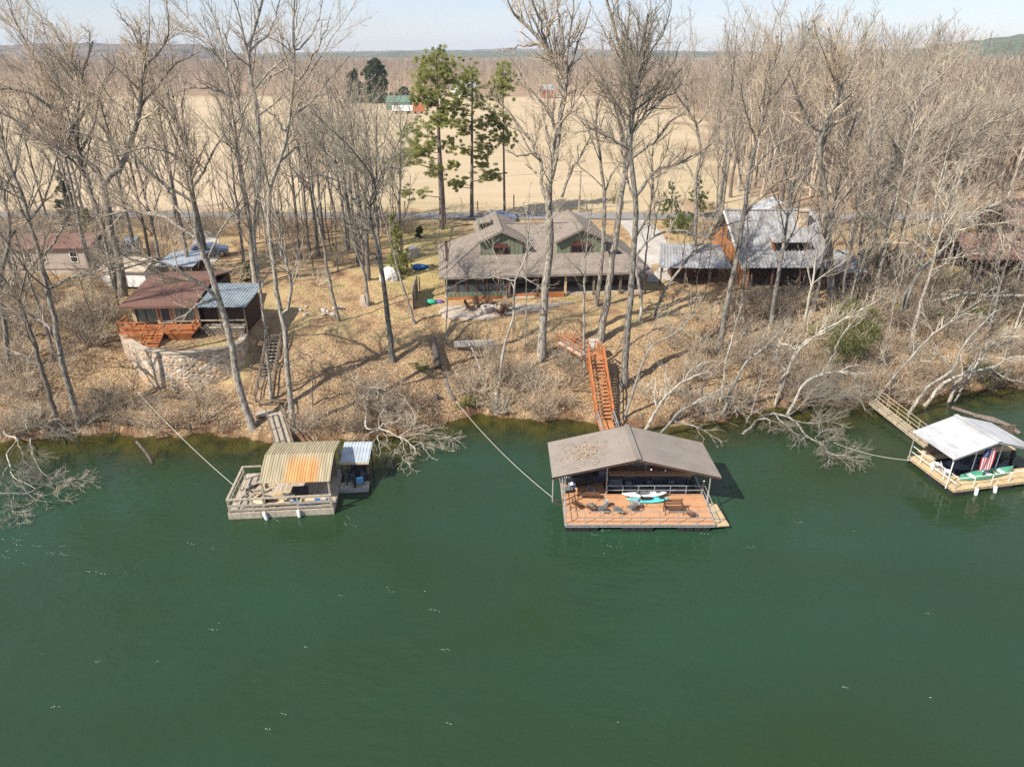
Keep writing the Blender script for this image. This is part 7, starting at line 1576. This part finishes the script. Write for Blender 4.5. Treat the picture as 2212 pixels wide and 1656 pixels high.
# ================================================================== EVERGREENS, SHRUBS, LEAVES, SMALL THINGS
def leaf_cloud(rg, C, Rad, n, size, flat=0.0, asp=0.45):
    """n leaf-sized quads round each centre: C (m,3), Rad (m,3)"""
    C = np.repeat(np.asarray(C, float), n, 0); Rd = np.repeat(np.asarray(Rad, float), n, 0)
    d = norm(rg.normal(size=C.shape)) * (rg.uniform(0.0, 1, (len(C), 1)) ** 0.45); p = C + d * Rd
    a = norm(rg.normal(size=C.shape) * np.array([1, 1, 1 - flat])); b = norm(np.cross(a, rg.normal(size=C.shape)))
    s = size * rg.uniform(.6, 1.3, (len(C), 1)); a, b = a * s, b * s * asp
    V = np.stack([p - a, p + b, p + a, p - b], 1).reshape(-1, 3); return V, np.arange(len(C) * 4).reshape(-1, 4)
def evergreen(name, label, cat, base, trunk, tr, clumps, n, size, leafm, bark='bark_pine', seed=1, group=None, limb=True, sub=5):
    rg = np.random.default_rng(seed); b0 = np.array(base); tp_ = resample(trunk, 16); rr = np.linspace(tr, tr * .25, 16)
    parts = [tube_np((tp_ - b0)[None], rr[None], 8)]; C, Rd = [], []; lim = []
    for c, r in clumps:
        c = np.array(c) + rg.normal(0, .1, 3); ay = rg.uniform(-1, 1) * r[0] * .9; c[1] += ay
        if limb:
            z0 = c[2] - max(.3, .25 * np.linalg.norm(c[:2] - np.array([np.interp(c[2], tp_[:, 2], tp_[:, 0]), np.interp(c[2], tp_[:, 2], tp_[:, 1])])))
            st = np.array([np.interp(z0, tp_[:, 2], tp_[:, 0]), np.interp(z0, tp_[:, 2], tp_[:, 1]), z0]); mid = (st + c) / 2 + np.array([0, 0, -.15]); lim.append(resample([st, mid, c], 6) - b0)
        for k in range(sub):
            C.append(c - b0 + rg.normal(0, .58, 3) * np.array([r[0], r[0], r[1]])); Rd.append(np.array([r[0], r[0], r[1]]) * (rg.uniform(.16, .36) if leafm == 'needles' and sub > 9 else rg.uniform(.28, .5)))
    if lim: L = np.array(lim); parts.append(tube_np(L, np.linspace(.07, .025, 6)[None].repeat(len(L), 0), 5))
    t = thing(name, label, cat, base, 0, group); v, q = join(parts); link('trunk', mesh_np('trunk', v, q, M[bark], True), t)
    v, q = leaf_cloud(rg, C, Rd, n, size, asp=.2 if leafm == 'needles' else .45); link('crown', mesh_np('crown', v, q, M[leafm]), t); return t
def Bv(x, y): return (576 + x * .3043, y * .3043)
def traced_pine(label, base_v, top_v, r, cl, seed, extra=()):
    b = pg(*base_v); Y = b.y; tp_ = [np.array(b) - [0, 0, .4], np.array(pY(lerp(base_v[0], top_v[0], .5), lerp(base_v[1], top_v[1], .5), Y)), np.array(pY(*top_v, Y))]
    clumps = []
    for x, y, rx, ry in cl:
        vx, vy = Bv(x, y); p = pY(vx, vy, Y); k = .3043 / FPX * Y * 1.05; clumps.append((np.array(p), (rx * k * .95, ry * k * 1.05)))
    return evergreen('pine_tree', label, 'tree', b, tp_, r, clumps, 70, .17, 'needles', seed=seed, sub=26)
traced_pine('tallest pine, leftmost of the green pines beside the road', (955, 495), (941, 106), .34, [(1205, 400, 70, 50), (1130, 450, 60, 45), (1280, 450, 60, 45), (1200, 490, 120, 60), (1120, 540, 70, 45), (1300, 530, 55, 45), (1190, 580, 120, 60), (1090, 620, 70, 50), (1300, 590, 60, 35), (1180, 670, 90, 50), (1240, 730, 60, 45), (1150, 740, 50, 40), (1080, 700, 50, 40),
    (1180, 860, 80, 50), (1040, 930, 100, 45), (1010, 1000, 60, 40), (1190, 1000, 50, 40), (1300, 1020, 45, 40), (1030, 1080, 110, 55), (1130, 1060, 70, 50), (1010, 1140, 110, 40), (1190, 1200, 90, 50), (1040, 1350, 85, 32), (1330, 1170, 45, 32), (1270, 870, 60, 30), (1260, 800, 60, 40), (940, 1130, 60, 35)], 61)
traced_pine('middle pine with layered limbs, between the tallest and the slim pine', (1019, 470), (1020, 145), .30, [(1440, 510, 60, 40), (1400, 570, 80, 45), (1480, 590, 70, 45), (1370, 650, 60, 40), (1350, 720, 50, 30), (1370, 800, 55, 35), (1390, 870, 60, 35), (1540, 880, 75, 32), (1400, 940, 65, 30), (1560, 980, 75, 26), (1530, 1050, 75, 26), (1390, 1080, 65, 32), (1540, 1090, 65, 26), (1530, 1160, 60, 28), (1370, 1300, 60, 26), (1560, 1260, 90, 28), (1480, 690, 80, 45), (1520, 760, 70, 40), (1610, 1260, 60, 26), (1340, 1310, 40, 24)], 62)
traced_pine('slim right-hand pine with a small tufted top by the fence post', (1090, 468), (1086, 140), .20, [(1680, 500, 55, 50), (1650, 560, 55, 45), (1710, 570, 55, 45), (1680, 620, 60, 45), (1640, 680, 45, 35), (1650, 800, 55, 45), (1700, 860, 50, 35), (1640, 900, 40, 26), (1660, 980, 55, 45), (1710, 980, 45, 40), (1610, 850, 40, 30)], 63)
b = pg(961, 482); o = thing('pine_tree', 'branchless pine trunk hugging the tallest pine on its right', 'tree', b)
v, q = tube_np((resample([np.array(b) - [0, 0, .3], np.array(pY(957, 400, b.y)), np.array(pY(950, 300, b.y)), np.array(pY(949, 250, b.y))], 12) - np.array(b))[None], np.linspace(.2, .1, 12)[None], 7); link('trunk', mesh_np('trunk', v, q, M['bark_pine'], True), o)
v, q = leaf_cloud(np.random.default_rng(4), [np.array(pY(949 + dx, 252 + dy, b.y)) - np.array(b) for dx, dy in ((0, 0), (8, 6), (-8, 8))], [(.8, .8, .5)] * 3, 120, .24); link('crown', mesh_np('crown', v, q, M['needles']), o)
def cone_clumps(b, top, w, n, rg, pw=.85):
    out = []
    for i in range(n):
        t = rg.uniform(.03, 1); r = w * (1 - t) ** pw + .12; a = rg.uniform(0, 6.3); c = np.array(b) + (np.array(top) - np.array(b)) * t + np.array([math.cos(a), math.sin(a), 0]) * r * rg.uniform(.3, .9)
        out.append((c, (max(.2, r * .4), max(.25, r * .35))))
    return out
def cedar(label, bv, tv, w, seed, m='needles_dark', n=60, size=.13, name='cedar_tree', q_=26, group=None, cat='tree', pw=.85):
    rg = np.random.default_rng(seed); b = pg(*bv); top = pY(*tv, b.y)
    return evergreen(name, label, cat, b, [np.array(b) - [0, 0, .2], (np.array(b) + np.array(top)) / 2, np.array(top)], max(.08, w * .08), cone_clumps(b, top, w, n, rg, pw), q_, size, m, seed=seed, limb=False, group=group)
cedar('dark green pointed cedar between yard and plank fence', (868, 592), (845, 462), 1.35, 71, 'needles', 80)
cedar('small young cedar standing alone on the lawn behind the house', (1030 - 125, 512), (905, 492), .4, 72, n=20)
cedar('large dark evergreen beyond the field, left of the farm buildings', (812, 222), (808, 128), 8.0, 73, n=90, size=.8, q_=30, pw=.5)
cedar('narrow dark evergreen left of the big far one', (765, 222), (764, 150), 4.0, 74, n=50, size=.7, q_=24, pw=.5)
cedar('dark rounded evergreen right behind the green barn', (872, 222), (872, 190), 5.0, 75, n=40, size=.6, q_=24, pw=.4)
cedar('green evergreen crown topping the right-hand wood skyline', (1752, 250), (1755, 42), 4.2, 76, 'needles', n=70, size=.4, pw=.6)
cedar('smaller dark evergreen left of the skyline one in the wood', (1678, 255), (1678, 76), 3.0, 77, n=46, size=.4, pw=.6)
cedar('dark bushy cedar behind the driveway head, left one', (1450, 480), (1452, 392), 2.0, 78, 'leaf_privet', n=30, size=.12, q_=22)
cedar('dark bushy cedar behind the driveway head, right one', (1512, 470), (1508, 385), 2.2, 79, 'leaf_privet', n=32, size=.12, q_=22)
cedar('ivy-green columnar cedar behind the mobile home trees', (190, 520), (186, 452), .8, 80, 'leaf_green', n=36, size=.14)
cedar('dark green cedar leaning among the trunks at upper left', (150, 470), (128, 370), 1.8, 81, n=46, size=.18)
cedar('small round green bush by the lean-to corner', (531, 606), (530, 578), .6, 82, 'leaf_privet', n=20, name='round_bush', cat='bush')
def bush(label, vx, vy, w, h, m, seed, n=34, size=.10, group=None, name='green_bush'):
    rg = np.random.default_rng(seed); b = pg(vx, vy)
    C = [(np.array([rg.normal(0, w * .45), rg.normal(0, w * .4), h * rg.uniform(.12, .95)])) for _ in range(n)]
    t = thing(name, label, 'bush', b, 0, group)
    v, q = leaf_cloud(rg, C, [(w * .22, w * .22, h * .16)] * n, 46, size); link('foliage', mesh_np('foliage', v, q, M[m]), t)
    P = np.array([resample([(0, 0, -.1), (c[0] * .5, c[1] * .5, c[2] * .6), c], 5) for c in C[:14]]); v, q = tube_np(P, np.linspace(.03, .01, 5)[None].repeat(len(P), 0), 4); link('stem', mesh_np('stem', v, q, M['brush']), t)
    return t
bush('largest green privet on the right bank, behind the leaning trees', 1816, 785, 2.6, 4.0, 'leaf_privet', 91, 90)
bush('yellow-green privet above the largest one, near the double trunk', 1838, 705, 2.4, 2.4, 'leaf_green', 92, 60)
bush('dark privet just right of the yellow-green one', 1870, 735, 1.3, 1.8, 'leaf_privet', 93)
bush('green privet in the shade of the white sycamore limb', 2050, 625, 2.0, 2.0, 'leaf_privet', 94, 44)
bush('sunlit privet under the thick pale limb at the right', 2100, 690, 2.0, 1.8, 'leaf_green', 95, 44)
bush('privet between the sycamore trunk and the thick limb', 2020, 700, 1.5, 1.5, 'leaf_privet', 96)
bush('privet low on the bank by the inlet, right of the twin trunks', 2125, 815, 1.8, 1.7, 'leaf_privet', 97)
bush('low yellow-green bush at the waterline below the mottled trunk', 1010, 872, 1.3, .8, 'leaf_green', 98, 22, .07)
bush('low olive bush on the slope near the dark stump', 905, 800, 1.1, .6, 'leaf_privet', 99, 18, .07)
bush('shrubby evergreens behind the white-house carport', 1470, 505, 2.4, 2.6, 'leaf_privet', 100, 50, .13)
bush('pale yellow-green budding bush behind the tall trunks', 1325, 440, 1.6, 4.0, 'leaf_green', 101, 34, .06)
bush('green vine clump on the trunk right of the white house', 1908, 590, 1.0, 3.4, 'leaf_privet', 102, 34)

# ---- fallen leaves as real little faces, and foam flecks on the river
rg = np.random.default_rng(17); n = 110000
x = rg.uniform(-62, 66, n); y = shore(x) + .5 + rg.uniform(0, 1, n) ** 1.3 * 24
k = ~((x > -34) & (x < -23) & (y > 54.5) & (y < 72)) & ~((x > -7.5) & (x < 15) & (y > 62.6)) & ~((x > 23) & (x < 34) & (y > 70.5)); x, y = x[k], y[k]; n = len(x)
z = H(x, y) + .02; p = np.stack([x, y, z], 1)
a = norm(rg.normal(size=(n, 3)) * np.array([1, 1, .45])); b_ = norm(np.cross(a, rg.normal(size=(n, 3)) * np.array([.5, .5, 1]))); s = rg.uniform(.03, .078, (n, 1)); a, b_ = a * s, b_ * s * .75
p[:, 2] += np.abs(a[:, 2]) * .7 + np.abs(b_[:, 2]) * .7
V = np.stack([p - a, p + b_, p + a, p - b_], 1).reshape(-1, 3)
tag(link('leaf_litter', mesh_np('leaf_litter', V, np.arange(n * 4).reshape(-1, 4), M['leaf_litter'])), kind='stuff')
rg = np.random.default_rng(23); n = 1500
x = rg.uniform(-62, 66, n); t_ = np.where(rg.uniform(0, 1, n) < .35, rg.uniform(-.2, 1.6, n), rg.uniform(.6, 30, n)); y = shore(x) + t_; k = np.array([clear(a, b2) for a, b2 in zip(x, y)]); x, y = x[k], y[k]; n = len(x)
an = rg.uniform(0, 6.3, n); L_ = rg.uniform(.3, 1.5, n) * np.where(rg.uniform(0, 1, n) < .08, 2.2, 1); P = []
for j in range(4):
    px_ = x + np.cos(an) * L_ * (j / 3 - .5); py_ = y + np.sin(an) * L_ * (j / 3 - .5); P.append(np.stack([px_, py_, np.maximum(H(px_, py_), 0) + .03 + .05 * rg.uniform(0, 1, n)], 1)); an = an + rg.normal(0, .15, n)
P = np.stack(P, 1); v, q = tube_np(P, (rg.uniform(.008, .022, n) * (1 + L_ * .25))[:, None] * np.array([1, .9, .75, .5])[None], 4)
tag(link('fallen_sticks', mesh_np('fallen_sticks', v, q, M['twig'], True)), kind='stuff')
n = 420; p0, p1, p2, p3 = [Vector(a) + Vector((D2X, D2Y, 0)) for a in (LF, LB, RG1, RG0)]
uu = np.clip(rg.normal(.42, .14, n), .03, .97); ww = np.clip(rg.normal(.48, .13, n) , .05, .95); far_ = rg.uniform(0, 1, n) < .25; uu[far_] = rg.uniform(.03, .97, far_.sum()); ww[far_] = rg.uniform(.03, .97, far_.sum())
C_ = np.array([list(p0.lerp(p3, a).lerp(p1.lerp(p2, a), b2)) for a, b2 in zip(uu, ww)]) + [0, 0, .06]
a = norm(rg.normal(size=(n, 3)) * [1, 1, .3]) * .06; b_ = norm(np.cross(a, rg.normal(size=(n, 3)) * [.3, .3, 1])) * .045
V = np.stack([C_ - a, C_ + b_, C_ + a, C_ - b_], 1).reshape(-1, 3); tag(link('roof_leaves', mesh_np('roof_leaves', V, np.arange(n * 4).reshape(-1, 4), M['leaf_litter'])), kind='stuff')
foam = [(40, 1185, 40, 14, 60), (120, 1200, 60, 25, 50), (20, 1165, 40, 10, 40), (260, 1230, 60, 20, 22), (420, 1180, 60, 20, 22), (700, 1130, 50, 20, 26), (560, 1120, 60, 8, 14), (1250, 1150, 45, 6, 26), (1390, 1146, 60, 6, 20), (1560, 1150, 30, 6, 12), (900, 1280, 60, 20, 16), (780, 1275, 40, 14, 14), (480, 1360, 60, 20, 22), (250, 1400, 120, 40, 22), (980, 1410, 50, 30, 18), (1200, 1190, 80, 20, 20), (1290, 1560, 20, 14, 8), (960, 1562, 24, 6, 10), (1830, 1490, 30, 20, 12), (1780, 1150, 60, 20, 18), (1640, 1180, 70, 10, 18), (600, 1480, 300, 120, 30), (1500, 1400, 500, 160, 40), (200, 1560, 160, 60, 14), (1500, 1050, 40, 60, 10)]
V = []
for vx, vy, sx, sy, c in foam:
    k = 0; c = int(c * .35)
    while k < c:                     # short drifts that follow the ripples
        sx0, sy0 = vx + rg.normal() * sx * .8, vy + rg.normal() * sy * .6; sl = rg.uniform(-.1, .35); m = min(c - k, int(rg.integers(2, 8)))
        for j in range(m):
            q = pz(sx0 + j * rg.uniform(2.0, 5.5), max(1010, sy0 + j * sl * 4 + rg.normal() * 1.2), .012); an = rg.normal(-.25, .4); l_ = rg.uniform(.012, .06); w_ = rg.uniform(.004, .009); ca, sa = math.cos(an), math.sin(an)
            for dx, dy in ((-l_, -w_), (l_, -w_ * .6), (l_ * .8, w_), (-l_ * .7, w_)): V.append((q.x + dx * ca - dy * sa, q.y + dx * sa + dy * ca, q.z))
        k += m
M['foam'] = mat('foam', (.72, .76, .74), .6)
tag(link('river_foam', mesh_np('river_foam', np.array(V), np.arange(len(V)).reshape(-1, 4), M['foam'])), kind='stuff')

# ---- vehicles and yard things
def car(label, loc, rz, paint, L=4.5, W=1.8, van=True):
    t = thing('parked_car', label, 'car', loc, rz)
    prof = [(-L / 2, .45), (-L / 2, .95), (-L / 2 + .25, 1.05), (-L / 2 + .5, 1.65 if van else 1.4), (L * .12, 1.70 if van else 1.42), (L * .27, 1.02), (L / 2 - .1, .85), (L / 2, .6), (L / 2, .4)]
    b = MB(); b.loft([[Vector((x, s * W / 2 * (1 if z < 1.1 else .82), z)) for x, z in prof] for s in (-1, -.9, .9, 1)][::-1]); b.build('body', M[paint], t)
    MB().slab([(L * .135, -W * .38, 1.62 if van else 1.36), (L * .262, -W * .42, 1.08), (L * .262, W * .42, 1.08), (L * .135, W * .38, 1.62 if van else 1.36)][::-1], -.02).build('windscreen', M['glass_dark'], t)
    for s in (-1, 1): MB().slab([(-L * .36, s * W * .455, 1.1), (L * .2, s * W * .455, 1.1), (L * .11, s * W * .415, 1.55 if van else 1.34), (-L * .32, s * W * .415, 1.55 if van else 1.34)][::s], .02).build('side_window', M['glass_dark'], t)
    for x in (-L * .32, L * .31):
        for s in (-1, 1):
            w = MB().tube([(x, s * (W / 2 - .22), .34), (x, s * (W / 2 + .02), .34)], .34, 14).build('wheel', M['black_plastic'], t); MB().tube([(x, s * (W / 2 + .021), .34), (x, s * (W / 2 + .035), .34)], .2, 10).build('rim', M['galv'], w)
    for s in (-1, 1): MB().box((L / 2 - .02, s * W * .33, .72), (.08, .35, .14)).build('headlight', M['white_plastic'], t)
    return t
M['paint_teal'] = mat('paint_teal', (.16, .24, .27), .25, .3); M['paint_blue'] = mat('paint_blue', (.16, .2, .30), .3, .2)
p = pg(286, 548); car('blue-grey van parked behind the forked giant trees, facing the river', p, R(-75), 'paint_teal')
p = pg(455, 551); car('dark blue car half hidden by trunks right of the open shed', p, R(20), 'paint_blue', 4.3, 1.75, False)
p = pg(1082, 462); car('dark car in the shadow beyond the main house roof', (p.x, 103.0, hz(p.x, 103)), R(4), 'paint_blue', 4.4, 1.75, False)
p = pg(841, 605); t = thing('covered_mound', 'heap of yard things under a crumpled white tarp', 'tarp', p)
b = MB(); rg = np.random.default_rng(3); rings = []
for j in range(5):
    rr = [1.05, 1.0, .85, .55, .12][j]; rings.append([Vector((rr * math.cos(2 * math.pi * k / 12) * rg.uniform(.85, 1.1), rr * .8 * math.sin(2 * math.pi * k / 12) * rg.uniform(.85, 1.1), [0, .5, 1.0, 1.35, 1.5][j] + rg.uniform(-.08, .08))) for k in range(12)])
b.loft(rings).build('tarp', M['tarp_white'], t)
p = pg(905, 580); t = thing('tarp_heap', 'blue tarp heap beside the cedar at the house corner', 'tarp', p); b = MB(); b.ball((0, 0, .2), (1.0, .6, .35), 10, 5); b.ball((.7, .1, .15), (.5, .4, .28), 9, 5); b.build('tarp', M['blue_paint'], t, True)
p = pg(893, 556); t = thing('water_tank', 'grey tank with pale top behind the cedar', 'tank', p); MB().tube([(0, 0, 0), (0, 0, 1.2)], .7, 14).build('tank_body', M['galv'], t); MB().tube([(0, 0, 1.2), (0, 0, 1.32)], [.72, .5], 14).build('lid', M['tarp_white'], t)
p = pg(785, 658); t = thing('stone_post', 'pale squat stone post at the foot of a yard tree', 'post', p); b = MB(); b.loft([[Vector((a * w, c * w, z)) for a, c in ((-1, -1), (1, -1), (1, 1), (-1, 1))] for z, w in ((-.1, .34), (.5, .27), (.95, .2), (1.0, .12))]); b.build('post_body', M['concrete'], t)
rp = np.random.default_rng(8)
for i in range(12):
    vx, vy = 700 + rp.normal() * 22, 672 + rp.normal() * 6; q = pg(vx, vy); r_ = rp.uniform(.14, .34); o = MB(); o.ball((0, 0, r_ * .35), (r_ * 1.2, r_ * .85, r_ * .6), 8, 5)
    for k in range(len(o.v)): o.v[k] = tuple(c * (1 + .12 * math.sin(k * 7.3 + j)) for j, c in enumerate(o.v[k]))
    oo = o.build('rock', M['concrete_pale'] if i % 2 else M['concrete']); oo.location = q; oo.rotation_euler = (0, 0, rp.uniform(0, 6)); tag(oo, 'pale rock in the loose pile on the slope left of the yard trees', 'rock', 'pale rocks piled on the slope')
def utility_pole(label, bv, tv):
    b = pg(*bv); top = pY(*tv, b.y); h = top.z - b.z; t = thing('utility_pole', label, 'utility pole', b)
    MB().tube([(0, 0, -.3), (0, 0, h)], [.16, .11], 8).build('pole', M['grey_wood'], t); MB().bar((-1.1, -.14, h - .5), (1.1, -.14, h - .5), .1, .12).build('crossarm', M['grey_wood'], t)
    for x in (-1, 0, 1): MB().tube([(x, -.14, h - .43), (x, -.14, h - .25)], .05, 6).build('insulator', M['white_plastic'], t)
    return b, h
b1, h1 = utility_pole('grey utility pole at the field edge behind the tall trunks', (1251, 458), (1251, 362))
b2, h2 = utility_pole('utility pole at the field edge left of the grove', (640, 458), (640, 372))
cable('thin power line crossing the tan field between the poles', (b2.x, b2.y, b2.z + h2 - .3), (b1.x, b1.y, b1.z + h1 - .3), 1.0, .02)
FP = 'dark fence posts along the field edge'
fb = pg(1110, 456)
for i in range(13):
    x = fb.x + (i - 8) * 5.6; o = MB(); o.tube([(0, 0, -.2), (0, 0, 2.3 if i == 8 else 1.3)], .09, 7); oo = o.build('fence_post', M['bark_dark']); oo.location = (x, 110.6, hz(x, 110.6)); tag(oo, 'tall dark fence post right of the slim pine' if i == 8 else 'short dark fence post in the row along the near field edge', 'fence post', FP)

# ---- the air: even, thin haze between camera and hills
hb = MB(); hb.bb(-6600, 6600, -450, 7100, -9.5, 112); ho = hb.build('haze', bpy.data.materials.new('haze'))
hm = ho.data.materials[0]; hm.use_nodes = True; hn = hm.node_tree.nodes; hn.remove(hn["Principled BSDF"]); pv = hn.new("ShaderNodeVolumePrincipled")
pv.inputs["Color"].default_value = (0.80, 0.88, 1.0, 1); pv.inputs["Density"].default_value = 0.00013; pv.inputs["Anisotropy"].default_value = 0.0
hm.node_tree.links.new(pv.outputs[0], hn["Material Output"].inputs["Volume"]); tag(ho, kind='stuff')
